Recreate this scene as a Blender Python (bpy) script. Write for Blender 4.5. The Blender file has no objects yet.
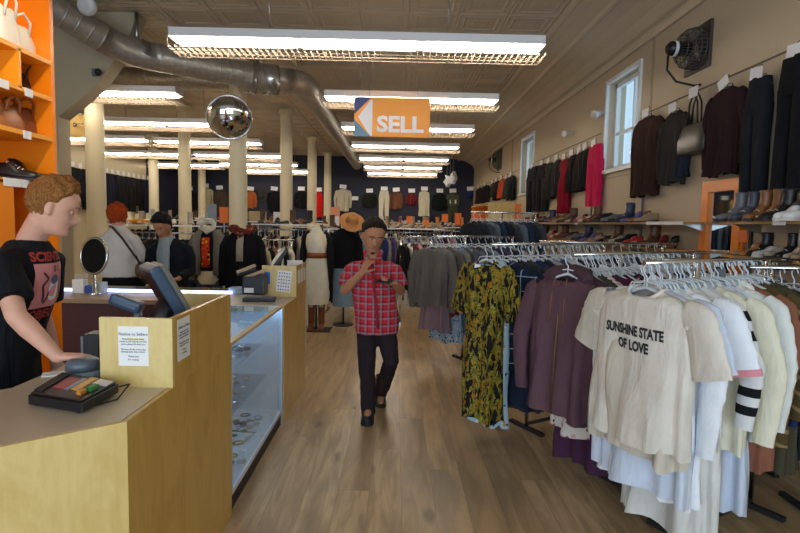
import bpy, bmesh, math, random
from mathutils import Vector, Matrix, noise
from mathutils.bvhtree import BVHTree
random.seed(7)
PI = math.pi
C = bpy.context.scene.collection
sc = bpy.context.scene

# ------------------------------------------------------------------ camera
F = 800 * 24 / 36.0
ROLL = math.radians(1.1)
VPX, VPY, CAMH = 396, 224, 1.6
yd = Vector(((VPX - 400) / F, -(VPY - 266.5) / F, 1)).normalized()
upc = Vector((math.sin(ROLL), math.cos(ROLL), 0)); upc = (upc - yd * upc.dot(yd)).normalized()
xdc = upc.cross(yd)
if xdc.x < 0: xdc = -xdc
def ray(px, py):
    c = Vector(((px - 400) / F, -(py - 266.5) / F, 1))
    return Vector((c.dot(xdc), c.dot(yd), c.dot(upc)))
def P(px, py, Y):                       # point at distance Y seen at a pixel
    r = ray(px, py); t = Y / r.y
    return Vector((r.x * t, Y, CAMH + r.z * t))
def PZ(px, py, Z):
    r = ray(px, py); t = (Z - CAMH) / r.z
    return Vector((r.x * t, r.y * t, Z))
def PX(px, py, X):
    r = ray(px, py); t = X / r.x
    return Vector((X, r.y * t, CAMH + r.z * t))
cam = bpy.data.cameras.new('camera'); camo = bpy.data.objects.new('camera', cam); C.objects.link(camo)
cam.sensor_width = 36; cam.lens = 24; cam.clip_start = .05; cam.clip_end = 200
# camera axes in world coordinates
cx = Vector((xdc.x, yd.x, upc.x)); cy = Vector((xdc.y, yd.y, upc.y)); cz = Vector((xdc.z, yd.z, upc.z))
m = Matrix((( cx.x, cy.x, -cz.x, 0), (cx.y, cy.y, -cz.y, 0), (cx.z, cy.z, -cz.z, CAMH), (0, 0, 0, 1)))
camo.matrix_world = m
sc.camera = camo

# ------------------------------------------------------------------ materials
def lin(c):
    if isinstance(c, str):
        c = c.lstrip('#'); c = [int(c[i:i + 2], 16) for i in (0, 2, 4)]
    r = []
    for v in c[:3]:
        v = v / 255.0
        r.append(v / 12.92 if v <= .04045 else ((v + .055) / 1.055) ** 2.4)
    return (r[0], r[1], r[2], 1)
class NT:
    def __init__(s, name):
        s.m = bpy.data.materials.new(name); s.m.use_nodes = True
        s.t = s.m.node_tree; s.n = s.t.nodes; s.l = s.t.links
        s.b = s.n['Principled BSDF']; s.out = s.n['Material Output']
        s.tc = s.n.new('ShaderNodeTexCoord')
        s.obj = s.tc.outputs['Object']
    def set(s, **k):
        for a, v in k.items():
            s.inp(s.b, a.replace('_', ' '), v)
        return s
    def inp(s, node, key, v):
        i = node.inputs[key]
        if isinstance(v, bpy.types.NodeSocket): s.l.new(v, i)
        elif isinstance(v, str): i.default_value = lin(v)
        else: i.default_value = v
    def math(s, op, a, b=None, c=None, clamp=False):
        n = s.n.new('ShaderNodeMath'); n.operation = op; n.use_clamp = clamp
        s.inp(n, 0, a)
        if b is not None: s.inp(n, 1, b)
        if c is not None: s.inp(n, 2, c)
        return n.outputs[0]
    def sep(s, v=None):
        n = s.n.new('ShaderNodeSeparateXYZ'); s.l.new(v or s.obj, n.inputs[0]); return n.outputs
    def comb(s, x, y, z):
        n = s.n.new('ShaderNodeCombineXYZ')
        for i, v in enumerate((x, y, z)): s.inp(n, i, v)
        return n.outputs[0]
    def noise(s, scale, detail=3, vec=None, rough=.5, dist=0):
        n = s.n.new('ShaderNodeTexNoise'); s.l.new(vec or s.obj, n.inputs['Vector'])
        n.inputs['Scale'].default_value = scale; n.inputs['Detail'].default_value = detail
        n.inputs['Roughness'].default_value = rough; n.inputs['Distortion'].default_value = dist
        return n.outputs['Fac']
    def vor(s, scale, vec=None, feat='F1', out='Distance', rnd=1.0):
        n = s.n.new('ShaderNodeTexVoronoi'); s.l.new(vec or s.obj, n.inputs['Vector']); n.feature = feat
        n.inputs['Scale'].default_value = scale; n.inputs['Randomness'].default_value = rnd
        return n.outputs[out]
    def white(s, v):
        n = s.n.new('ShaderNodeTexWhiteNoise'); n.noise_dimensions = '1D'; s.inp(n, 'W', v); return n.outputs['Value']
    def mapv(s, scale=(1, 1, 1), loc=(0, 0, 0), rot=(0, 0, 0), vec=None):
        n = s.n.new('ShaderNodeMapping'); s.l.new(vec or s.obj, n.inputs[0])
        n.inputs['Scale'].default_value = scale; n.inputs['Location'].default_value = loc; n.inputs['Rotation'].default_value = rot
        return n.outputs[0]
    def ramp(s, f, stops, interp='LINEAR'):
        n = s.n.new('ShaderNodeValToRGB'); n.color_ramp.interpolation = interp
        e = n.color_ramp.elements
        while len(e) < len(stops): e.new(.5)
        for i, (p, c) in enumerate(stops):
            e[i].position = p; e[i].color = lin(c) if isinstance(c, str) else c
        s.l.new(f, n.inputs[0]); return n.outputs[0]
    def mix(s, f, a, b, mode='MIX'):
        n = s.n.new('ShaderNodeMix'); n.data_type = 'RGBA'; n.blend_type = mode
        s.inp(n, 0, f)
        for i, v in ((6, a), (7, b)):
            if isinstance(v, str): n.inputs[i].default_value = lin(v)
            elif isinstance(v, bpy.types.NodeSocket): s.l.new(v, n.inputs[i])
            else: n.inputs[i].default_value = v
        return n.outputs[2]
    def bump(s, h, strength=.3, dist=.01):
        n = s.n.new('ShaderNodeBump'); n.inputs['Strength'].default_value = strength; n.inputs['Distance'].default_value = dist
        s.l.new(h, n.inputs['Height']); s.l.new(n.outputs[0], s.b.inputs['Normal'])
    def vcol(s, c, amt=.12, scale=6):
        f = s.noise(scale, 3)
        a = [x * (1 - amt) for x in lin(c)[:3]] + [1]; b = [min(1, x * (1 + amt)) for x in lin(c)[:3]] + [1]
        return s.mix(f, tuple(a), tuple(b))
MATS = {}
def plain(name, col, rough=.6, metal=0, amt=.06, spec=None, scale=8, coat=0):
    if name in MATS: return MATS[name]
    n = NT(name); n.set(Base_Color=n.vcol(col, amt, scale), Roughness=rough, Metallic=metal)
    if spec is not None: n.set(Specular_IOR_Level=spec)
    if coat: n.set(Coat_Weight=coat)
    MATS[name] = n.m; return n.m
def emis(name, col, strength):
    n = NT(name); n.set(Base_Color=col, Emission_Color=col, Emission_Strength=strength, Roughness=.5); return n.m
def cloth(col, knit=False):
    key = 'cloth_' + str(col)
    if key in MATS: return MATS[key]
    n = NT(key); n.set(Base_Color=n.vcol(col, .14, 9), Roughness=.92, Specular_IOR_Level=.2)
    f = n.noise(2.2, 4, vec=n.mapv(scale=(5, 5, 1.3)), dist=.6); w = n.noise(200, 2)
    n.bump(n.math('ADD', f, n.math('MULTIPLY', w, .05)), .6, .035)
    MATS[key] = n.m; return n.m
def plaid_mat(name, base, c1, c2, line, period=.085, zoff=0):
    n = NT(name); o = n.sep()
    def band(co, off, wid, per=period):
        v = n.math('FRACT', n.math('ADD', n.math('DIVIDE', co, per), off))
        return n.math('LESS_THAN', v, wid)
    col = n.mix(n.math('MULTIPLY', band(o[0], .0, .38), .6), base, c1)
    col = n.mix(n.math('MULTIPLY', band(o[2], .3, .38), .6), col, c1)
    col = n.mix(n.math('MULTIPLY', band(o[0], .55, .2), .65), col, c2)
    col = n.mix(n.math('MULTIPLY', band(o[2], .85, .2), .65), col, c2)
    col = n.mix(n.math('MULTIPLY', band(o[0], .22, .055), .8), col, line)
    col = n.mix(n.math('MULTIPLY', band(o[2], .5, .055), .8), col, line)
    n.set(Base_Color=col, Roughness=.9, Specular_IOR_Level=.2); n.bump(n.noise(14, 4), .4, .02)
    return n.m
def check_mat(name, base, line, period=.1, wid=.07):
    n = NT(name); o = n.sep()
    a = n.math('LESS_THAN', n.math('FRACT', n.math('DIVIDE', o[0], period)), wid)
    b = n.math('LESS_THAN', n.math('FRACT', n.math('DIVIDE', o[2], period)), wid)
    a2 = n.math('LESS_THAN', n.math('FRACT', n.math('ADD', n.math('DIVIDE', o[0], period), .5)), .3)
    b2 = n.math('LESS_THAN', n.math('FRACT', n.math('ADD', n.math('DIVIDE', o[2], period), .5)), .3)
    col = n.mix(n.math('MULTIPLY', a2, .5), base, '#0c1016'); col = n.mix(n.math('MULTIPLY', b2, .5), col, '#0c1016')
    col = n.mix(n.math('MAXIMUM', a, b), col, line)
    n.set(Base_Color=col, Roughness=.9, Specular_IOR_Level=.2); n.bump(n.noise(14, 4), .4, .02); return n.m
def stripe_mat(name, cols, period, axis=2, slope=0):
    n = NT(name); o = n.sep()
    v = n.math('FRACT', n.math('DIVIDE', n.math('ADD', o[axis], n.math('MULTIPLY', o[0], slope)), period))
    st = [(i / len(cols), c) for i, c in enumerate(cols)]
    n.set(Base_Color=n.ramp(v, st, 'CONSTANT'), Roughness=.9, Specular_IOR_Level=.2); n.bump(n.noise(14, 4), .4, .02); return n.m
def floral_mat(name, base, cols, scale=18, thr=.33):
    n = NT(name)
    wv = n.mapv()
    d = n.vor(scale, wv); c = n.vor(scale, wv, out='Color'); cs = n.n.new('ShaderNodeSeparateColor'); n.l.new(c, cs.inputs[0])
    d2 = n.math('ADD', d, n.math('MULTIPLY', n.math('SUBTRACT', n.noise(scale * 3, 3), .5), .5))
    pc = n.ramp(cs.outputs[0], [(i / len(cols), k) for i, k in enumerate(cols)], 'CONSTANT')
    n.set(Base_Color=n.mix(n.math('LESS_THAN', d2, thr), base, pc), Roughness=.9, Specular_IOR_Level=.2); n.bump(n.noise(14, 4), .4, .02); return n.m
def leaf_mat(name):
    n = NT(name); o = n.sep()
    # palm leaves: stretched, distorted voronoi blades
    v = n.mapv(scale=(20, 20, 8), rot=(0, .5, 0))
    f = n.noise(1.0, 2, vec=v, dist=1.4)
    v2 = n.mapv(scale=(19, 19, 8), rot=(0, -.6, 0), loc=(3, 1, 7))
    f2 = n.noise(1.0, 2, vec=v2, dist=1.4)
    a = n.math('GREATER_THAN', f, .49); b = n.math('GREATER_THAN', f2, .55)
    col = n.mix(a, '#15140f', n.ramp(n.noise(26, 2), [(.35, '#5f5a1c'), (.55, '#8a8030'), (.7, '#a89234')]))
    col = n.mix(b, col, n.ramp(n.noise(20, 2), [(.35, '#7d5614'), (.5, '#94761e'), (.65, '#6d6a1a')]))
    veins = n.math('LESS_THAN', n.math('ABSOLUTE', n.math('SUBTRACT', n.noise(14, 2), .5)), .012)
    col = n.mix(veins, col, '#0f0f0c')
    sp = n.math('LESS_THAN', n.vor(9), .2)
    col = n.mix(n.math('MULTIPLY', sp, .8), col, '#b06c10')
    n.set(Base_Color=col, Roughness=.8, Specular_IOR_Level=.25); n.bump(n.noise(12, 4), .4, .02); return n.m
def wood_mat(name, c1, c2, knot='#8a6a34', scale=1.0, rough=.4, rotz=0):
    n = NT(name)
    v = n.mapv(scale=(3 * scale, 3 * scale, .9 * scale), rot=(0, rotz, 0))
    f = n.noise(1.6, 6, vec=v, rough=.6, dist=1.1)
    g = n.noise(60, 2, vec=n.mapv(scale=(1, 1, .08), rot=(0, rotz, 0)))
    col = n.ramp(f, [(.25, c1), (.5, c2), (.75, c1)])
    col = n.mix(n.math('MULTIPLY', g, .25), col, knot, 'MULTIPLY')
    k = n.math('LESS_THAN', n.vor(2.6, vec=n.mapv(scale=(1, 1, .6))), .035)
    col = n.mix(n.math('MULTIPLY', k, .4), col, knot)
    n.set(Base_Color=col, Roughness=rough); return n.m
def glass_mat(name, tint=(1, 1, 1, 1), refl=.12, rough=.02):
    n = NT(name); n.n.remove(n.b)
    t = n.n.new('ShaderNodeBsdfTransparent'); t.inputs[0].default_value = tint
    g = n.n.new('ShaderNodeBsdfGlossy'); g.inputs['Roughness'].default_value = rough
    lw = n.n.new('ShaderNodeLayerWeight'); lw.inputs['Blend'].default_value = .5
    mx = n.n.new('ShaderNodeMixShader')
    f = n.math('ADD', n.math('MULTIPLY', n.math('POWER', lw.outputs[1], 4.0), .7), refl * .3, clamp=True)
    n.l.new(f, mx.inputs[0]); n.l.new(t.outputs[0], mx.inputs[1]); n.l.new(g.outputs[0], mx.inputs[2])
    n.l.new(mx.outputs[0], n.out.inputs[0]); return n.m
def floor_mat():
    n = NT('oak_plank_floor'); o = n.sep()
    W, L = .19, 1.9
    xi = n.math('FLOOR', n.math('DIVIDE', o[0], W))
    off = n.math('MULTIPLY', n.white(xi), L)
    yy = n.math('DIVIDE', n.math('ADD', o[1], off), L)
    yi = n.math('FLOOR', yy)
    pid = n.math('ADD', n.math('MULTIPLY', xi, 17.31), n.math('MULTIPLY', yi, 5.77))
    r = n.white(pid)
    xf = n.math('FRACT', n.math('DIVIDE', o[0], W)); yf = n.math('FRACT', yy)
    base = n.ramp(r, [(0, '#a68860'), (.35, '#c2a37a'), (.65, '#ad926c'), (1, '#cfb187')])
    v = n.comb(n.math('ADD', n.math('MULTIPLY', o[0], 9), n.math('MULTIPLY', r, 50)), n.math('MULTIPLY', o[1], .9), r)
    grain = n.noise(1.6, 6, vec=v, rough=.65, dist=.8)
    col = n.mix(n.math('MULTIPLY', n.ramp(grain, [(.35, '#ffffff'), (.6, '#000000')]), .62), base, '#72593d')
    blot = n.noise(1.0, 3, vec=n.comb(n.math('ADD', n.math('MULTIPLY', o[0], 5), n.math('MULTIPLY', r, 31)), n.math('MULTIPLY', o[1], 1.3), 0.0))
    col = n.mix(n.math('MULTIPLY', n.ramp(blot, [(.5, '#000000'), (.68, '#ffffff')]), .5), col, '#6f6250')
    fine = n.noise(1.0, 3, vec=n.comb(n.math('MULTIPLY', o[0], 170), n.math('MULTIPLY', o[1], 4), r))
    col = n.mix(n.math('MULTIPLY', fine, .3), col, '#8d7350')
    kv = n.comb(n.math('ADD', n.math('MULTIPLY', o[0], 4.2), n.math('MULTIPLY', r, 9)), n.math('MULTIPLY', o[1], 1.6), 0.0)
    kd = n.math('ADD', n.vor(1.0, vec=kv), n.math('MULTIPLY', n.noise(8, 3), .12))
    kn = n.ramp(kd, [(.12, '#ffffff'), (.24, '#000000')])
    col = n.mix(n.math('MULTIPLY', kn, .7), col, '#55442f')
    gx = n.math('LESS_THAN', xf, .016); gy = n.math('LESS_THAN', yf, .0018)
    gap = n.math('MAXIMUM', gx, gy)
    col = n.mix(n.math('MULTIPLY', gap, .55), col, '#5b482f')
    n.set(Base_Color=col, Roughness=n.ramp(grain, [(0, (.3, .3, .3, 1)), (1, (.42, .42, .42, 1))]), Specular_IOR_Level=.45)
    n.bump(n.math('SUBTRACT', n.math('MULTIPLY', grain, .2), n.math('MULTIPLY', gap, .6)), .25, .004); return n.m
def duct_mat():
    n = NT('galvanised_spiral_duct'); n.set(Base_Color=n.ramp(n.vor(18, out='Distance'), [(0, '#a39f97'), (1, '#bdb9b0')]), Metallic=.7, Roughness=n.ramp(n.noise(5, 3), [(0, (.3, .3, .3, 1)), (1, (.5, .5, .5, 1))])); return n.m

M_wall = plain('beige_wall_paint', '#c3b398', .75, amt=.03, scale=1.5)
M_wallL = plain('cream_wall_paint', '#cdbf9e', .75, amt=.03)
M_navy = plain('navy_wall_paint', '#1e2236', .7, amt=.08)
M_ceil = plain('tin_ceiling_paint', '#bfb29a', .55, amt=.05, scale=1)
M_cream = plain('cream_column_paint', '#dbcfae', .5, amt=.03)
M_pier = plain('grey_beige_paint', '#b5a98e', .7, amt=.03)
M_white = plain('white_enamel', '#e4e4e4', .4, amt=.02)
M_winframe = plain('white_window_paint', '#e9edf0', .5, amt=.02)
M_dark = plain('black_plastic', '#15161a', .4, amt=.1)
M_dark2 = plain('black_rubber', '#1c1b1b', .75, amt=.1)
M_grey = plain('grey_plastic', '#6d737a', .45)
M_slate = plain('slate_blue_plastic', '#33485e', .35, amt=.06)
M_chrome = plain('chrome', '#d8dadb', .15, 1, amt=.02)
M_steel = plain('brushed_steel', '#a6a8a8', .32, 1, amt=.05)
M_alu = plain('aluminium_frame', '#b9c4cf', .3, .6, amt=.03)
M_ply = wood_mat('birch_plywood', '#b98f3c', '#d8b25c', '#946a28', .9, .32)
M_plyL = wood_mat('pale_birch_plywood', '#cfae60', '#e3cb88', '#a98645', 1.1, .36)
M_shelfwood = wood_mat('shelf_wood', '#c79a55', '#b98a48', '#7a5528', 2, .5)
M_lam = plain('beige_laminate', '#c2b298', .28, amt=.03)
M_orange = plain('orange_laminate', '#f0860f', .35, amt=.04)
M_orangeL = plain('yellow_orange_edge', '#f4a01c', .4, amt=.03)
M_wine = plain('wine_red_panel', '#4a1a17', .5, amt=.1)
M_skin = None
M_paper = plain('white_paper', '#eeece6', .8, amt=.01)
M_hanger = plain('clear_hanger_plastic', '#cfd6dc', .18, amt=.03)
M_blackh = plain('black_hanger_plastic', '#1d1d20', .3, amt=.03)
M_glass = glass_mat('clear_glass', (.97, .99, .99, 1), .0)
M_shopglass = glass_mat('counter_glass', (.86, .93, .95, 1), .25)
M_mirror = plain('mirror_silver', '#d5d8da', .03, 1, amt=.0)
M_floor = floor_mat()
M_duct = duct_mat()
M_tube = emis('lit_tube', '#fff4e2', 28.0)
M_led = emis('cool_led', '#bcd8ff', 22.0)
M_louvre = plain('louvre_plastic', '#a08f7c', .6, amt=.02)
M_tag = plain('white_card', '#e8e8ea', .7, amt=.02)
M_orsign = plain('orange_card', '#e0702a', .6, amt=.04)

# ------------------------------------------------------------------ mesh helpers
def mk(): return bmesh.new()
def box(bm, c, s, rot=None, mi=0, bev=0):
    r = bmesh.ops.create_cube(bm, size=1)
    vs = r['verts']
    M = Matrix.Translation(Vector(c)) @ (rot.to_4x4() if rot else Matrix.Identity(4)) @ Matrix.Diagonal((s[0], s[1], s[2], 1))
    bmesh.ops.transform(bm, matrix=M, verts=vs)
    fs = set(f for v in vs for f in v.link_faces)
    for f in fs: f.material_index = mi
    if bev:
        es = set(e for v in vs for e in v.link_edges)
        rr = bmesh.ops.bevel(bm, geom=list(es), offset=bev, segments=2, profile=.6, affect='EDGES')
        for f in rr['faces']: f.material_index = mi
    return vs
def b2(bm, a, b, mi=0, bev=0):
    return box(bm, [(a[i] + b[i]) / 2 for i in range(3)], [abs(a[i] - b[i]) for i in range(3)], None, mi, bev)
def loft(bm, rings, cap=True, mi=0, closed=True, smooth=True):
    vr = [[bm.verts.new(p) for p in r] for r in rings]
    n = len(vr[0])
    for i in range(len(vr) - 1):
        for j in range(n if closed else n - 1):
            k = (j + 1) % n
            f = bm.faces.new((vr[i][j], vr[i][k], vr[i + 1][k], vr[i + 1][j])); f.material_index = mi; f.smooth = smooth
    if cap and closed:
        f = bm.faces.new(list(reversed(vr[0]))); f.material_index = mi
        f = bm.faces.new(vr[-1]); f.material_index = mi
    return vr
def tube(bm, pts, r, seg=8, mi=0, cap=True, ry=None, ref=None):
    pts = [Vector(p) for p in pts]; n = len(pts)
    rs = r if isinstance(r, (list, tuple)) else [r] * n
    rys = ry if isinstance(ry, (list, tuple)) else ([ry] * n if ry else rs)
    rings = []; prev = Vector(ref) if ref else None
    for i, p in enumerate(pts):
        t = (pts[min(i + 1, n - 1)] - pts[max(i - 1, 0)]).normalized()
        if prev is None:
            prev = Vector((0, 0, 1)) if abs(t.z) < .9 else Vector((0, 1, 0))
        u = (prev - t * prev.dot(t))
        if u.length < 1e-5: u = t.orthogonal()
        u.normalize(); w = t.cross(u)
        if not ref: prev = u
        rings.append([p + u * (math.cos(a) * rys[i]) + w * (math.sin(a) * rs[i]) for a in [2 * PI * k / seg for k in range(seg)]])
    return loft(bm, rings, cap, mi)
def capsule(bm, pts, rs, seg=14, ry=None, ref=None):
    """tapered limb with rounded ends"""
    pts = [Vector(p) for p in pts]; rs = list(rs); rys = list(ry) if ry else list(rs)
    d0 = (pts[0] - pts[1]).normalized(); d1 = (pts[-1] - pts[-2]).normalized()
    P0 = [pts[0] + d0 * rs[0] * k for k in (.95, .7)]; R0 = [.3, .72]
    P1 = [pts[-1] + d1 * rs[-1] * k for k in (.7, .95)]; R1 = [.72, .3]
    P_ = P0 + pts + P1
    rr = [rs[0] * k for k in R0] + rs + [rs[-1] * k for k in R1]
    yy = [rys[0] * k for k in R0] + rys + [rys[-1] * k for k in R1]
    tube(bm, P_, rr, seg, ry=yy, ref=ref)
def ell(bm, c, r, rot=None, seg=16, mi=0):
    q = bmesh.ops.create_uvsphere(bm, u_segments=seg, v_segments=max(6, seg // 2 + 2), radius=1)
    M = Matrix.Translation(Vector(c)) @ (rot.to_4x4() if rot else Matrix.Identity(4)) @ Matrix.Diagonal((r[0], r[1], r[2], 1))
    bmesh.ops.transform(bm, matrix=M, verts=q['verts'])
    for f in set(f for v in q['verts'] for f in v.link_faces): f.smooth = True; f.material_index = mi
    return q['verts']
def prism(bm, poly, z0, z1, mi=0, M=None):
    a = [Vector((p[0], p[1], z0)) for p in poly]; b = [Vector((p[0], p[1], z1)) for p in poly]
    if M: a = [M @ p for p in a]; b = [M @ p for p in b]
    loft(bm, [a, b], True, mi, smooth=False)
def disc(bm, c, r, h, axis='z', seg=24, mi=0):
    c = Vector(c); d = {'x': Vector((1, 0, 0)), 'y': Vector((0, 1, 0)), 'z': Vector((0, 0, 1))}[axis] * (h / 2)
    tube(bm, [c - d, c + d], r, seg, mi)
def sm(bm):
    for f in bm.faces: f.smooth = True
    return bm
MW = {}
def obj(name, bm, mats, parent=None, world=True):
    """one mesh object; world coordinates are moved into the parent's frame or, at top level, to an origin at the mesh's base"""
    if world:
        if parent is not None:
            inv = MW[parent.name].inverted(); bmesh.ops.transform(bm, matrix=inv, verts=bm.verts)
    bmesh.ops.recalc_face_normals(bm, faces=bm.faces)
    me = bpy.data.meshes.new(name)
    off = None
    if parent is None and world and bm.verts:
        xs = [v.co for v in bm.verts]
        off = Vector(((min(v.x for v in xs) + max(v.x for v in xs)) / 2, (min(v.y for v in xs) + max(v.y for v in xs)) / 2, min(v.z for v in xs)))
        bmesh.ops.translate(bm, vec=-off, verts=bm.verts)
    bm.to_mesh(me); bm.free()
    if not isinstance(mats, (list, tuple)): mats = [mats]
    for k in mats: me.materials.append(k)
    o = bpy.data.objects.new(name, me); C.objects.link(o)
    if parent: o.parent = parent
    if off is not None: o.location = off
    MW[o.name] = Matrix.Translation(off or Vector()) if parent is None else MW[parent.name].copy()
    return o
def tag(o, label, cat, group=None, kind=None):
    o['label'] = label; o['category'] = cat
    if group: o['group'] = group
    if kind: o['kind'] = kind
    return o
def thing(name, label, cat, loc=(0, 0, 0), rotz=0, group=None):
    o = bpy.data.objects.new(name, None); C.objects.link(o); o.empty_display_size = .1
    o.location = loc; o.rotation_euler = (0, 0, rotz)
    MW[o.name] = Matrix.Translation(Vector(loc)) @ Matrix.Rotation(rotz, 4, 'Z')
    return tag(o, label, cat, group)
def struct(name, bm, mats):
    me_o = obj(name, bm, mats); me_o['kind'] = 'structure'; return me_o
def dup(root, loc, rotz=0, label=None, group=None, scale=None, mats=None):
    r = root.copy(); C.objects.link(r); r.location = loc; r.rotation_euler = (0, 0, rotz)
    if label: r['label'] = label
    if group: r['group'] = group
    if scale: r.scale = scale
    MW[r.name] = Matrix.Translation(Vector(loc)) @ Matrix.Rotation(rotz, 4, 'Z')
    for ch in [o for o in root.children]:
        c = ch.copy(); C.objects.link(c); c.parent = r
        for g in ch.children:
            d = g.copy(); C.objects.link(d); d.parent = c
    return r
def swap(o, mat, slot=0):
    """give a copied part its own material without touching the source"""
    o.material_slots[slot].link = 'OBJECT'; o.material_slots[slot].material = mat
def remesh(o, vox=.006, it=4, fac=.5):
    md = o.modifiers.new('r', 'REMESH'); md.mode = 'VOXEL'; md.voxel_size = vox; md.use_smooth_shade = True
    s = o.modifiers.new('s', 'SMOOTH'); s.iterations = it; s.factor = fac
    dg = bpy.context.evaluated_depsgraph_get(); dg.update()
    e = o.evaluated_get(dg); me = bpy.data.meshes.new_from_object(e)
    mats = [k for k in o.data.materials]
    o.modifiers.clear(); o.data = me
    me.materials.clear()
    for k in mats: me.materials.append(k)
    for p in me.polygons: p.use_smooth = True; p.material_index = 0
    return o
def text_mesh(s, size, extr=.001, align='CENTER', bold=0, spacing=1.0):
    cu = bpy.data.curves.new('t', 'FONT'); cu.body = s; cu.size = size; cu.extrude = extr; cu.align_x = align; cu.offset = bold
    cu.space_character = spacing; cu.resolution_u = 3
    o = bpy.data.objects.new('t', cu); C.objects.link(o)
    dg = bpy.context.evaluated_depsgraph_get(); dg.update()
    me = bpy.data.meshes.new_from_object(o.evaluated_get(dg))
    bpy.data.objects.remove(o); bm = mk(); bm.from_mesh(me); bpy.data.meshes.remove(me)
    return bm
def put(dst, src, M):
    bmesh.ops.transform(src, matrix=M, verts=src.verts)
    me = bpy.data.meshes.new('tmp'); src.to_mesh(me); src.free(); dst.from_mesh(me); bpy.data.meshes.remove(me)

# ================================================================== ROOM SHELL
XR, XL, YB, YF, ZT = 3.0, -8.3, 21.0, -3.0, 4.2
bm = mk(); b2(bm, (XL - .2, YF - .2, -.1), (XR + .3, YB + .2, 0)); struct('floor', bm, M_floor)
# tin ceiling: pressed square tiles
bm = mk(); T = .61
nx = int((1.95 - XL) / T) + 1; ny = int((YB - YF) / T) + 2
cache = {}
def cv(x, y, z):
    k = (round(x, 4), round(y, 4), round(z, 4))
    if k not in cache: cache[k] = bm.verts.new(k)
    return cache[k]
for i in range(nx):
    for j in range(ny):
        x1 = 1.95 - i * T; x0 = x1 - T; y0 = YF + j * T; y1 = y0 + T
        prof = [(0, .012), (.012, .0), (.03, 0.0), (.042, .006), (.075, .006), (.088, .0), (.10, .0), (.115, .009), (.2, .009), (.21, .006)]
        loops = []
        for d, z in prof:
            loops.append([cv(x0 + d, y0 + d, ZT - .02 + z), cv(x1 - d, y0 + d, ZT - .02 + z), cv(x1 - d, y1 - d, ZT - .02 + z), cv(x0 + d, y1 - d, ZT - .02 + z)])
        for a, b in zip(loops, loops[1:]):
            for k in range(4):
                q = (a[k], a[(k + 1) % 4], b[(k + 1) % 4], b[k])
                if len(set(q)) == 4:
                    try: bm.faces.new(q)
                    except ValueError: pass
        try: bm.faces.new(loops[-1])
        except ValueError: pass
b2(bm, (XL - .2, YF - .2, ZT + .02), (XR + .3, YB + .2, ZT + .3))
ceil = struct('ceiling', bm, M_ceil)
# coved cornice along the right wall
bm = mk()
prof = [(3.0, 3.84), (2.96, 3.84), (2.94, 3.9), (2.94, 3.93), (2.88, 3.94), (2.78, 4.02), (2.62, 4.09), (2.46, 4.12), (2.42, 4.10), (2.38, 4.10), (2.36, 4.14), (2.2, 4.165), (2.06, 4.165), (2.03, 4.15), (1.99, 4.15), (1.95, 4.17), (1.95, 4.22), (3.0, 4.22)]
loft(bm, [[Vector((x, YF, z)) for x, z in prof], [Vector((x, YB, z)) for x, z in prof]], True, smooth=False)
struct('trim_1', bm, plain('cornice_paint', '#cabda4', .6, amt=.03))
# right wall with two window openings
W1 = (6.76, 7.76, 2.42, 3.64); W2 = (11.85, 12.95, 2.38, 3.64)
bm = mk()
b2(bm, (XR, YF, 0), (XR + .25, YB, W1[2] if 0 else 2.38)); b2(bm, (XR, YF, 3.74), (XR + .25, YB, ZT + .02)); b2(bm, (XR, W1[0], 3.64), (XR + .25, W1[1], 3.74)); b2(bm, (XR, W2[0], 3.64), (XR + .25, W2[1], 3.74))
b2(bm, (XR, YF, 2.38), (XR + .25, W1[0], 3.74)); b2(bm, (XR, W1[1], 2.38), (XR + .25, W2[0], 3.74)); b2(bm, (XR, W2[1], 2.38), (XR + .25, YB, 3.74))
b2(bm, (XR, W1[0], 2.38), (XR + .25, W1[1], 2.42))
struct('wall_right', bm, M_wall)
bm = mk(); b2(bm, (XL - .2, YB, 0), (XR + .25, YB + .2, ZT)); struct('wall_back', bm, M_navy)
bm = mk(); b2(bm, (XL - .2, YF, 0), (XL, YB, ZT + .02)); struct('wall_left', bm, M_wallL)
bm = mk(); b2(bm, (XL, 17.9, .0), (XL + .02, YB, 3.9)); struct('trim_2', bm, M_navy)
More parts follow.
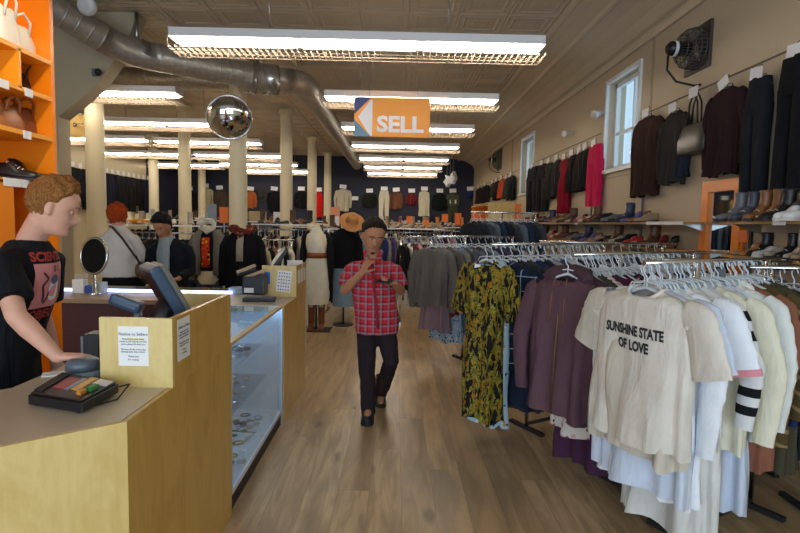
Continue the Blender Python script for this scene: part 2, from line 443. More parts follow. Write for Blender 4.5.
# front wall with the shop window openings behind the camera
bm = mk()
b2(bm, (XL - .2, YF - .2, 0), (XR + .25, YF, .5)); b2(bm, (XL - .2, YF - .2, 3.4), (XR + .25, YF, ZT + .02))
for a, b in ((XL - .2, -5.2), (-1.4, -1.1), (2.7, XR + .25)): b2(bm, (a, YF - .2, .5), (b, YF, 3.4))
struct('wall_front', bm, M_wall)
for k, (a, b) in enumerate(((-5.2, -1.4), (-1.1, 2.7))):
    bm = mk()
    for x in (a, (a + b) / 2, b): b2(bm, (x - .03, YF - .14, .5), (x + .03, YF - .06, 3.4))
    for z in (.5, 2.6, 3.4): b2(bm, (a, YF - .14, z - .03), (b, YF - .06, z + .03))
    struct('window_%d' % (k + 3), bm, M_winframe)
def side_window(k, W):
    y0, y1, z0, z1 = W
    bm = mk(); f = .09
    # casing round the opening and sash frame
    b2(bm, (XR - .03, y0 - .05, z0 - .04), (XR + .02, y0, z1 + .05)); b2(bm, (XR - .03, y1, z0 - .04), (XR + .02, y1 + .05, z1 + .05))
    b2(bm, (XR - .03, y0, z1), (XR + .02, y1, z1 + .05)); b2(bm, (XR - .06, y0 - .07, z0 - .05), (XR + .1, y1 + .07, z0))
    for a, b in ((y0, y0 + .05), (y1 - .05, y1)): b2(bm, (XR + .1, a, z0), (XR + .16, b, z1))
    for a, b in ((z0, z0 + .06), (z1 - .06, z1)): b2(bm, (XR + .1, y0, a), (XR + .16, y1, b))
    w = struct('window_%d' % k, bm, M_winframe)
    bm = mk(); zm = z0 + (z1 - z0) * .42
    b2(bm, (XR + .11, y0, zm - .02), (XR + .15, y1, zm + .02)); b2(bm, (XR + .11, y0 + (y1 - y0) * .42 - .012, z0), (XR + .15, y0 + (y1 - y0) * .42 + .012, z1))
    obj('glazing_bar', bm, M_winframe, w)
    bm = mk(); b2(bm, (XR + .125, y0 + .04, z0 + .04), (XR + .135, y1 - .04, z1 - .04)); obj('window_pane', bm, M_glass, w)
side_window(1, W1); side_window(2, W2)
# picture rail from which the clothes hang, wall battens
bm = mk(); b2(bm, (XR - .012, 2.0, 2.985), (XR, 6.5, 2.997)); b2(bm, (XR - .012, 7.95, 2.985), (XR, 11.6, 2.997)); b2(bm, (XR - .012, 13.2, 2.985), (XR, 20.9, 2.997)); struct('trim_3', bm, plain('rail_brown', '#6b5b47', .6))
bm = mk(); b2(bm, (XR - .012, 6.3, 2.30), (XR, 8.1, 2.312)); b2(bm, (XR - .01, 6.42, 2.4), (XR, 6.46, 3.84)); b2(bm, (XR - .015, 14.0, 0), (XR, 14.12, 3.84)); struct('trim_4', bm, plain('batten_brown', '#a89576', .6))
bm = mk(); b2(bm, (XR - .02, YF, 0), (XR, YB, .12)); struct('baseboard_right', bm, M_winframe)
bm = mk(); b2(bm, (XL, YF, 0), (XL + .02, YB, .12)); struct('baseboard_left', bm, M_winframe)

# cream pier with its diagonal brace, behind the orange shelves
YP = 6.95
def PP(px, py): p = P(px, py, YP); return (p.x, p.z)
bm = mk()
poly = [PP(20, 60), PP(45, -4), PP(100, 20), PP(132, 56), PP(97, 84), PP(58, 117)] 
x58 = PP(58, 117)[0]; x47 = PP(20, 117)[0]
poly = [(x47, 0), (x47, 4.18), (-3.3, 4.18), (-3.42, 3.83), PP(97, 84), (x58, PP(58, 117)[1]), (x58, 0)]
a = [Vector((x, YP, z)) for x, z in poly]; b = [Vector((x, YP + .25, z)) for x, z in poly]
loft(bm, [a, b], True, smooth=False); struct('trim_5', bm, M_pier)

# ================================================================== COLUMNS
def col_mesh():
    bm = mk()
    tube(bm, [(0, 0, 0), (0, 0, .12), (0, 0, .16), (0, 0, 2.2), (0, 0, 3.9), (0, 0, 4.0), (0, 0, 4.02), (0, 0, 4.1)], [.17, .17, .145, .138, .13, .13, .17, .17], 28); return bm
col0 = None
for i, (x, Y, lab) in enumerate([(-2.5, 8.5, 'thick cream column behind the round security mirror'), (-2.5, 12.2, 'cream column between the round mirror column and the white dress mannequin'),
        (-2.5, 15.9, 'cream column just left of the red dress on the navy wall'), (-2.5, 19.5, 'thinnest far cream column just right of the red dress'),
        (-4.70, 8.45, 'cream column standing just right of the clerk\'s face'), (-4.75, 12.1, 'cream column behind the man in the dark jacket'),
        (-7.2, 16.0, 'slender far cream column left of the man in the dark jacket'), (-7.15, 19.8, 'slender far cream column above the white cap mannequin')]):
    if col0 is None:
        col0 = obj('column', col_mesh(), M_cream, world=False); o = col0
    else:
        o = col0.copy(); C.objects.link(o)
    o.location = (x, Y, 0)
    tag(o, lab, 'column', 'cream round columns')

# ================================================================== LIGHT FIXTURES
def fixture(x0, x1, Y, Z, label, units):
    r = thing('fluorescent_fixture', label, 'ceiling light', ((x0 + x1) / 2, Y, Z), 0, 'hanging fluorescent fixtures')
    L = x1 - x0; h = L / 2
    bm = mk()
    prof = [(-.15, .035), (-.15, .115), (-.13, .125), (.13, .125), (.15, .115), (.15, .035), (.14, .035), (.14, .05), (.03, .055), (-.03, .055), (-.14, .05), (-.14, .035)]
    loft(bm, [[Vector((-h, y, z)) for y, z in prof], [Vector((h, y, z)) for y, z in prof]], True, smooth=False)
    for s in (-1, 1): box(bm, (s * (h - .004), 0, .075), (.008, .3, .09))
    obj('housing', bm, M_white, r, False)
    for yy in (-.075, .075):
        for u in range(units):
            a = -h + L / units * u + .04; b = -h + L / units * (u + 1) - .04
            bm = mk(); tube(bm, [(a, yy, .025), (b, yy, .025)], .0165, 8)
            obj('fluorescent_tube', bm, M_tube, r, False)
    bm = mk(); n = int(L / .062)
    for k in range(n + 1):
        x = -h + L * k / n; box(bm, (x, 0, -.062), (.006, .3, .034))
    for yy in (-.15, -.05, .05, .15):
        for zz in (-.046, -.078): box(bm, (0, yy, zz), (L, .006, .006))
    for s in (-1, 1):
        for k in range(n + 1):
            x = -h + L * k / n
            if k % 8 == 0: box(bm, (x, s * .15, -.01), (.004, .004, .09))
    obj('wire_louvre', bm, M_louvre, r, False)
    for xx in ([-h + .5, h - .5] if units < 3 else [-h + .95, h - .95]):
        bm = mk(); tube(bm, [(xx, 0, .12), (xx, 0, ZT - Z - .05)], .006, 5); obj('suspension_rod', bm, M_steel, r, False)
    return r
Zf = 3.34
fixture(-2.245, 1.43, 5.48, Zf, 'longest nearest hanging light across the top of the aisle', 3)
ords = ['second', 'third', 'fourth', 'fifth', 'sixth', 'seventh', 'eighth']
Ys = [7.8, 10.15, 12.45, 14.85, 17.0, 19.1]
for k, Y in enumerate(Ys): fixture(-1.05, 1.42, Y, Zf, ['hanging light directly behind the top of the SELL sign', 'hanging light behind the lower edge of the SELL sign', 'first hanging light fully below the SELL sign', 'second hanging light below the SELL sign', 'third hanging light below the SELL sign', 'last hanging light over the aisle, nearest the navy wall'][k], 2)
for k, Y in enumerate(Ys):
    fixture(-5.55, -3.12, Y + .0, Zf, ['nearest hanging light of the left row, beside the diagonal brace', 'second hanging light of the left row, left of the round mirror', 'third hanging light of the left row, ending beside the mirror column', 'fourth hanging light of the left row', 'fifth hanging light of the left row', 'farthest hanging light of the left row, nearest the navy wall'][k], 2)
for Y, l in ((9.9, 'hanging light at far left partly behind the cream column'), (12.3, 'second hanging light at far left beyond the yellow disc'), (14.85, 'third hanging light at far left over the hanging trousers'), (17.6, 'farthest hanging light at far left')):
    fixture(-8.05, -5.65, Y, Zf, l, 2)

# ================================================================== DUCTS
def duct(name, label, pts, r, ribs=.13, col=M_duct):
    pts = [Vector(p) for p in pts]
    # bend the corners
    path = [pts[0]]
    for i in range(1, len(pts) - 1):
        a = (pts[i - 1] - pts[i]).normalized(); b = (pts[i + 1] - pts[i]).normalized()
        for t in (0, .25, .5, .75, 1): 
            p0 = pts[i] + a * .28; p1 = pts[i] + b * .28
            path.append(p0 * (1 - t) ** 2 + pts[i] * 2 * t * (1 - t) + p1 * t * t)
    path.append(pts[-1])
    fine = []; rr = []
    for a, b in zip(path, path[1:]):
        d = (b - a).length
        if d > .4:
            n = int(d / ribs)
            for k in range(n):
                for u_, s_ in ((0, 1.0), (.03, 1.0), (.86, 1.0), (.89, 1.0), (.90, 1.035), (.925, 1.035), (.965, 1.035), (.99, 1.035)): fine.append(a.lerp(b, (k + u_) / n)); rr.append(r * s_)
        else: fine.append(a); rr.append(r)
    fine.append(path[-1]); rr.append(r)
    bm = mk(); tube(bm, fine, rr, 24)
    return bm
d0 = P(20, -12, 5.9); d1 = P(124, 51, 6.75); d2 = P(235, 77, 7.5); d3 = P(304, 82, 7.85); d4 = P(357, 172, 20.0)
D = thing('air_duct', 'large silver spiral air duct bending back along the ceiling', 'air duct', (d3.x, d3.y, 0))
obj('duct_run', duct('', '', [d0, d1, d2 + (d3 - d2) * .5, d3, Vector((d4.x, 20, 3.75))], .17), M_duct, D)
bm = mk(); u = (d3 - d2).normalized()
for s, rr, L in ((.13, .2, .14), (.36, .205, .22)):
    c = d2 + u * s + Vector((0, 0, 0)); tube(bm, [c, c + u * L], rr, 28)
obj('duct_coupling', bm, plain('bright_zinc', '#c3c9cd', .25, .9), D)
for q, yy in ((P(257, 60, 7.55), 7.55), (P(137, 42, 6.9), 6.9)):
    bm = mk(); tube(bm, [(q.x, q.y, q.z - .05), (q.x, q.y, 4.16)], .025, 8); obj('hanger_rod', bm, M_steel, D)
e0 = P(96, 76, 9.2); e1 = P(262, 82, 9.4)
bm = duct('', '', [e0, e1], .16, .1); tag(obj('air_duct', bm, M_duct), 'smaller silver duct running behind the big duct', 'air duct')

# ================================================================== SELL SIGN
ys = 7.3
a = P(354.5, 97, ys); b = P(429.5, 138, ys); t = P(429.5, 97.5, ys)
S = thing('hanging_sign', 'orange hanging sign reading SELL with a left pointing arrow', 'sign', ((a.x + b.x) / 2, ys, b.z))
xl, xr = a.x, b.x; zt = a.z; zb = b.z; H = zt - zb; Wd = xr - xl
bm = mk(); b2(bm, (xl, ys - .01, zb), (xr, ys + .01, zt)); obj('sign_board', bm, plain('sign_orange', '#eb9a33', .5, amt=.02), S)
def flat(poly, y0, y1):
    bm = mk(); loft(bm, [[Vector((x, y0, z)) for x, z in poly], [Vector((x, y1, z)) for x, z in poly]], True, smooth=False); return bm
zm = zb + H * .56
obj('arrow_corner', flat([(xl, zt), (xl + Wd * .225, zt), (xl, zm)], ys - .013, ys - .005), plain('sign_navy', '#33407c', .5, amt=.02), S)
obj('arrow_corner', flat([(xl, zm - H * .12), (xl + Wd * .225, zb), (xl, zb)], ys - .013, ys - .005), plain('sign_steel_blue', '#5d86a6', .5, amt=.02), S)
obj('arrow_head', flat([(xl + Wd * .05, zb + H * .5), (xl + Wd * .215, zb + H * .93), (xl + Wd * .24, zb + H * .93), (xl + Wd * .24, zb + H * .02), (xl + Wd * .215, zb + H * .02)], ys - .014, ys - .006), plain('sign_white', '#e6e6ee', .5, amt=.01), S)
tm = text_mesh('SELL', H * .55, .002, 'LEFT', .010)
xs = [v.co.x for v in tm.verts]; k = (Wd * .62) / (max(xs) - min(xs))
bm = mk(); put(bm, tm, Matrix.Translation((xl + Wd * .30 - min(xs) * k, ys - .0145, zb + H * .14)) @ Matrix.Rotation(PI / 2, 4, 'X') @ Matrix.Diagonal((k, 1.0, 1, 1)))
obj('lettering', bm, MATS['sign_white'], S)
for xx in (xl + Wd * .2, xl + Wd * .83):
    bm = mk(); tube(bm, [(xx, ys, zt), (xx, ys, 4.15)], .004, 5); obj('suspension_wire', bm, M_steel, S)

# ================================================================== CONVEX MIRRORS
def dome(c, R, bulge, nrm, seg=36):
    bm = mk(); n = Vector(nrm).normalized(); u = n.orthogonal().normalized(); w = n.cross(u)
    rings = []
    for k in range(1, 13):
        a = k / 12 * PI / 2.6; rr = R * math.sin(a) / math.sin(PI / 2.6); hh = bulge * (math.cos(a) - math.cos(PI / 2.6)) / (1 - math.cos(PI / 2.6))
        rings.append([Vector(c) + n * hh + u * rr * math.cos(t) + w * rr * math.sin(t) for t in [2 * PI * j / seg for j in range(seg)]])
    rings.append([p - n * .02 for p in rings[-1]]); loft(bm, rings, True); return bm
def ringm(c, R, r, nrm, seg=40):
    bm = mk(); n = Vector(nrm).normalized(); u = n.orthogonal().normalized(); w = n.cross(u)
    pts = [Vector(c) + u * R * math.cos(t) + w * R * math.sin(t) for t in [2 * PI * j / seg for j in range(seg + 1)]]
    tube(bm, pts, r, 8, cap=False, ref=n); return bm
c = P(229.5, 117.5, 8.1); nn = (.28, -1, -.35)
m1 = thing('convex_mirror', 'round convex security mirror mounted high on the thick column', 'mirror', c)
obj('mirror_dome', dome(c, .315, .12, nn), M_mirror, m1); obj('rim', ringm(c, .318, .012, nn), M_chrome, m1)
bm = mk(); tube(bm, [c + Vector((0, .03, 0)), Vector((-2.5, 8.37, c.z))], .02, 8); obj('bracket', bm, M_dark, m1)
c = P(76, 125.5, 8.75); nn = (-.5, 1, -.1)
m2 = thing('convex_mirror', 'back of a round tan mirror half behind the column near the clerk', 'mirror', c)
obj('mirror_back', dome(c, .2, .05, (.2, -1, .1)), plain('tan_board', '#e0b96c', .6), m2); obj('rim', ringm(c, .2, .008, (.2, -1, .1)), plain('cream_rim', '#efe6cc', .5), m2)
bm = mk(); ell(bm, c + Vector((.02, -.06, 0)), (.035, .03, .035)); tube(bm, [c + Vector((.02, -.06, 0)), c + Vector((.22, -.2, 0))], .014, 8); obj('bracket', bm, M_chrome, m2)

# wall fans
def fan(y, z, s, label):
    r = thing('wall_fan', label, 'fan', (XR - .01, y, z - s / 2))
    bm = mk(); b2(bm, (XR - .03, y - s / 2, z - s / 2), (XR, y + s / 2, z + s / 2)); 
    obj('mounting_plate', bm, plain('fan_grey', '#53504c', .45, .5), r)
    bm = mk(); c = Vector((XR - .02, y, z))
    for k in range(4):
        rr = s * .46 * (1 - k * .0); x = XR - .04 - k * .05
        rad = s * .46 * (1 - (k / 4.5) ** 3)
        pts = [Vector((x, y + rad * math.cos(t), z + rad * math.sin(t))) for t in [2 * PI * j / 28 for j in range(29)]]
        tube(bm, pts, .005, 5, cap=False, ref=(1, 0, 0))
    for j in range(30):
        t = 2 * PI * j / 30; pts = [Vector((XR - .03, y + s * .46 * math.cos(t), z + s * .46 * math.sin(t))), Vector((XR - .15, y + s * .40 * math.cos(t), z + s * .40 * math.sin(t))), Vector((XR - .21, y + s * .22 * math.cos(t), z + s * .22 * math.sin(t))), Vector((XR - .22, y + .04 * math.cos(t), z + .04 * math.sin(t)))]
        tube(bm, pts, .0035, 4, cap=False)
    obj('guard', bm, plain('fan_wire', '#5d5a57', .4, .6), r)
    bm = mk(); tube(bm, [(XR - .12, y, z), (XR - .3, y, z), (XR - .33, y, z)], [.075, .07, .04], 16); obj('motor', bm, M_dark, r)
    bm = mk(); disc(bm, (XR - .255, y, z), .076, .03, 'x'); obj('badge_ring', bm, M_tag, r)
    for k in range(4):
        t = k * PI / 2 + .4; bm = mk()
        d = Vector((0, math.cos(t), math.sin(t))); e = Vector((0, -math.sin(t), math.cos(t)))
        o = Vector((XR - .1, y, z))
        A = [o + d * .06 + e * .02, o + d * s * .42 + e * .1 + Vector((.03, 0, 0)), o + d * s * .40 - e * .06 - Vector((.03, 0, 0)), o + d * .06 - e * .03]
        loft(bm, [A, [q + Vector((.006, 0, 0)) for q in A]], True, smooth=False); obj('blade', bm, plain('blade_grey', '#77736d', .35, .5), r)
    bm = mk(); tube(bm, [(XR - .3, y + .03, z - .06), (XR - .3, y + .03, z - .2), (XR - .22, y, z - .32), (XR - .06, y - .05, z - .37), (XR, y - .06, z - .36)], .011, 8); obj('power_cord', bm, M_dark2, r)
fan(5.46, 3.40, .44, 'grey wall fan mounted above the hanging clothes beside the near window')
fan(PX(500, 160, XR).y, PX(500, 160, XR).z, .6, 'far wall fan high on the wall left of the far window')
# small spot lamps and speakers
def spot(c, label, d, s=1.0, name='spotlight'):
    r = thing(name, label, 'spotlight', c); d = Vector(d).normalized(); c = Vector(c)
    bm = mk(); tube(bm, [c - d * .09 * s, c - d * .05 * s, c + d * .06 * s, c + d * .1 * s, c + d * .1 * s], [.03 * s, .055 * s, .065 * s, .085 * s, .05 * s], 18); obj('lamp_head', bm, M_white, r)
    bm = mk(); tube(bm, [c, c + Vector((0, .02, .1 * s)), Vector((c.x, c.y + .02, 4.16))] if name == 'spotlight' else [c, c + Vector((.1, 0, .03))], .012, 8); obj('bracket', bm, M_white, r)
    return r
spot(P(89, 5, 5.9), 'white spotlight hanging above the spiral duct at top left', (.3, -.9, -.5), 1.1)
c = PX(598, 114, XR - .1); spot(c, 'small white wall lamp left of the near window', (-.9, -.4, -.3), .8, 'wall_spotlight')
c = PX(567, 133, XR - .1); spot(c, 'small white wall lamp between the two windows', (-.9, -.4, -.3), .7, 'wall_spotlight')
r = thing('security_camera', 'small dark security camera on the cream diagonal brace', 'security camera', P(98, 72, 6.9))
c = P(97, 72, 6.9); bm = mk(); box(bm, c + Vector((-.04, .02, 0)), (.05, .06, .09), bev=.01); obj('base', bm, M_grey, r)
bm = mk(); ell(bm, c + Vector((.03, -.03, -.01)), (.045, .045, .045)); obj('lens_dome', bm, M_dark, r)

# ================================================================== SALES COUNTERS
XC = -.883; ZC = .94
ct = thing('service_counter', 'near birch plywood sales counter with beige worktop and angled front', 'counter', (-1.15, 2.2, 0))
dv = Vector((-.78, -.625, 0)).normalized(); nv = Vector((-dv.y, dv.x, 0)); nv = nv if nv.y > 0 else -nv
B = Vector((XC, 1.70, 0)); Cc = B + dv * 1.9; inn = B + nv * .62
t = (-1.47 - inn.x) / dv.x; Ii = inn + dv * t; Ci = Cc + nv * .62
top = [(XC - .004, 2.80), (-1.47, 2.80), (Ii.x, Ii.y), (Ci.x, Ci.y), (Cc.x, Cc.y), (B.x - .004, B.y + .004)]
bm = mk(); prism(bm, top, ZC - .03, ZC); obj('worktop', bm, M_lam, ct)
bm = mk(); b2(bm, (XC, 1.70, 0), (XC + .018, 2.80, ZC)); obj('side_panel', bm, M_ply, ct)
bm = mk(); prism(bm, [(B.x, B.y), (Cc.x, Cc.y), (Cc.x + nv.x * -.018, Cc.y + nv.y * -.018), (B.x + .018, B.y)], 0, ZC); obj('front_panel', bm, M_plyL, ct)
bm = mk(); b2(bm, (-1.45, 2.0, 0), (-1.43, 2.8, ZC - .03)); b2(bm, (-1.43, 2.78, 0), (XC, 2.8, ZC - .03)); obj('back_panel', bm, M_wine, ct)
# raised register screen box
rb = thing('register_screen_box', 'birch plywood box open at the back on the near counter, with a pinned notice', 'box', (-1.0, 2.4, ZC))
zt = 1.215
bm = mk(); b2(bm, (-1.148, 2.06, ZC), (XC + .018, 2.08, zt)); obj('front_panel', bm, M_plyL, rb)
bm = mk(); b2(bm, (XC - .002, 2.08, ZC), (XC + .018, 2.80, zt)); obj('side_panel', bm, M_ply, rb)
bm = mk(); b2(bm, (-1.148, 2.78, ZC), (XC - .002, 2.8, zt)); obj('end_panel', bm, M_plyL, rb)
def notice(x0, x1, z0, z1, y, lines, name='notice_paper', M=None, title=None, hl=None):
    bm = mk(); b2(bm, (x0, y - .0015, z0), (x1, y - .0003, z1)); 
    W = x1 - x0; Hh = z1 - z0
    if M: bmesh.ops.transform(bm, matrix=M, verts=bm.verts)
    p = obj(name, bm, M_paper, rb)
    if hl:
        bm = mk(); b2(bm, (x0 + W * .3, y - .0022, z0 + Hh * hl), (x0 + W * .85, y - .0015, z0 + Hh * (hl + .05)))
        if M: bmesh.ops.transform(bm, matrix=M, verts=bm.verts)
        obj('highlight', bm, plain('highlighter_yellow', '#e8d774', .7), rb)
    bm = mk()
    for (fr, s, txt) in lines:
        tmm = text_mesh(txt, s, .0003)
        put(bm, tmm, Matrix.Translation(((x0 + x1) / 2, y - .0026, z0 + Hh * fr)) @ Matrix.Rotation(PI / 2, 4, 'X'))
    if M: bmesh.ops.transform(bm, matrix=M, verts=bm.verts)
    obj('notice_text', bm, plain('print_grey', '#4c5470', .7), rb)
pa = P(118, 326, 2.06); pb = P(149, 366, 2.06)
LN = [(.77, .0165, 'Notice to Sellers'), (.66, .0095, 'Please have your items'), (.60, .0095, 'ready at the buying counter'), (.53, .0095, 'and a photo ID with you'),
      (.40, .0095, 'We buy all day every day'), (.34, .0095, 'during open store hours'), (.22, .0095, 'Thank you'), (.14, .0095, 'for waiting')]
notice(pa.x, pb.x, pb.z, pa.z, 2.06, LN, hl=.65)
# second sheet on the side panel: same sheet turned to face the aisle
Ms = Matrix.Translation((XC + .018, 2.10, 0)) @ Matrix.Rotation(PI / 2, 4, 'Z')
notice(0.01, .135, 1.03, 1.2, 0.0, LN, M=Ms)
# service desk machine: point-of-sale monitor
mo = thing('point_of_sale_monitor', 'tilted slate blue register monitor standing in the plywood box', 'monitor', (-1.05, 2.45, ZC))
c = P(163, 290, 2.45); tilt = Matrix.Rotation(math.radians(-24), 3, 'Z') @ Matrix.Rotation(math.radians(38), 3, 'Y')
tilt = Matrix.Rotation(math.radians(35), 3, 'Z') @ Matrix.Rotation(math.radians(62), 3, 'Y')
bm = mk(); box(bm, c, (.26, .27, .05), tilt, bev=.012); obj('screen_housing', bm, M_slate, mo)
bm = mk(); box(bm, c + tilt @ Vector((0, 0, .034)), (.24, .25, .03), tilt, bev=.012); obj('back_cover', bm, plain('taupe_plastic', '#6a655c', .55), mo)
bm = mk(); box(bm, c + tilt @ Vector((-.01, 0, -.0265)), (.21, .23, .004), tilt); obj('screen', bm, plain('dark_screen', '#0e1218', .1), mo)
bm = mk(); q = P(160, 318, 2.45); tube(bm, [c + tilt @ Vector((.05, 0, .02)), Vector((q.x, 2.45, 1.13)), Vector((q.x, 2.45, ZC + .03))], [.05, .06, .07], 12); box(bm, (q.x, 2.45, ZC + .015), (.2, .22, .03), bev=.01); obj('stand', bm, M_dark, mo)
cd = thing('customer_display', 'small blue grey display head left of the register monitor', 'display', (-1.2, 2.45, ZC))
c2 = P(127, 303, 2.5); bm = mk(); box(bm, c2, (.15, .07, .055), Matrix.Rotation(.35, 3, 'Y'), bev=.018); obj('display_head', bm, M_slate, cd)
bm = mk(); tube(bm, [c2 + Vector((.05, 0, -.03)), (c2.x + .06, 2.5, ZC)], .018, 10); box(bm, (c2.x + .06, 2.5, ZC + .01), (.1, .1, .02)); obj('pole', bm, M_grey, cd)
c3 = P(176, 309, 2.62); bm = mk(); box(bm, (c3.x, 2.62, 1.06), (.13, .15, .2), bev=.01); box(bm, (c3.x, 2.62, ZC + .01), (.14, .16, .02)); pr = tag(obj('receipt_printer', bm, plain('offwhite_plastic', '#c9c4b6', .5)), 'off white receipt printer behind the register monitor', 'printer')
# check / card machine on the desk
rotd = Matrix.Rotation(math.radians(10), 3, 'Z')
tc = thing('transaction_terminal', 'black transaction terminal with colourful card on the near worktop', 'payment terminal', (-1.16, 1.93, ZC))
q = [PZ(28, 404, ZC + .01), PZ(82, 413, ZC + .01), PZ(119, 392, ZC + .01), PZ(63, 381, ZC + .01)]
def quad_prism(q, z0, z1, shrink=0):
    cc = sum(q, Vector()) / 4; return [((p.x - cc.x) * (1 - shrink) + cc.x, (p.y - cc.y) * (1 - shrink) + cc.y) for p in q]
bm = mk(); prism(bm, quad_prism(q, 0, 0), ZC + .008, ZC + .042); prism(bm, quad_prism(q, 0, 0, .06), ZC + .042, ZC + .05)
bmesh.ops.bevel(bm, geom=list(bm.edges), offset=.003, segments=1, affect='EDGES'); obj('body', bm, M_dark, tc)
cc = sum(q, Vector()) / 4; ex = (q[1] - q[0]).normalized(); ey = (q[3] - q[0]).normalized()
def patch(u0, u1, v0, v1, z, h, mat, name):
    def g(u, v): return q[0].lerp(q[1], u).lerp(q[3].lerp(q[2], u), v)
    bm = mk(); prism(bm, [(g(a, b).x, g(a, b).y) for a, b in ((u0, v0), (u1, v0), (u1, v1), (u0, v1))], z, z + h); return obj(name, bm, mat, tc)
patch(.25, .45, .3, .8, ZC + .05, .003, plain('card_red', '#a03040', .3), 'red_card'); patch(.46, .54, .3, .85, ZC + .05, .003, plain('card_grey', '#80809a', .3), 'grey_card')
patch(.56, .68, .35, .95, ZC + .05, .003, plain('card_yellow', '#d8a53a', .3), 'yellow_card'); patch(.76, .84, .2, .35, ZC + .05, .012, plain('key_orange', '#c78428', .4), 'orange_key'); patch(.80, .88, .4, .62, ZC + .05, .012, plain('key_green', '#2c8a3a', .4), 'green_key')
patch(.72, .95, .7, .93, ZC + .05, .004, M_white, 'paper_slot'); patch(.05, .2, .1, .9, ZC + .05, .005, M_dark2, 'keypad')
for a, b in ((.12, .12), (.88, .12), (.88, .88), (.12, .88)):
    g = q[0].lerp(q[1], a).lerp(q[3].lerp(q[2], a), b); bm = mk(); disc(bm, (g.x, g.y, ZC + .005), .012, .01); obj('rubber_foot', bm, M_dark2, tc)
w0 = q[2]; bm = mk(); tube(bm, [Vector((w0.x, w0.y, ZC + .03)), Vector((w0.x + .03, w0.y + .02, ZC + .035)), Vector((w0.x + .03, w0.y - .07, ZC + .006)), Vector((w0.x - .03, w0.y - .16, ZC + .005)), Vector((w0.x - .08, w0.y - .17, ZC + .005))], .003, 6); obj('cable', bm, M_dark2, tc)
# round scanner base under the clerk's hand
g = PZ(76.5, 382, ZC)
sc_ = thing('desk_scanner', 'rounded blue grey scanner under the clerk\'s hand', 'scanner', (g.x, g.y + .05, ZC))
gx, gy = g.x, g.y + .05
bm = mk(); tube(bm, [(gx, gy, ZC), (gx, gy, ZC + .04)], [.066, .064], 24, ry=[.06, .06]); obj('lower_shell', bm, plain('pale_slate', '#8ca0a8', .35), sc_)
bm = mk(); tube(bm, [(gx, gy, ZC + .04), (gx, gy, ZC + .072), (gx, gy, ZC + .084), (gx, gy, ZC + .087)], [.066, .062, .048, .02], 24); obj('upper_shell', bm, plain('dark_slate', '#56626c', .35), sc_)
bm = mk(); gp = PZ(56, 374, ZC); box(bm, (gp.x, gp.y, ZC + .002), (.1, .07, .003), Matrix.Rotation(.5, 3, 'Z')); tag(obj('paper_slip', bm, M_paper), 'white paper slip lying beside the scanner', 'paper')
gb = PZ(92, 362, ZC); bx = thing('card_reader', 'small black box with pale edge between clerk and plywood box', 'card reader', (gb.x, gb.y, ZC))
bm = mk(); box(bm, (gb.x, gb.y + .04, ZC + .065), (.075, .1, .13), bev=.006); obj('body', bm, M_dark, bx); bm = mk(); box(bm, (gb.x - .035, gb.y + .04, ZC + .06), (.012, .11, .12)); obj('side_plate', bm, M_grey, bx)
# glass display case
gc = thing('glass_display_case', 'glass display case of jewellery between the two plywood counters', 'display case', (-1.15, 3.5, 0))
y0, y1 = 2.82, 4.14
bm = mk(); b2(bm, (-1.45, y0, 0), (XC - .0, y1, .085)); obj('kick_base', bm, plain('dark_brown_base', '#2d201a', .6), gc)
bm = mk(); b2(bm, (-1.45, y0, .085), (XC + .005, y1, .115)); obj('deck', bm, plain('white_display_deck', '#dfe3ea', .5), gc)
bm = mk(); b2(bm, (-1.45, y0, .115), (-1.43, y1, .9)); obj('back_panel', bm, plain('pale_back_panel', '#c3cdd4', .5), gc)
for yy in (y0, y1 - .02): 
    bm = mk(); b2(bm, (-1.45, yy, .115), (XC - .02, yy + .02, .9)); obj('end_panel', bm, plain('pale_back_panel', '#c3cdd4', .5), gc)
bm = mk(); b2(bm, (XC - .006, y0 + .02, .115), (XC - .001, y1 - .02, .925)); obj('front_glass', bm, M_shopglass, gc)
bm = mk(); b2(bm, (-1.45, y0, .925), (XC - .03, y1, .938)); obj('top_glass', bm, M_shopglass, gc)
bm = mk(); b2(bm, (XC - .022, y0 - .02, .925), (XC + .008, y1 + .02, .944)); b2(bm, (-1.49, y0, .9), (-1.43, y1, .944)); obj('top_edge_trim', bm, plain('pale_edge_trim', '#cdb893', .45), gc)
for yy in (y0 - .02, y1 - .02): bm = mk(); b2(bm, (XC - .02, yy, 0 if yy > 3 else .1), (XC + .012, yy + .035, .92)); obj('corner_post', bm, M_alu, gc)
for z, dx in ((.40, .44), (.64, .40)):
    bm = mk(); b2(bm, (-1.43, y0 + .03, z), (-1.43 + dx, y1 - .03, z + .008)); obj('glass_shelf', bm, M_shopglass, gc)
bm = mk(); b2(bm, (-1.42, y0 + .03, .885), (-1.40, y1 - .03, .9)); b2(bm, (XC - .05, y0 + .03, .9), (XC - .035, y1 - .03, .912)); obj('light_strip', bm, M_led, gc)
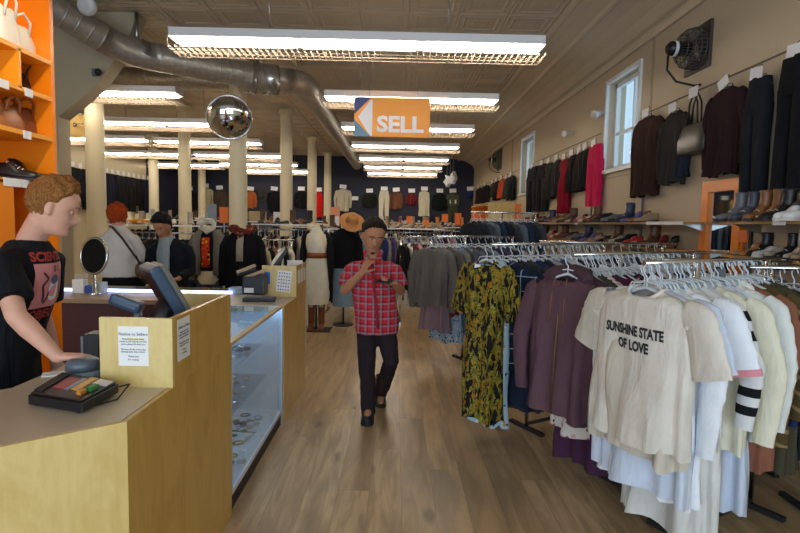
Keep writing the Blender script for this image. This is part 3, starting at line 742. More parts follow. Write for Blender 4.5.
# contents: bracelets, brooches, sunglasses, watches
jm = [plain('silver_jewel', '#d5d6d8', .2, 1), plain('brass_jewel', '#b58b3c', .25, 1), plain('dark_jewel', '#3c2f33', .3), plain('pearl_white', '#e9e6e0', .3)]
def bracelet(): bm = mk(); tube(bm, [(.035 * math.cos(t), .028 * math.sin(t), .006) for t in [2 * PI * k / 16 for k in range(17)]], .006, 6, cap=False); return bm
def brooch():
    bm = mk()
    for k in range(5): t = 2 * PI * k / 5; ell(bm, (.014 * math.cos(t), .014 * math.sin(t), .006), (.011, .011, .005), seg=8)
    ell(bm, (0, 0, .009), (.008, .008, .006), seg=8); return bm
def shades():
    bm = mk()
    for s in (-1, 1): tube(bm, [(s * .033, 0, .008), (s * .033, .004, .03)], .026, 12, ry=.022); tube(bm, [(s * .058, 0, .02), (s * .06, .07, .016), (s * .055, .12, .006)], .003, 5)
    tube(bm, [(-.012, 0, .024), (.012, 0, .024)], .003, 5); return bm
def watch():
    bm = mk(); disc(bm, (0, 0, .008), .018, .012, seg=14)
    for s in (-1, 1): box(bm, (0, s * .05, .004), (.016, .075, .004))
    return bm
jb = [(bracelet, 'bracelet'), (brooch, 'brooch'), (watch, 'wristwatch'), (shades, 'sunglasses')]
jd = {}
for k, (f, nme) in enumerate(jb):
    me = bpy.data.meshes.new(nme); b = f(); b.to_mesh(me); b.free(); me.materials.append(jm[k % 4])
    for p in me.polygons: p.use_smooth = True
    jd[nme] = me
cnt = 0
for z, xa, xb, n, wh in ((.116, -1.35, -.93, 44, 'on the white deck of the glass case'), (.409, -1.36, -1.04, 22, 'on the lower glass shelf of the case'), (.649, -1.36, -1.07, 20, 'on the upper glass shelf of the case')):
    for i in range(n):
        nme = random.choice(['bracelet', 'brooch', 'wristwatch', 'sunglasses', 'brooch'])
        o = bpy.data.objects.new(nme, jd[nme]); C.objects.link(o)
        fr = (i + .5) / n
        o.location = (xa + (xb - xa) * ((i * .37) % 1) , y0 + .12 + (y1 - y0 - .24) * fr, z); o.rotation_euler = (0, 0, random.uniform(0, 6.28))
        mm = jm[cnt % 4]; o.material_slots[0].link = 'OBJECT'; o.material_slots[0].material = mm; cnt += 1
        adj = {'silver_jewel': 'silver', 'brass_jewel': 'brass coloured', 'dark_jewel': 'dark', 'pearl_white': 'white'}[mm.name]
        tag(o, '%s %s lying %s' % (adj, nme, wh), 'accessory', '%s %s %s' % (adj, nme, wh))
# far plywood end counter with its own box
ec = thing('service_counter', 'far plywood end counter at the aisle end of the glass case', 'counter', (-1.15, 4.6, 0))
bm = mk(); b2(bm, (-1.47, 4.16, ZC - .03), (XC - .003, 5.16, ZC)); obj('worktop', bm, plain('grey_laminate', '#a8a08f', .35), ec)
bm = mk(); b2(bm, (XC, 4.16, 0), (XC + .018, 5.16, ZC)); obj('side_panel', bm, M_ply, ec)
bm = mk(); b2(bm, (-1.45, 4.16, 0), (XC, 4.18, ZC - .03)); b2(bm, (-1.45, 5.14, 0), (XC, 5.16, ZC - .03)); obj('end_panel', bm, M_plyL, ec)
bm = mk(); b2(bm, (XC - .01, 5.165, .32), (XC + .02, 5.185, ZC + .02)); obj('edge_strip', bm, M_alu, ec)
r2 = thing('register_screen_box', 'small plywood box on the far end counter with a sheet of blue symbols', 'box', (-1.0, 4.9, ZC)); rb = r2
yb = 4.66; zt2 = 1.215
bm = mk(); b2(bm, (-1.165, yb, ZC), (XC + .018, yb + .02, zt2)); obj('front_panel', bm, M_plyL, r2)
bm = mk(); b2(bm, (XC - .002, yb + .02, ZC), (XC + .018, 5.16, zt2)); obj('side_panel', bm, M_ply, r2)
pa = P(277, 270.5, yb); pb = P(291, 292, yb)
bm = mk(); b2(bm, (pa.x, yb - .003, pb.z), (pb.x, yb - .001, pa.z)); Mr = Matrix.Translation(((pa.x + pb.x) / 2, yb, (pa.z + pb.z) / 2)) @ Matrix.Rotation(.1, 4, 'Y') @ Matrix.Translation((-(pa.x + pb.x) / 2, -yb, -(pa.z + pb.z) / 2))
bmesh.ops.transform(bm, matrix=Mr, verts=bm.verts); obj('poster_sheet', bm, M_paper, r2)
bm = mk(); Wp = pb.x - pa.x; Hp = pa.z - pb.z
for i in range(5):
    for j in range(6):
        cx_ = pa.x + Wp * (.14 + .18 * i); cz_ = pb.z + Hp * (.1 + .155 * j)
        if (i + j) % 3 == 0: disc(bm, (cx_, yb - .004, cz_), .006, .001, 'y', 10)
        elif (i + j) % 3 == 1: box(bm, (cx_, yb - .004, cz_), (.012, .001, .012))
        else: box(bm, (cx_, yb - .004, cz_), (.014, .001, .005)); box(bm, (cx_, yb - .004, cz_), (.005, .001, .014))
bmesh.ops.transform(bm, matrix=Mr, verts=bm.verts); obj('symbols', bm, plain('symbol_blue', '#5a6aa8', .6), r2)
pa = P(264.5, 272, yb); pb = P(270, 284, yb)
bm = mk(); b2(bm, (pa.x, yb - .004, pb.z), (pb.x, yb - .001, pa.z)); obj('blue_tape', bm, plain('tape_blue', '#2a62c8', .6), r2)
for k in range(3):
    bm = mk(); b2(bm, (XC + .018, 4.75 + k * .14, 1.05), (XC + .0195, 4.83 + k * .14, 1.17)); obj('side_notice', bm, M_paper, r2)
# things on the far counter
m2 = thing('point_of_sale_monitor', 'dark tilted monitor rising behind the far plywood box', 'monitor', (-1.05, 4.95, ZC))
c = P(279, 258, 4.9); tl = Matrix.Rotation(math.radians(20), 3, 'Z') @ Matrix.Rotation(math.radians(-55), 3, 'Y')
bm = mk(); box(bm, c, (.2, .22, .035), tl, bev=.008); obj('screen_housing', bm, M_dark, m2); bm = mk(); box(bm, c + tl @ Vector((-.02, 0, .02)), (.14, .18, .004), tl); obj('screen', bm, M_slate, m2)
bm = mk(); tube(bm, [c, (c.x - .03, 4.92, 1.1), (c.x - .03, 4.92, ZC)], [.03, .035, .08], 10); obj('stand', bm, M_dark, m2)
bm = mk(); q1 = P(295, 264, 4.95); b2(bm, (q1.x - .07, 4.94, q1.z - .06), (q1.x + .07, 4.95, q1.z + .035)); tag(obj('paper_sheet', bm, M_paper), 'white paper sheet standing in the far plywood box', 'paper')
rg = thing('label_printer', 'black printer with a white label beside the far plywood box', 'printer', (-1.27, 4.55, ZC))
q1 = P(254, 290, 4.55); bm = mk(); b2(bm, (q1.x - .09, 4.5, ZC + .035), (q1.x + .10, 4.64, ZC + .19), bev=.012); obj('body', bm, M_dark, rg)
bm = mk(); b2(bm, (q1.x - .07, 4.497, ZC + .055), (q1.x + .01, 4.5, ZC + .095)); obj('label', bm, M_paper, rg)
kb = thing('keypad', 'flat black keypad lying in front of the label printer', 'keypad', (-1.2, 4.38, ZC)); q2 = PZ(262, 301, ZC)
bm = mk(); box(bm, (q2.x - .02, q2.y, ZC + .016), (.26, .12, .03), Matrix.Rotation(.1, 3, 'Z'), bev=.006); obj('body', bm, M_dark, kb)
bm = mk()
for i in range(8):
    for j in range(3): box(bm, (q2.x - .12 + i * .028, q2.y - .03 + j * .03, ZC + .034), (.02, .02, .006), Matrix.Rotation(.1, 3, 'Z'))
obj('keys', bm, M_grey, kb)
for i, (px, py, rz, lab) in enumerate(((247, 271, .5, 'beige handled stapler lying tilted on the label printer'), (256, 276, .2, 'second beige stapler resting on the label printer top'))):
    s = thing('stapler', lab, 'stapler', P(px, py, 4.55)); c = P(px, py, 4.56)
    for nme, dz, mt in (('upper_arm', .02, plain('beige_plastic', '#b79c78', .5)), ('lower_arm', -.01, M_dark)):
        R_ = Matrix.Rotation(rz, 3, 'Z') @ Matrix.Rotation(-.35 + (.15 if dz < 0 else 0), 3, 'Y')
        bm = mk(); box(bm, c + R_ @ Vector((0, 0, dz)), (.17, .035, .026), R_, bev=.008); obj(nme, bm, mt, s)
# cross counter with lit edge behind the registers
bc = thing('cross_counter', 'low back counter with wine red face and glowing blue white edge', 'counter', (-2.4, 4.6, 0))
bm = mk(); b2(bm, (-3.7, 4.33, ZC - .035), (-1.50, 4.74, ZC)); obj('worktop', bm, plain('brown_laminate', '#9c8062', .4), bc)
bm = mk(); b2(bm, (-3.7, 4.36, 0), (-1.50, 4.38, ZC - .035)); obj('front_panel', bm, M_wine, bc)
bm = mk(); b2(bm, (-3.7, 5.2, 0), (-1.50, 5.22, ZC)); b2(bm, (-1.52, 4.4, 0), (-1.50, 5.2, ZC - .04)); obj('rear_panel', bm, M_plyL, bc)
bm = mk(); b2(bm, (-3.7, 4.74, ZC - .01), (-1.50, 5.22, ZC + .002)); obj('top_glass', bm, M_shopglass, bc)
bm = mk(); b2(bm, (-3.7, 4.75, .5), (-1.52, 5.2, .52)); obj('inner_shelf', bm, plain('white_display_deck', '#dfe3ea', .5), bc)
bm = mk(); b2(bm, (-3.0, 4.74, ZC + .004), (-1.46, 4.775, ZC + .03)); obj('light_strip', bm, emis('cool_led_strip', '#b9c8ff', 3.2), bc)
bm = mk(); b2(bm, (-3.02, 4.73, ZC + .001), (-1.45, 4.79, ZC + .006)); obj('strip_channel', bm, M_alu, bc)
bm = mk(); b2(bm, (-1.50, 4.78, ZC + .001), (-1.36, 4.9, ZC + .06), bev=.01); tag(obj('glass_block', bm, plain('pale_blue_acrylic', '#9fb4c6', .2)), 'pale blue block at the right end of the glowing edge', 'box')
# small items and tilting mirror on the back counter
vm = thing('vanity_mirror', 'round chrome tabletop mirror with painted dark reflection on the back counter', 'mirror', (-2.65, 4.6, ZC)); c = P(94, 256, 4.62)
nn = Vector((-.35, -.9, .1)); bm = ringm(c, .155, .012, nn)
obj('frame_ring', bm, M_chrome, vm)
bm = mk(); n_ = nn.normalized(); tube(bm, [c - n_ * .006, c + n_ * .006], .15, 36); obj('mirror_glass', bm, plain('painted_dark_reflection', '#14161a', .3, 0, spec=.15), vm)  # dark reflection put into the glass colour, it mirrors nothing
bm = mk(); tube(bm, [c + Vector((0, 0, -.155)), (c.x, 4.62, ZC + .02), (c.x, 4.62, ZC)], [.012, .014, .07], 16); obj('stand', bm, M_chrome, vm)
for px, w, hh, mt, lab in ((79, .1, .12, M_paper, 'small white box left of the vanity mirror stand'), (90, .07, .07, plain('blue_box', '#2b4f9a', .4), 'small blue box beside the vanity mirror stand'), (99, .1, .1, plain('grey_white', '#b9c2cc', .5), 'grey white box right of the vanity mirror stand')):
    q1 = P(px, 288, 4.68); bm = mk(); b2(bm, (q1.x - w / 2, 4.66, ZC), (q1.x + w / 2, 4.73, ZC + hh), bev=.004); tag(obj('small_box', bm, mt), lab, 'box')

# ================================================================== ORANGE SHELF UNIT
XO = -1.98
ou = thing('cubby_shelf', 'tall orange cubby shelf of bags and shoes at the left edge', 'shelf unit', (XO - .25, 2.5, 0))
ye = 3.13; ys0 = 1.2
bm = mk(); b2(bm, (XO - .45, ye, 0), (XO, ye + .03, 3.1)); obj('end_panel', bm, M_orange, ou)
bm = mk(); b2(bm, (XO - .47, ys0, 1.65), (XO - .45, ye, 3.1)); obj('back_panel', bm, M_orange, ou)
shz = [2.50, 2.275, 2.04, 1.80, 1.5]
shz = [PX(42, 59, XO).z, PX(42, 96, XO).z, PX(42, 137, XO).z, PX(33, 183, XO).z, 3.08]
for z in shz:
    bm = mk(); b2(bm, (XO - .45, ys0, z - .012), (XO, ye, z + .012)); obj('shelf_board', bm, M_orangeL, ou)
yd_ = PX(20, 70, XO).y
bm = mk(); b2(bm, (XO - .45, yd_ - .01, shz[1]), (XO, yd_ + .01, shz[0])); obj('divider', bm, M_orangeL, ou)
bm = mk(); b2(bm, (XO - .45, PX(0, 200, XO).y - .3, 0), (XO, PX(14, 200, XO).y, shz[3])); obj('lower_cabinet', bm, M_orange, ou)
for (px, zi) in ((30, 1), (6, 1), (27, 2), (6, 3), (15, 3), (24, 3)):
    y = PX(px, 100, XO).y; bm = mk(); b2(bm, (XO, y - .04, shz[zi] - .03), (XO + .004, y + .02, shz[zi] + .012)); obj('price_card', bm, M_tag, ou)

# ================================================================== GARMENTS
def gtop(w=.46, L=.68, sl=.22, slv='short', flare=1.0, depth=.05, seed=0, fold=.016, neck=.075, segs=56, vneck=.05, taper=0, hemwave=.012, sw=.085):
    """a top, coat or dress hanging from a hanger: x across, -y is the front, z=0 at the neck"""
    rnd = random.Random(seed); bm = mk()
    ph = [rnd.uniform(0, 6.28) for _ in range(6)]; ks = [rnd.choice([5, 6, 7, 8]), rnd.choice([9, 10, 11]), rnd.choice([13, 15])]
    lev = [(0, neck, .045), (.012, neck + .02, .048), (.028, w * .30, .05), (.045, w * .39, .05), (.07, w * .455, depth), (.11, w * .478, depth), (.18, w * .47, depth * 1.1)]
    n = max(6, int((L - .18) / .07))
    for k in range(1, n + 1):
        t = k / n; z = .18 + (L - .18) * t
        lev.append((z, w * (.465 - taper * math.sin(t * PI) * .08) * (1 + (flare - 1) * t), depth * (1.1 + .25 * t * flare)))
    rings = []
    for (z, hw, hd) in lev:
        t = max(0, min(1, (z - .1) / max(.2, L - .1))); ring = []
        for j in range(segs):
            a = 2 * PI * j / segs
            cx_, sy = math.cos(a), math.sin(a)
            e = .75
            x = hw * math.copysign(abs(cx_) ** e, cx_); y = hd * math.copysign(abs(sy) ** e, sy)
            f = fold * t ** .7 * (math.sin(ks[0] * a + ph[0]) + .6 * math.sin(ks[1] * a + ph[1] + z * 2) + .35 * math.sin(ks[2] * a + ph[2] - z * 3))
            f += .006 * math.sin(11 * z + ph[3] + 2 * a)
            y += f * 1.5 * (1 if sy >= 0 else -1) * (abs(sy) + .25); x += f * .9 * (1 if cx_ > 0 else -1) * abs(cx_)
            zz = -z
            if z < .03 and sy < 0: zz -= vneck * abs(sy) * (1 - z / .03)
            if z >= L - .001: zz += hemwave * math.sin(3 * a + ph[4]) + hemwave * .5 * math.sin(7 * a + ph[5])
            ring.append(Vector((x, y, zz)))
        rings.append(ring)
    loft(bm, rings, False)
    if slv != 'none':
        for s in (-1, 1):
            x0 = s * w * .40
            if slv == 'short': pts = [(x0, 0, -.085), (s * (w * .5 + .01), 0, -.105), (s * (w * .5 + .035), 0, -.18), (s * (w * .5 + .035 + sl * .2), 0, -.09 - sl * 1.0)]; rn = [.065, .078, .082, .086]; ry = [.034, .036, .03, .024]
            else:
                j1 = rnd.uniform(-.01, .03); yb = rnd.uniform(-.03, .03)
                pts = [(x0, 0, -.08), (s * (w * .5), 0, -.12), (s * (w * .5 + .035), yb * .3, -.22), (s * (w * .5 + .05 + j1), yb, -.22 - (sl - .2) * .4), (s * (w * .5 + .045 + j1), yb * 1.3, -.2 - (sl - .2) * .75), (s * (w * .5 + .03 + j1), yb, -.12 - sl)]
                rn = [.055, sw * .82, sw * .76, sw * .68, sw * .6, sw * .5]; ry = [.034, .036, .034, .032, .028, .026]
            # densify
            P2 = []; R2 = []; Y2 = []
            for i in range(len(pts) - 1):
                for q in range(4):
                    t = q / 4; P2.append(Vector(pts[i]).lerp(Vector(pts[i + 1]), t)); wob = 1 + .06 * math.sin(9 * (i + t) + ph[i % 6]) * (i > 0)
                    R2.append((rn[i] * (1 - t) + rn[i + 1] * t) * wob); Y2.append((ry[i] * (1 - t) + ry[i + 1] * t) * (2 - wob))
            P2.append(Vector(pts[-1])); R2.append(rn[-1]); Y2.append(ry[-1])
            tube(bm, P2, R2, 18, cap=False, ry=Y2, ref=(0, 1, 0))
    return bm
def gpants(w=.40, L=1.0, leg=.10, seed=0, flare=1.0, depth=.035, fold=.006):
    rnd = random.Random(seed); bm = mk(); ph = rnd.uniform(0, 6)
    rise = .26
    def ring(cx_, hw, hd, z, n=24):
        return [Vector((cx_ + hw * math.copysign(abs(math.cos(a)) ** .8, math.cos(a)), hd * math.copysign(abs(math.sin(a)) ** .8, math.sin(a)) + fold * math.sin(4 * a + ph + z * 5), -z)) for a in [2 * PI * j / n for j in range(n)]]
    loft(bm, [ring(0, w * .40, depth, 0), ring(0, w * .41, depth * 1.05, .04), ring(0, w * .46, depth * 1.2, .15), ring(0, w * .5, depth * 1.3, rise), ring(0, w * .485, depth * .9, rise + .03)], False)
    for s in (-1, 1):
        lev = []
        for k in range(9):
            t = k / 8; z = rise - .04 + (L - rise + .04) * t
            hw = (w * .25) * (1 - t * .25) * (1 + (flare - 1) * t * t) if t < 1 else (w * .25) * .75 * flare
            lev.append(ring(s * (w * .245 + .01 * t), hw, depth * (1.15 - .15 * t), z))
        loft(bm, lev, False)
    return bm
def gskirt(w=.36, L=.6, flare=1.5, seed=0, fold=.015, depth=.05):
    rnd = random.Random(seed); bm = mk(); ph = [rnd.uniform(0, 6) for _ in range(3)]; rings = []
    for k in range(10):
        t = k / 9; z = L * t; hw = w / 2 * (1 + (flare - 1) * t); hd = depth * (1 + t)
        rings.append([Vector((hw * math.cos(a), hd * math.sin(a) + fold * t * math.sin(9 * a + ph[0]) + fold * .6 * t * math.sin(14 * a + ph[1]), -z + (.012 * math.sin(5 * a + ph[2]) if k == 9 else 0))) for a in [2 * PI * j / 40 for j in range(40)]])
    loft(bm, rings, False); return bm
def hanger_bm(w=.40, bar=True):
    bm = mk(); r = .0035
    hook = [Vector((0, 0, -.005)), Vector((0, 0, .065))] + [Vector((.022 * math.cos(t) - .0, 0, .088 + .022 * math.sin(t))) for t in [PI * 1.15 - (PI * 1.25) * k / 8 for k in range(9)]]
    hook = [Vector((0, 0, -.005)), Vector((0, 0, .05)), Vector((-.012, 0, .062))] + [Vector((.022 * math.cos(t), 0, .088 + .022 * math.sin(t))) for t in [PI * 1.1 - (PI * 1.15) * k / 8 for k in range(9)]]
    tube(bm, hook, r, 6)
    pts = [(-w / 2, 0, -.075), (-w * .3, 0, -.04), (-w * .12, 0, -.008), (0, 0, .004), (w * .12, 0, -.008), (w * .3, 0, -.04), (w / 2, 0, -.075)]
    tube(bm, pts, .006, 6, ry=.009)
    tube(bm, [(-.085, 0, -.005), (-.07, 0, .02), (0, 0, .03), (.07, 0, .02), (.085, 0, -.005)], .004, 6)
    if bar: tube(bm, [(-w / 2 + .01, 0, -.08), (w / 2 - .01, 0, -.08)], .004, 6)
    return bm
HME = {}
def hanger_part(parent, kind='clear', w=.40, z=0):
    key = (kind, round(w, 2))
    if key not in HME:
        me = bpy.data.meshes.new('hanger'); b = hanger_bm(w); b.to_mesh(me); b.free(); me.materials.append(M_hanger if kind == 'clear' else M_blackh)
        for p in me.polygons: p.use_smooth = True
        HME[key] = me
    o = bpy.data.objects.new('hanger', HME[key]); C.objects.link(o); o.parent = parent; o.location = (0, 0, z); return o
def card_part(parent, loc, size=(.08, .11), rz=0, ry=0, mat=None, name='price_card'):
    bm = mk(); box(bm, (0, 0, 0), (size[0], .003, size[1])); o = obj(name, bm, mat or M_tag, parent, False); o.location = loc; o.rotation_euler = (0, ry, rz); return o
GME = {}
def gmesh(kind, **k):
    key = (kind, tuple(sorted(k.items())))
    if key not in GME:
        b = {'top': gtop, 'pants': gpants, 'skirt': gskirt}[kind](**k)
        bmesh.ops.recalc_face_normals(b, faces=b.faces)
        me = bpy.data.meshes.new(kind); b.to_mesh(me); b.free(); me.materials.append(M_dark)
        for p in me.polygons: p.use_smooth = True
        GME[key] = me
    return GME[key]
NAMES = {'top': 'fabric', 'pants': 'fabric', 'skirt': 'fabric'}
def garment(name, kind, mat, loc, rotz, label, cat='clothing', group=None, hanger='clear', hw=.40, tagc=None, **k):
    r = thing(name, label, cat, loc, rotz, group)
    o = bpy.data.objects.new('body', gmesh(kind, **k)); C.objects.link(o); o.parent = r
    o.material_slots[0].link = 'OBJECT'; o.material_slots[0].material = mat
    if hanger: hanger_part(r, hanger, hw)
    if tagc: card_part(r, tagc, (.05, .08), .2, .1)
    return r

def rack(name, label, p0, p1, zr, posts=True, low=0.0, style='T', lab2=None):
    """chrome clothes rack along p0-p1 with rail at height zr"""
    p0 = Vector((p0[0], p0[1], 0)); p1 = Vector((p1[0], p1[1], 0)); d = (p1 - p0).normalized(); n = Vector((-d.y, d.x, 0)); mid = (p0 + p1) / 2
    r = thing(name, label, 'clothes rack', mid)
    bm = mk(); a = Vector((0, 0, zr)); tube(bm, [p0 + a, p1 + a], .0125, 10); obj('rail', bm, M_chrome, r)
    for q in (p0 + d * .42, p1 - d * .12):
        bm = mk(); tube(bm, [q + Vector((0, 0, .03)), q + Vector((0, 0, zr))], .014, 8); obj('post', bm, M_chrome, r)
        bm = mk(); box(bm, q + Vector((0, 0, .02)), (.035, .36, .025), Matrix.Rotation(math.atan2(d.y, d.x), 3, 'Z')); obj('foot', bm, M_dark2, r)
    bm = mk(); tube(bm, [p0 + d * .42 + Vector((0, 0, .05)), p1 - d * .12 + Vector((0, 0, .05))], .014, 8); obj('base_bar', bm, M_dark2, r)
    return r
DIR = Vector((.87, .5, 0)).normalized(); RZ = math.atan2(DIR.y, DIR.x) + PI / 2   # garment plane perpendicular to the rail; front faces back along it
def rz_for(d): return math.atan2(d[1], d[0]) - PI / 2 + PI  # local -y axis points along -d
def rz_front(d):          # rotate so that local +y points along d (front, -y, faces -d)
    return math.atan2(d[1], d[0]) - PI / 2
GR = rz_front(DIR)
def on_rail(p0, d, s, zr): p = Vector((p0[0], p0[1], 0)) + Vector((d[0], d[1], 0)) * s; return (p.x, p.y, zr - .113)

# ---- rack A: pale tops in the right foreground
A0 = (1.10, 2.39); ZR = 1.445
rack('clothes_rack', 'chrome rack of white and cream tops in the right foreground', (A0[0] + .03, A0[1] + .02), (A0[0] + DIR.x * 1.25, A0[1] + DIR.y * 1.25), ZR)
m_tee = cloth('#d9d2c6'); m_wh = cloth('#e9ecf2'); m_wh2 = cloth('#e6e4e4'); m_cream = cloth('#e4dfc8'); m_bluew = cloth('#ccd6e6')
tee = garment('t_shirt', 'top', m_tee, on_rail((A0[0] + .04, A0[1]), DIR, 0.0, ZR), GR - .14, 'beige oversized t-shirt printed SUNSHINE STATE OF LOVE at the front of the pale rack', tagc=None, w=.53, L=.70, sl=.24, slv='short', flare=1.05, depth=.06, seed=3, fold=.010, neck=.085, vneck=.045, hemwave=.01)
body = tee.children[0]
# print on the chest, draped onto the cloth
bvh = BVHTree.FromPolygons([v.co.copy() for v in body.data.vertices], [tuple(p.vertices) for p in body.data.polygons])
prm = mk()
for txt, z, wid in (('SUNSHINE STATE', -.21, .31), ('OF LOVE', -.278, .18)):
    tm = text_mesh(txt, .062, .0, 'CENTER', .0028, 1.0); xs = [v.co.x for v in tm.verts]; k = wid / (max(xs) - min(xs))
    bmesh.ops.triangulate(tm, faces=tm.faces)
    for _ in range(3): bmesh.ops.subdivide_edges(tm, edges=[e for e in tm.edges if e.calc_length() > .009], cuts=1); bmesh.ops.triangulate(tm, faces=tm.faces)
    put(prm, tm, Matrix.Translation((-(max(xs) + min(xs)) / 2 * k + .0, 0, z)) @ Matrix.Rotation(PI / 2, 4, 'X') @ Matrix.Diagonal((k, 1, 1, 1)))
for v in prm.verts:
    h = bvh.ray_cast(Vector((v.co.x, -.5, v.co.z)), Vector((0, 1, 0)))
    if h[0] is not None: v.co.y = h[0].y - .004
obj('printed_lettering', prm, plain('print_black', '#25262a', .8), tee, False)
def collar_ring(parent, mat, neck, vneck, r=.008):
    bm = mk(); pts = []
    for j in range(33):
        a = 2 * PI * j / 32; cx_, sy = math.cos(a), math.sin(a)
        pts.append((neck * math.copysign(abs(cx_) ** .75, cx_), .045 * math.copysign(abs(sy) ** .75, sy), (-vneck * abs(sy) if sy < 0 else 0) + .002))
    tube(bm, pts, r, 6, cap=False, ref=(0, 0, 1)); obj('collar', bm, mat, parent, False)
collar_ring(tee, m_tee, .087, .045, .009)
Arow = [
 (.045, 't_shirt', 'top', cloth('#c9c0b0'), dict(w=.52, L=.76, sl=.24, slv='short', seed=4, flare=1.02, depth=.05), 'second beige t-shirt directly behind the SUNSHINE STATE shirt'),
 (.10, 't_shirt', 'top', m_bluew, dict(w=.50, L=.93, sl=.24, slv='short', seed=5, flare=1.1, depth=.05, vneck=.06), 'long pale blue white t-shirt hanging below the beige shirts'),
 (.16, 'blouse', 'top', m_wh, dict(w=.48, L=.96, sl=.58, slv='long', seed=6, flare=1.12, depth=.05), 'white long sleeved blouse behind the pale blue white t-shirt'),
 (.24, 't_shirt', 'top', m_wh, dict(w=.50, L=.72, sl=.26, slv='short', seed=7, flare=1.0, depth=.05), 'white t-shirt with pink sleeve cuffs on the pale rack'),
 (.32, 'maxi_dress', 'top', cloth('#d9d7d0'), dict(w=.42, L=1.2, sl=.3, slv='none', seed=8, flare=1.3, depth=.05), 'long off white sleeveless dress on the pale rack'),
 (.40, 'cardigan', 'top', stripe_mat('white_black_block', ['#dcdcda', '#dcdcda', '#dcdcda', '#17181d', '#dcdcda', '#17181d', '#dcdcda', '#dcdcda'], .34), dict(w=.46, L=.70, sl=.5, slv='long', seed=9, flare=1.0), 'white knit with black bands on body and cuffs'),
 (.50, 'sweater', 'top', m_cream, dict(w=.50, L=.78, sl=.60, slv='long', seed=10, flare=1.05, depth=.06, sw=.09), 'cream long sleeved sweater on the pale rack'),
 (.60, 'skirt', 'top', m_bluew, dict(w=.40, L=1.12, sl=.2, slv='none', seed=11, flare=1.25), 'long pale blue skirt dress near the end of the pale rack'),
 (.70, 'hooded_sweatshirt', 'top', cloth('#e3e5e0'), dict(w=.50, L=.74, sl=.56, slv='long', seed=12, flare=1.0, depth=.07), 'bright white hooded top near the right edge'),
 (.80, 'blouse', 'top', cloth('#8a5a45'), dict(w=.46, L=.95, sl=.55, slv='long', seed=13, flare=1.05), 'rust brown blouse right of the white hooded top'),
 (.92, 'shirt', 'top', stripe_mat('olive_stripe', ['#55482a', '#55482a', '#55482a', '#8c7a52'], .08, 2, .4), dict(w=.50, L=.85, sl=.55, slv='long', seed=14, flare=1.0), 'olive brown striped shirt at the right edge of the pale rack'),
 (1.03, 'shirt', 'top', cloth('#4a4636'), dict(w=.48, L=1.0, sl=.55, slv='long', seed=15, flare=1.1), 'dark olive shirt last on the pale rack'),
]
for s, nm, kd, mt, kw, lab in Arow:
    g = garment(nm, kd, mt, on_rail(A0, DIR, s, ZR), GR + random.uniform(-.12, .06), lab, tagc=None, **kw)
    if s == .24:
        for sx in (-1, 1):
            bm = mk(); tube(bm, [(sx * (.25 + .035 + .26 * .17), 0, -.09 - .26 * .90), (sx * (.25 + .035 + .26 * .2), 0, -.09 - .26 * 1.01)], .089, 18, cap=False, ry=.028, ref=(0, 1, 0)); obj('pink_cuff', bm, cloth('#dd8f97'), g, False)
        card_part(g, (-.05, -.06, .0), (.07, .09), .3, .5)
    if s == .70: 
        bm = mk(); ell(bm, (0, .045, -.03), (.13, .05, .055)); obj('hood', bm, cloth('#e3e5e0'), g, False)
        card_part(g, (.0, -.03, .03), (.05, .08), 0, 0, M_grey, 'size_tab')
    if s in (.80,): card_part(g, (-.08, -.06, -.02), (.09, .1))

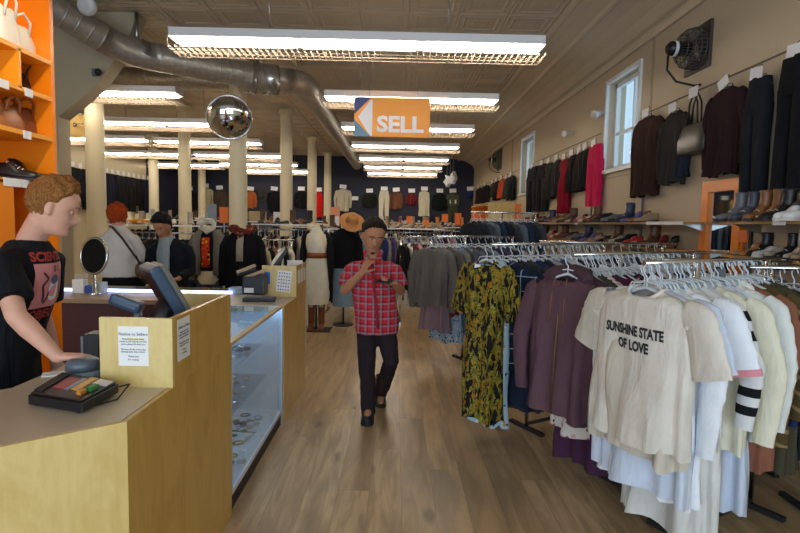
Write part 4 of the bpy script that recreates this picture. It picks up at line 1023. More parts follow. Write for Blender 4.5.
# ---- rack B: purple jackets
B0 = (.985, 3.02)
rack('clothes_rack', 'chrome rack of purple jackets and floral skirts behind the pale rack', (B0[0] + .03, B0[1] + .02), (B0[0] + DIR.x * 1.35, B0[1] + DIR.y * 1.35), ZR)
m_purp = cloth('#5d434a'); m_purp2 = cloth('#4d373e'); m_wine = cloth('#5a1a36')
fl = floral_mat('pink_floral', '#d9cdc4', ['#a05a5e', '#3a3236', '#c78a86', '#d8a3a0'], 26, .36)
fl2 = floral_mat('dark_floral', '#232838', ['#7a3a52', '#b6b0a0', '#4a5a80'], 30, .33)
Brow = [
 (0.0, 'anorak', m_purp, dict(w=.46, L=.80, sl=.60, slv='long', seed=21, flare=1.06, depth=.07, fold=.014, neck=.08), 'plum purple hooded anorak at the front of the second rack'),
 (.09, 'jacket', m_purp2, dict(w=.46, L=.80, sl=.62, slv='long', seed=22, flare=1.04, depth=.06, fold=.014), 'second plum jacket pressed behind the hooded anorak'),
 (.17, 'tunic', cloth('#474843'), dict(w=.44, L=.87, sl=.3, slv='none', seed=23, flare=1.4, fold=.02), 'charcoal tunic with flared hem under the plum jackets'),
 (.23, 'floral_dress', fl, dict(w=.44, L=.99, sl=.3, slv='none', seed=24, flare=1.4, fold=.024), 'pink and white floral dress showing below the plum jackets'),
 (.30, 'maxi_dress', cloth('#4b2c45'), dict(w=.42, L=1.20, sl=.3, slv='none', seed=25, flare=1.35, fold=.026), 'dark purple long dress almost touching the floor'),
 (.40, 'blouse', m_wine, dict(w=.44, L=.75, sl=.5, slv='long', seed=26, flare=1.05), 'wine red blouse on the second rack'),
 (.50, 'floral_blouse', fl2, dict(w=.44, L=.8, sl=.5, slv='long', seed=27, flare=1.05), 'dark patterned blouse on the second rack'),
 (.60, 'blouse', cloth('#3b2c50'), dict(w=.44, L=.8, sl=.5, slv='long', seed=28, flare=1.05), 'violet blouse on the second rack'),
 (.70, 'blouse', cloth('#7d3344'), dict(w=.44, L=.8, sl=.5, slv='long', seed=26, flare=1.05), 'raspberry blouse on the second rack'),
 (.80, 'blouse', cloth('#b9b2b0'), dict(w=.44, L=.8, sl=.5, slv='long', seed=27, flare=1.05), 'light grey blouse on the second rack'),
 (.90, 'blouse', cloth('#29324f'), dict(w=.44, L=.8, sl=.5, slv='long', seed=28, flare=1.05), 'navy blouse on the second rack'),
 (1.0, 'blouse', cloth('#5b6b7d'), dict(w=.44, L=.8, sl=.5, slv='long', seed=26, flare=1.05), 'slate blouse on the second rack'),
 (1.1, 'blouse', cloth('#8b8f94'), dict(w=.44, L=.8, sl=.5, slv='long', seed=27, flare=1.05), 'mid grey blouse on the second rack'),
 (1.2, 'blouse', cloth('#31303a'), dict(w=.44, L=.8, sl=.5, slv='long', seed=28, flare=1.05), 'near black blouse last on the second rack'),
]
for s, nm, mt, kw, lab in Brow:
    g = garment(nm, 'top', mt, on_rail(B0, DIR, s, ZR), GR + random.uniform(-.1, .1), lab, **kw)
    if s == 0:
        bm = mk(); tube(bm, [(-.14, -.02, -.035), (-.10, .02, .01), (0, .05, .025), (.10, .02, .01), (.15, -.02, -.035)], [.03, .045, .05, .045, .03], 14, ry=[.03, .035, .03, .035, .03]); obj('hood', bm, m_purp2, g, False)
        bm = mk(); tube(bm, [(0, -.066, -.05), (.005, -.084, -.3), (0, -.094, -.55), (0, -.1, -.79)], .006, 6); obj('zip', bm, plain('brass_zip', '#6e4a34', .4, .5), g, False)
        for sx in (-1, 1): bm = mk(); tube(bm, [(sx * .04, -.06, -.02), (sx * .045, -.085, -.16), (sx * .05, -.09, -.27)], .003, 5); obj('drawcord', bm, plain('cord_brown', '#8a5a34', .7), g, False)
    if s in (.4, .7): card_part(g, (-.03, -.06, .01), (.05, .07), .3, .2)
# extra hangers crowded at the end of both rails (empty clear hangers)
for (b0, s0, n, rk) in ((A0, .06, 16, 'pale rack'), (B0, .15, 16, 'plum rack')):
    for k in range(n):
        s = s0 + k * .058
        h = bpy.data.objects.new('empty_hanger', None)
        bpy.data.objects.remove(h)
        key = ('clear', .4)
        o = bpy.data.objects.new('hanger', HME[key]); C.objects.link(o); o.location = on_rail(b0, DIR, s, ZR + .001); o.rotation_euler = (0, 0, GR + random.uniform(-.12, .12))
        tag(o, 'clear plastic hanger squeezed between garments on the %s' % rk, 'hanger', 'spare clear hangers on the %s' % rk)

# ---- rack C: palm print dress and navy check shirt
C0 = (.665, 3.86)
rack('clothes_rack', 'chrome rack fronted by the yellow palm print dress', (C0[0] + .03, C0[1] + .02), (C0[0] + DIR.x * 1.4, C0[1] + DIR.y * 1.4), ZR + .02)
GC = GR + .12
g = garment('maxi_dress', 'top', leaf_mat('palm_print'), on_rail(C0, DIR, 0, ZR + .02), GC, 'long black dress with yellow palm leaf print facing the aisle', 'clothing', tagc=(-.03, -.065, -.07), w=.37, L=1.17, sl=.32, slv='short', seed=31, flare=.98, depth=.07, fold=.016, vneck=.09, taper=.6)
g2 = garment('maxi_dress', 'top', floral_mat('pale_blue_hem', '#a9c3cf', ['#2f5f78', '#e0e6e2', '#c08a3a'], 26, .3), on_rail(C0, DIR, .06, ZR + .02), GC, 'pale blue dress whose hem shows under the palm print dress', w=.36, L=1.22, sl=.2, slv='none', seed=32, flare=.9)
m_check = check_mat('navy_window_check', '#1a2c42', '#a9b6c6', .105, .05)
Crow = [
 (.15, 'shirt', m_check, dict(w=.50, L=.80, sl=.60, slv='long', seed=33, flare=1.05, depth=.06), 'navy shirt with white window check beside the palm print dress'),
 (.24, 'shirt', cloth('#22283a'), dict(w=.50, L=1.08, sl=.55, slv='long', seed=34, flare=1.1), 'dark navy dress behind the navy check shirt'),
 (.32, 'tunic', cloth('#35383b'), dict(w=.50, L=1.12, sl=.5, slv='long', seed=35, flare=1.1), 'charcoal tunic on the palm dress rack'),
 (.42, 'shirt', cloth('#1d2a55'), dict(w=.44, L=.7, sl=.5, slv='long', seed=36), 'bright navy shirt on the palm dress rack'),
]
cols = [('#23272f', 'black'), ('#8d9298', 'silver grey'), ('#3a4560', 'steel blue'), ('#c9c9cc', 'off white'), ('#45353b', 'dark plum'), ('#5c6670', 'slate grey'), ('#2d3b3a', 'bottle green'), ('#a3a0a6', 'pale grey'), ('#262b48', 'ink blue')]
for i, (c_, cn) in enumerate(cols): Crow.append((.5 + i * .09, 'shirt', cloth(c_), dict(w=.44, L=.7, sl=.5, slv='long', seed=34 + i % 3), '%s shirt further along the palm dress rack' % cn))
for s, nm, mt, kw, lab in Crow:
    garment(nm, 'top', mt, on_rail(C0, DIR, s, ZR + .02), GC + random.uniform(-.1, .1), lab, **kw)
for k in range(12):
    o = bpy.data.objects.new('hanger', HME[('clear', .4)]); C.objects.link(o); o.location = on_rail(C0, DIR, .35 + k * .08, ZR + .021); o.rotation_euler = (0, 0, GC + random.uniform(-.12, .12))
    tag(o, 'clear plastic hanger squeezed between garments on the palm dress rack', 'hanger', 'spare clear hangers on the palm dress rack')

# ---- rack D: grey jackets further down the aisle
D0 = (.42, 6.0)
rack('clothes_rack', 'chrome rack of grey jackets halfway down the aisle', (D0[0] + .03, D0[1] + .02), (D0[0] + DIR.x * 1.3, D0[1] + DIR.y * 1.3), 1.47)
Dl = [('#6a6864', 'mid grey'), ('#5d5b57', 'darker grey'), ('#77746e', 'soft grey'), ('#4f5257', 'charcoal grey'), ('#5a6068', 'blue grey'), ('#3c3d42', 'near black grey'), ('#7a8794', 'denim grey'), ('#2e3038', 'black'), ('#49425a', 'dull violet'), ('#30333a', 'graphite'), ('#8b8886', 'light grey')]
for i, (c_, cn) in enumerate(Dl):
    garment('jacket', 'top', cloth(c_), on_rail(D0, DIR, i * .11, 1.47), GR + .35 + random.uniform(-.12, .12), '%s jacket on the grey jacket rack' % cn, w=.46, L=.66 + (i % 4) * .04, sl=.6, slv='long', seed=41 + i % 4, depth=.06, fold=.014)
for i, (c_, cn, L) in enumerate((('#8f7a86', 'dusty pink', .96), ('#8a2a30', 'red', .78), (None, 'pale blue floral', 1.1), ('#5b7f9e', 'sky blue', 1.0), ('#70707a', 'pewter', .9))):
    mt = cloth(c_) if c_ else floral_mat('blue_floral', '#a9c0d2', ['#44688e', '#e6ebee', '#2b3f60'], 30, .34)
    garment('dress', 'top', mt, on_rail(D0, DIR, .06 + i * .085, 1.47), GR + .35, '%s dress hanging lower than the grey jackets around it' % cn, w=.38, L=L, sl=.2, slv='none', seed=45 + i, flare=1.15)

# ---- racks E and F at the right, seen end on
def fill(p0, d, n, step, zr, cols, rk, gr, Lr=(.62, .85), kinds=('shirt', 'blouse'), hang='clear', slv='long', w=.42, sp=0):
    for i in range(n):
        c_, cn = cols[i % len(cols)]; nm = kinds[i % len(kinds)]
        sd = 60 + i % 5
        kw = dict(w=w, L=round(Lr[0] + (Lr[1] - Lr[0]) * ((i * 3) % 5) / 4, 2), sl=.55, slv=slv, seed=sd)
        garment(nm, 'top', cloth(c_), on_rail(p0, d, i * step, zr), gr + random.uniform(-.1, .1), '%s %s on the %s' % (cn, nm, rk), 'clothing', '%s %ss on the %s' % (cn, nm, rk), hang, **kw)
DX = Vector((1, 0, 0)); GX = rz_front(DX)
E0 = (1.72, 3.5)
rack('clothes_rack', 'chrome rack of dark blouses below the near shoe shelves', (E0[0] - .05, E0[1]), (2.62, E0[1]), 1.40)
fill(E0, DX, 13, .066, 1.40, [('#1c2136', 'midnight blue'), ('#ced2da', 'white'), ('#5c6673', 'slate'), ('#20202a', 'black'), ('#7d8d9c', 'grey blue')], 'dark blouse rack', GX, (.6, .8))
E1 = (2.0, 2.92)
rack('clothes_rack', 'chrome rack of navy jackets at the right edge', (E1[0] - .05, E1[1]), (2.75, E1[1]), 1.40)
fill(E1, DX, 10, .07, 1.40, [('#161b30', 'navy'), ('#22305a', 'royal navy'), ('#14161f', 'black'), ('#2b2f3a', 'ink')], 'navy jacket rack', GX, (.7, .9), ('jacket', 'coat'), 'clear')
F0 = (1.30, 4.62)
rack('clothes_rack', 'chrome rack of mixed tops beyond the plum jackets', (F0[0] - .05, F0[1]), (2.45, F0[1]), 1.47)
fill(F0, DX, 15, .074, 1.47, [('#2c3042', 'dark blue'), ('#c8ccd2', 'white'), ('#6a6f78', 'grey'), ('#3a2430', 'maroon'), ('#8a93a0', 'silver')], 'mixed top rack', GX, (.6, .8))
G0 = (1.05, 7.2)
rack('clothes_rack', 'tall chrome rack of small dark jackets behind the palm print dress', (G0[0] - .05, G0[1]), (2.0, G0[1]), 1.78)
fill(G0, DX, 10, .085, 1.78, [('#22252c', 'black'), ('#3a4048', 'charcoal'), ('#5d6670', 'slate'), ('#23304a', 'navy')], 'tall rack', GX + .5, (.45, .6), ('jacket', 'vest'))
H0 = (1.2, 8.6)
rack('clothes_rack', 'chrome rack of dark clothes beyond the tall rack', (H0[0] - .05, H0[1]), (2.4, H0[1]), 1.45)
fill(H0, DX, 12, .09, 1.45, [('#2a2c30', 'black'), ('#6d665e', 'taupe'), ('#494d55', 'grey')], 'far dark rack', GX + .4, (.7, .9))

# ================================================================== RIGHT WALL: hanging clothes
XW = XR - .06
def wallg(name, kind, mat, px0, px1, py0, py1, label, card=True, rail=None, group=None, **k):
    """garment hung flat against the right wall; pixel box gives its place along the wall"""
    a = PX(px0, (py0 + py1) / 2, XW); b = PX(px1, (py0 + py1) / 2, XW); yc = (a.y + b.y) / 2; wd = abs(a.y - b.y)
    pxm = (px0 + px1) / 2; top = PX(pxm, py0, XW).z; bot = PX(pxm, py1, XW).z
    top = min(top, 2.93)
    L = top - bot
    kw = dict(k)
    if kind == 'top':
        kw.setdefault('slv', 'long'); kw['sl'] = round(min(kw.get('sl', .58), L - .15), 2)
        kw['w'] = round(wd * (.76 if kw['slv'] == 'long' else .95), 2)
    else: kw['w'] = round(wd * .9, 2)
    kw['L'] = round(L, 2); kw.setdefault('depth', .05)
    r = thing(name, label, 'clothing', (XW - .01, yc, top), PI / 2 * -1, group)
    o = bpy.data.objects.new('body', gmesh(kind, **kw)); C.objects.link(o); o.parent = r
    o.material_slots[0].link = 'OBJECT'; o.material_slots[0].material = mat
    h = hanger_part(r, 'black', .4 if kind == 'top' else .3)
    if card: card_part(r, (.02, -.05, .035), (.13, .09), .1, random.uniform(-.5, .1), None, 'price_card')
    return r
mb = cloth('#15141a'); 
wallg('coat', 'top', cloth('#3a2620'), 633, 663, 117, 196, 'long chocolate brown coat hanging right of the near window', seed=71, flare=1.05, sl=.62)
wallg('jacket', 'top', cloth('#322e2c'), 662, 688, 112, 184, 'charcoal jacket hanging between brown coat and silver bag', seed=72)
wallg('coat', 'top', cloth('#301b1f'), 706, 747, 88, 175, 'burgundy black coat hanging above the orange framed mirror', seed=73, flare=1.03)
wallg('trousers', 'pants', cloth('#1f2228'), 745, 770, 80, 200, 'charcoal trousers hanging right of the burgundy coat', seed=74)
wallg('trousers', 'pants', cloth('#14151b'), 778, 812, 58, 195, 'black flared trousers hanging at the right edge', seed=75, flare=1.2)
# handbag
a = PX(694, 128, XR - .08); hb = thing('handbag', 'silver grey handbag with two handles hanging on the right wall', 'bag', (XR - .08, a.y, a.z - .2))
bm = mk(); lo = a.z - .26; hi = a.z + .04; w0 = .24
rings = []
for t, wd, dp in ((0, .21, .05), (.1, .24, .065), (.5, .24, .07), (.9, .19, .04), (1, .18, .025)):
    z = lo + (hi - lo) * t; rings.append([Vector((XR - .08 + dp * math.copysign(abs(math.sin(q)) ** .6, math.sin(q)), a.y + wd * math.copysign(abs(math.cos(q)) ** .6, math.cos(q)) , z)) for q in [2 * PI * j / 28 for j in range(28)]])
loft(bm, rings, True); obj('bag_body', bm, plain('silver_leather', '#524e46', .38, .2, amt=.25), hb)
for dx in (-.02, .02):
    bm = mk(); tube(bm, [(XR - .08 + dx, a.y - .09, hi - .02), (XR - .08 + dx, a.y - .07, hi + .2), (XR - .08 + dx, a.y, hi + .3), (XR - .08 + dx, a.y + .07, hi + .2), (XR - .08 + dx, a.y + .09, hi - .02)], .009, 8); obj('handle', bm, M_dark, hb)
bm = mk(); box(bm, (XR - .12, a.y - .02, hi + .3), (.003, .16, .1)); obj('price_card', bm, M_tag, hb)
wallg('scarf', 'skirt', cloth('#232a3a'), 669, 689, 155, 177, 'small navy skirt hanging under the silver bag', card=False, seed=3, flare=1.1, depth=.03)
# far group left of the near window
fg = [('trousers', 'pants', '#17171c', 527, 540, 168, 213, 'black trousers hanging leftmost of the row between the windows', 0), ('trousers', 'pants', '#1d1c20', 537, 549, 165, 211, 'second black trousers between the windows', 0),
      ('jacket', 'top', '#34322f', 545, 555, 163, 199, 'dark grey jacket right of the black trousers', 0), ('jacket', 'top', '#2b2b2d', 553, 563, 160, 196, 'charcoal jacket left of the dark red dress', 0),
      ('dress', 'top', '#8a1526', 560, 571, 159, 213, 'dark red long dress hanging between the windows', 0), ('jacket', 'top', '#1d1a1b', 568, 579, 155, 192, 'black jacket right of the dark red dress', 0),
      ('jacket', 'top', '#2c2320', 576, 586, 152, 191, 'dark brown jacket left of the pink trousers', 0), ('jacket', 'top', '#1c2622', 583, 591, 149, 188, 'dark green jacket beside the pink trousers', 0),
      ('trousers', 'pants', '#c4204e', 588, 603, 146, 206, 'bright pink trousers left of the near window', 0)]
for nm, kd, c_, x0, x1, y0, y1, lab, q in fg: wallg(nm, kd, cloth(c_), x0, x1, y0, y1, lab, seed=80 + x0 % 5)
fg = [('jacket', 'top', '#2b221e', 476, 483, 185, 203, 'dark brown jacket hanging far down the right wall near the corner'), ('jacket', 'top', '#1a191b', 482, 490, 184, 203, 'black jacket far down the right wall'), ('vest', 'top', '#40352c', 491, 496, 183, 197, 'brown vest far down the right wall'), ('jacket', 'top', '#1a1a1c', 495, 500, 181, 200, 'black jacket left of the orange red top on the far right wall'),
      ('blouse', 'top', '#c8502e', 499, 506, 179, 198, 'orange red top hanging far down the right wall'), ('jacket', 'top', '#34393a', 505, 510, 178, 198, 'grey green jacket right of the orange red top'), ('jacket', 'top', '#1f1f21', 509, 515, 176, 200, 'black jacket just left of the far window')]
for nm, kd, c_, x0, x1, y0, y1, lab in fg: wallg(nm, kd, cloth(c_), x0, x1, y0, y1, lab, seed=80 + x0 % 3, card=True)

# ================================================================== MIRROR IN ORANGE FRAME
ya = PX(741, 220, XR - .05).y; yb_ = PX(701, 220, XR - .05).y; zt_ = 2.06
mm = thing('framed_mirror', 'tall mirror in a wide orange frame on the right wall', 'mirror', (XR - .03, (ya + yb_) / 2, .5))
fw = .105
bm = mk()
b2(bm, (XR - .06, ya, .5), (XR - .003, ya + fw, zt_)); b2(bm, (XR - .06, yb_ - fw, .5), (XR - .003, yb_, zt_)); b2(bm, (XR - .06, ya + fw, zt_ - fw), (XR - .003, yb_ - fw, zt_)); b2(bm, (XR - .06, ya + fw, .5), (XR - .003, yb_ - fw, .5 + fw)); obj('frame', bm, M_orange, mm)
bm = mk(); b2(bm, (XR - .03, ya + fw, .5 + fw), (XR - .02, yb_ - fw, zt_ - fw)); obj('mirror_glass', bm, M_mirror, mm)

# ================================================================== SHOES
def foot_outline(t, L, W):     # half width and centre along the shoe, t 0 heel .. 1 toe
    w = W / 2 * (0.72 + .28 * math.sin(min(1, t * 1.3) * PI * .62) ** 1.5)
    if t < .08: w *= math.sqrt(max(0.02, 1 - ((.08 - t) / .08) ** 2))
    if t > .78: w *= math.sqrt(max(0.02, 1 - ((t - .78) / .225) ** 2))
    return w
def shoe_meshes(kind):
    L, W = .27, .095
    spec = {'sneaker': (.022, .0, .085, .0), 'flat': (.008, .0, .055, 0), 'heel': (.006, .07, .06, 0), 'ankle': (.02, .03, .10, .13), 'boot': (.018, .025, .10, .34), 'oxford': (.012, .012, .075, 0), 'sandal': (.015, .03, .05, 0), 'clog': (.03, .02, .085, 0)}[kind]
    sole_t, heel_h, back_h, shaft = spec
    def lift(t): return heel_h * (1 - min(1, max(0, (t - .15) / .5))) ** 1.3 if t > .15 else heel_h
    bm = mk(); rings = []
    N = 22
    for i in range(N + 1):
        t = i / N; x = -L * .35 + L * t; w = foot_outline(t, L, W); z0 = sole_t + lift(t)
        if t < .3: hgt = back_h
        elif t < .62: hgt = back_h + (.05 - back_h) * ((t - .3) / .32) + (.02 * math.sin((t - .3) / .32 * PI) if kind not in ('flat', 'heel', 'sandal') else -.015)
        else: hgt = .05 - .022 * ((t - .62) / .38) ** 1.5
        if kind in ('flat', 'heel') and .28 < t < .68: hgt = .03 + (.012 if t > .6 else 0)
        if t > .97: hgt = .02
        ring = []
        for k in range(14):
            a = PI * k / 13; c_, s_ = math.cos(a), math.sin(a)
            ww = w * (1 - .12 * s_)
            ring.append(Vector((x, ww * math.copysign(abs(c_) ** .7, c_), z0 + hgt * (abs(s_) ** (.75)))))
        rings.append(ring)
    loft(bm, rings, True)
    if shaft:
        rs = []
        for k in range(7):
            t = k / 6; z = sole_t + heel_h + .06 + (shaft) * t
            rx = .058 + .012 * t * (1 if kind == 'boot' else .1); ry = .043 + .012 * t * (1 if kind == 'boot' else .2)
            rs.append([Vector((-L * .35 + .062 + rx * math.cos(a) + .004 * math.sin(8 * t), ry * math.sin(a), z)) for a in [2 * PI * j / 18 for j in range(18)]])
        rs[0] = [Vector((v.x, v.y, v.z - .02)) for v in rs[0]]
        # hollow top
        rs.append([Vector(((v.x + L * .35 - .062) * .85 - L * .35 + .062, v.y * .85, v.z)) for v in rs[-1]]); rs.append([Vector((v.x, v.y, v.z - .06)) for v in rs[-1]])
        loft(bm, rs, True)
    sm(bm)
    so = mk(); rings = []
    for i in range(N + 1):
        t = i / N; x = -L * .35 - .004 + (L + .008) * t; w = foot_outline(t, L, W) + .004; z = lift(t)
        rings.append([Vector((x, w, z + sole_t)), Vector((x, -w, z + sole_t)), Vector((x, -w, z)), Vector((x, w, z))])
    loft(so, rings, True, smooth=False)
    if heel_h > 0:
        hw = .018 if kind == 'heel' else .038
        tube(so, [(-L * .35 + .035, 0, heel_h + .005), (-L * .35 + .032, 0, 0)], [hw * 1.5 if kind == 'heel' else hw, hw * .6 if kind == 'heel' else hw * .92], 12)
    ex = None
    if kind in ('sneaker', 'oxford', 'ankle'):
        ex = mk()
        for k in range(5):
            x = .015 + k * .018; z = sole_t + .088 - k * .010 + (heel_h * .4)
            if kind == 'ankle': x -= .02; z += .01
            tube(ex, [(x, -.028, z - .012), (x, 0, z), (x, .028, z - .012)], .0028, 5)
    return bm, so, ex
SHME = {}
def shoe_data(kind):
    if kind in SHME: return SHME[kind]
    a, b, c_ = shoe_meshes(kind); out = []
    for nm, q in (('upper', a), ('sole', b), ('laces', c_)):
        if q is None: out.append(None); continue
        bmesh.ops.recalc_face_normals(q, faces=q.faces); me = bpy.data.meshes.new(nm); q.to_mesh(me); q.free(); me.materials.append(M_dark); out.append(me)
    SHME[kind] = out; return out
SN = {'sneaker': 'sneaker', 'flat': 'flat_shoe', 'heel': 'high_heel_shoe', 'ankle': 'ankle_boot', 'boot': 'tall_boot', 'oxford': 'lace_up_shoe', 'sandal': 'sandal', 'clog': 'clog'}
def shoe(kind, col, sole, loc, rotz, label, group=None, s=1.0, single=False, colname=''):
    d = shoe_data(kind); nm = SN[kind]
    mt = plain('leather_' + col, col, .42, amt=.15); ms = plain('sole_' + sole, sole, .6)
    if single:
        o = bpy.data.objects.new(nm, d[0]); C.objects.link(o); o.material_slots[0].link = 'OBJECT'; o.material_slots[0].material = mt
        o.location = loc; o.rotation_euler = (0, 0, rotz); o.scale = (s, s, s); return tag(o, label, 'shoe', group)
    r = thing(nm, label, 'shoe', loc, rotz, group); r.scale = (s, s, s)
    for me, m_, pn in ((d[0], mt, 'upper'), (d[1], ms, 'sole'), (d[2], plain('lace_pale', '#d8d6d0', .8), 'laces')):
        if me is None: continue
        o = bpy.data.objects.new(pn, me); C.objects.link(o); o.parent = r; o.material_slots[0].link = 'OBJECT'; o.material_slots[0].material = m_
    return r
# shelves on the right wall
def wall_shelf(y0, y1, z, label, d=.30, white=None, cards=()):
    r = thing('wall_shelf', label, 'shelf', (XR - d / 2, (y0 + y1) / 2, z - .03), 0, None)
    bm = mk(); b2(bm, (XR - d, y0, z - .022), (XR - .02, y1, z)); obj('board', bm, M_shelfwood, r)
    if white: bm = mk(); b2(bm, (XR - d - .004, white[0], z - .028), (XR - d + .012, white[1], z + .004)); obj('price_strip', bm, M_white, r)
    for y in cards: bm = mk(); b2(bm, (XR - d - .006, y - .06, z - .03), (XR - d, y + .06, z + .004)); obj('price_card', bm, M_tag, r)
    n = max(2, int((y1 - y0) / 1.2) + 1)
    for k in range(n):
        y = y0 + .08 + (y1 - y0 - .16) * k / (n - 1); bm = mk(); loft(bm, [[Vector((XR - .02, y - .004, z - .022)), Vector((XR - d + .04, y - .004, z - .022)), Vector((XR - .02, y - .004, z - .1))], [Vector((XR - .02, y + .004, z - .022)), Vector((XR - d + .04, y + .004, z - .022)), Vector((XR - .02, y + .004, z - .1))]], True, smooth=False); obj('bracket', bm, M_steel, r)
    return r
SD = .30
def ysh(px, py): return PX(px, py, XR - SD).y
zs1, zs2 = 1.675, 1.405
wall_shelf(2.3, 4.42, zs1, 'near upper shoe shelf on the right wall', cards=(3.75,))
wall_shelf(2.3, 4.40, zs2, 'near lower shoe shelf on the right wall', cards=(3.72, 2.9))
wall_shelf(5.02, 11.9, zs1, 'far upper shoe shelf on the right wall', white=(5.02, 5.75), cards=(8.0,))
wall_shelf(5.02, 11.9, zs2, 'far lower shoe shelf on the right wall')
for y, z0 in ((5.0, 0), (6.5, 0), (8.2, 0), (9.9, 0), (11.7, 0)):
    bm = mk(); b2(bm, (XR - .02, y - .015, z0), (XR, y + .015, 2.02)); tag(obj('slotted_upright', bm, plain('upright_grey', '#6a655e', .5, .3)), 'slotted metal upright holding the right wall shoe shelves', 'shelf upright', 'uprights of the right wall shoe shelves')
bm = mk(); b2(bm, (XR - .02, 4.46, 0), (XR, 4.49, 1.9)); tag(obj('slotted_upright', bm, M_dark), 'dark slotted upright beside the orange mirror frame', 'shelf upright')
CN = {'#17171a': 'black', '#5a3a22': 'brown', '#8a5a34': 'tan brown', '#2d3550': 'navy', '#c9c5bc': 'off white', '#6c6f74': 'grey', '#9c8468': 'beige', '#7a1d22': 'dark red', '#c4762c': 'orange tan', '#ebebee': 'white', '#4a4f5c': 'slate', '#2a2024': 'dark brown', '#c23a3a': 'red', '#6b5f9e': 'lavender blue', '#b0a596': 'taupe'}
def put_shoes(lst, z, xc, where, rz=PI, single=False, s=1.0):
    for i, (y, kd, c_, extra) in enumerate(lst):
        lab = '%s %s %s%s' % (CN[c_], SN[kd].replace('_', ' '), (extra + ' ') if extra else '', where)
        shoe(kd, c_, '#2a2622' if c_ not in ('#c9c5bc', '#ebebee') else '#d8d4cc', (xc + random.uniform(-.01, .01), y, z), rz + random.uniform(-.25, .25), lab, None if extra else lab, s, single)
# near upper shelf: from right edge of frame to the mirror (y from 3.6 to 4.4)
Y_ = lambda px: ysh(px, 215)
put_shoes([(Y_(722), 'ankle', '#6c6f74', 'first from the mirror'), (Y_(733), 'ankle', '#4a4f5c', 'second from the mirror'), (Y_(746), 'ankle', '#8a5a34', 'left of the pair'), (Y_(757), 'ankle', '#8a5a34', 'right of the pair'), (Y_(767), 'ankle', '#17171a', 'behind the white sneakers')], zs1, XR - .16, 'on the near upper shelf')
put_shoes([(Y_(780), 'sneaker', '#ebebee', 'with blue spots, left one'), (Y_(793), 'sneaker', '#ebebee', 'with blue spots, right one'), (Y_(808), 'sneaker', '#ebebee', 'at the frame edge')], zs1, XR - .17, 'on the near upper shelf')
# grey fabric bundles on shelf
bm = mk(); ell(bm, (XR - .10, Y_(786) , zs1 + .17), (.09, .14, .09)); ell(bm, (XR - .11, Y_(776), zs1 + .08), (.08, .08, .08)); o = obj('slouch_hat', bm, cloth('#5b5653')); tag(o, 'dark grey felt slouch hat piled above the white sneakers', 'hat')
put_shoes([(Y_(735), 'heel', '#9c8468', 'nearest the mirror'), (Y_(741), 'heel', '#c4762c', 'second from the mirror'), (Y_(748), 'ankle', '#17171a', 'left of the pale sneakers'), (Y_(758), 'sneaker', '#c9c5bc', 'left of the pair'), (Y_(767), 'sneaker', '#b0a596', 'right of the pair'), (Y_(775), 'ankle', '#17171a', 'left of the tall taupe boots'),
    (Y_(784), 'boot', '#b0a596', 'left one'), (Y_(793), 'boot', '#9c8468', 'right one'), (Y_(806), 'boot', '#17171a', 'at the frame edge')], zs2, XR - .16, 'on the near lower shelf', s=.78)
bm = mk(); yq = PX(740, 230, XR - .12).y; b2(bm, (XR - .10, yq - .06, zs2 + .1), (XR - .09, yq + .06, zs2 + .2)); b2(bm, (XR - .10, yq - .01, zs2), (XR - .09, yq + .01, zs2 + .1)); tag(obj('size_sign', bm, M_orsign), 'orange size sign on the near lower shelf', 'sign')
# far shelves
cols_ = ['#17171a', '#2a2024', '#6b5f9e', '#9c8468', '#5a3a22', '#17171a', '#c9c5bc', '#7a1d22', '#6c6f74', '#2d3550', '#8a5a34', '#17171a', '#b0a596', '#c23a3a', '#5a3a22']
kinds_ = ['ankle', 'oxford', 'sneaker', 'flat', 'heel', 'ankle', 'sneaker', 'heel', 'oxford', 'clog']
ordn = lambda k: ['first', 'second', 'third', 'fourth', 'fifth', 'sixth', 'seventh', 'eighth', 'ninth', 'tenth', 'eleventh', 'twelfth', 'thirteenth', 'fourteenth', 'fifteenth', 'sixteenth', 'seventeenth', 'eighteenth', 'nineteenth', 'twentieth', 'twenty-first', 'twenty-second', 'twenty-third', 'twenty-fourth', 'twenty-fifth', 'twenty-sixth', 'twenty-seventh', 'twenty-eighth', 'twenty-ninth', 'thirtieth', 'thirty-first', 'thirty-second'][k]
for z, nm in ((zs1, 'upper'), (zs2, 'lower')):
    k = 0; y = 5.95 if nm == 'upper' else 5.5
    while y < 11.7:
        c_ = cols_[(k * 7 + (3 if nm == 'upper' else 0)) % len(cols_)]; kd = kinds_[(k * 3 + (1 if nm == 'upper' else 4)) % len(kinds_)]
        lab = '%s %s, %s from the mirror end of the far %s shelf' % (CN[c_], SN[kd].replace('_', ' '), ordn(k), nm)
        shoe(kd, c_, '#2a2622', (XR - .17, y, z), PI + random.uniform(-.35, .35), lab, 'shoes on the far %s shelf' % nm, 1.0, y > 8)
        k += 1; y += .19 if y < 8 else .23
        if 7.0 < y < 7.15: y += .12
bm = mk(); yq = PX(636, 211, XR - .15); box(bm, (XR - .18, PX(650, 212, XR - .15).y, zs1 + .07), (.2, .2, .13), Matrix.Rotation(.3, 3, 'X')); 
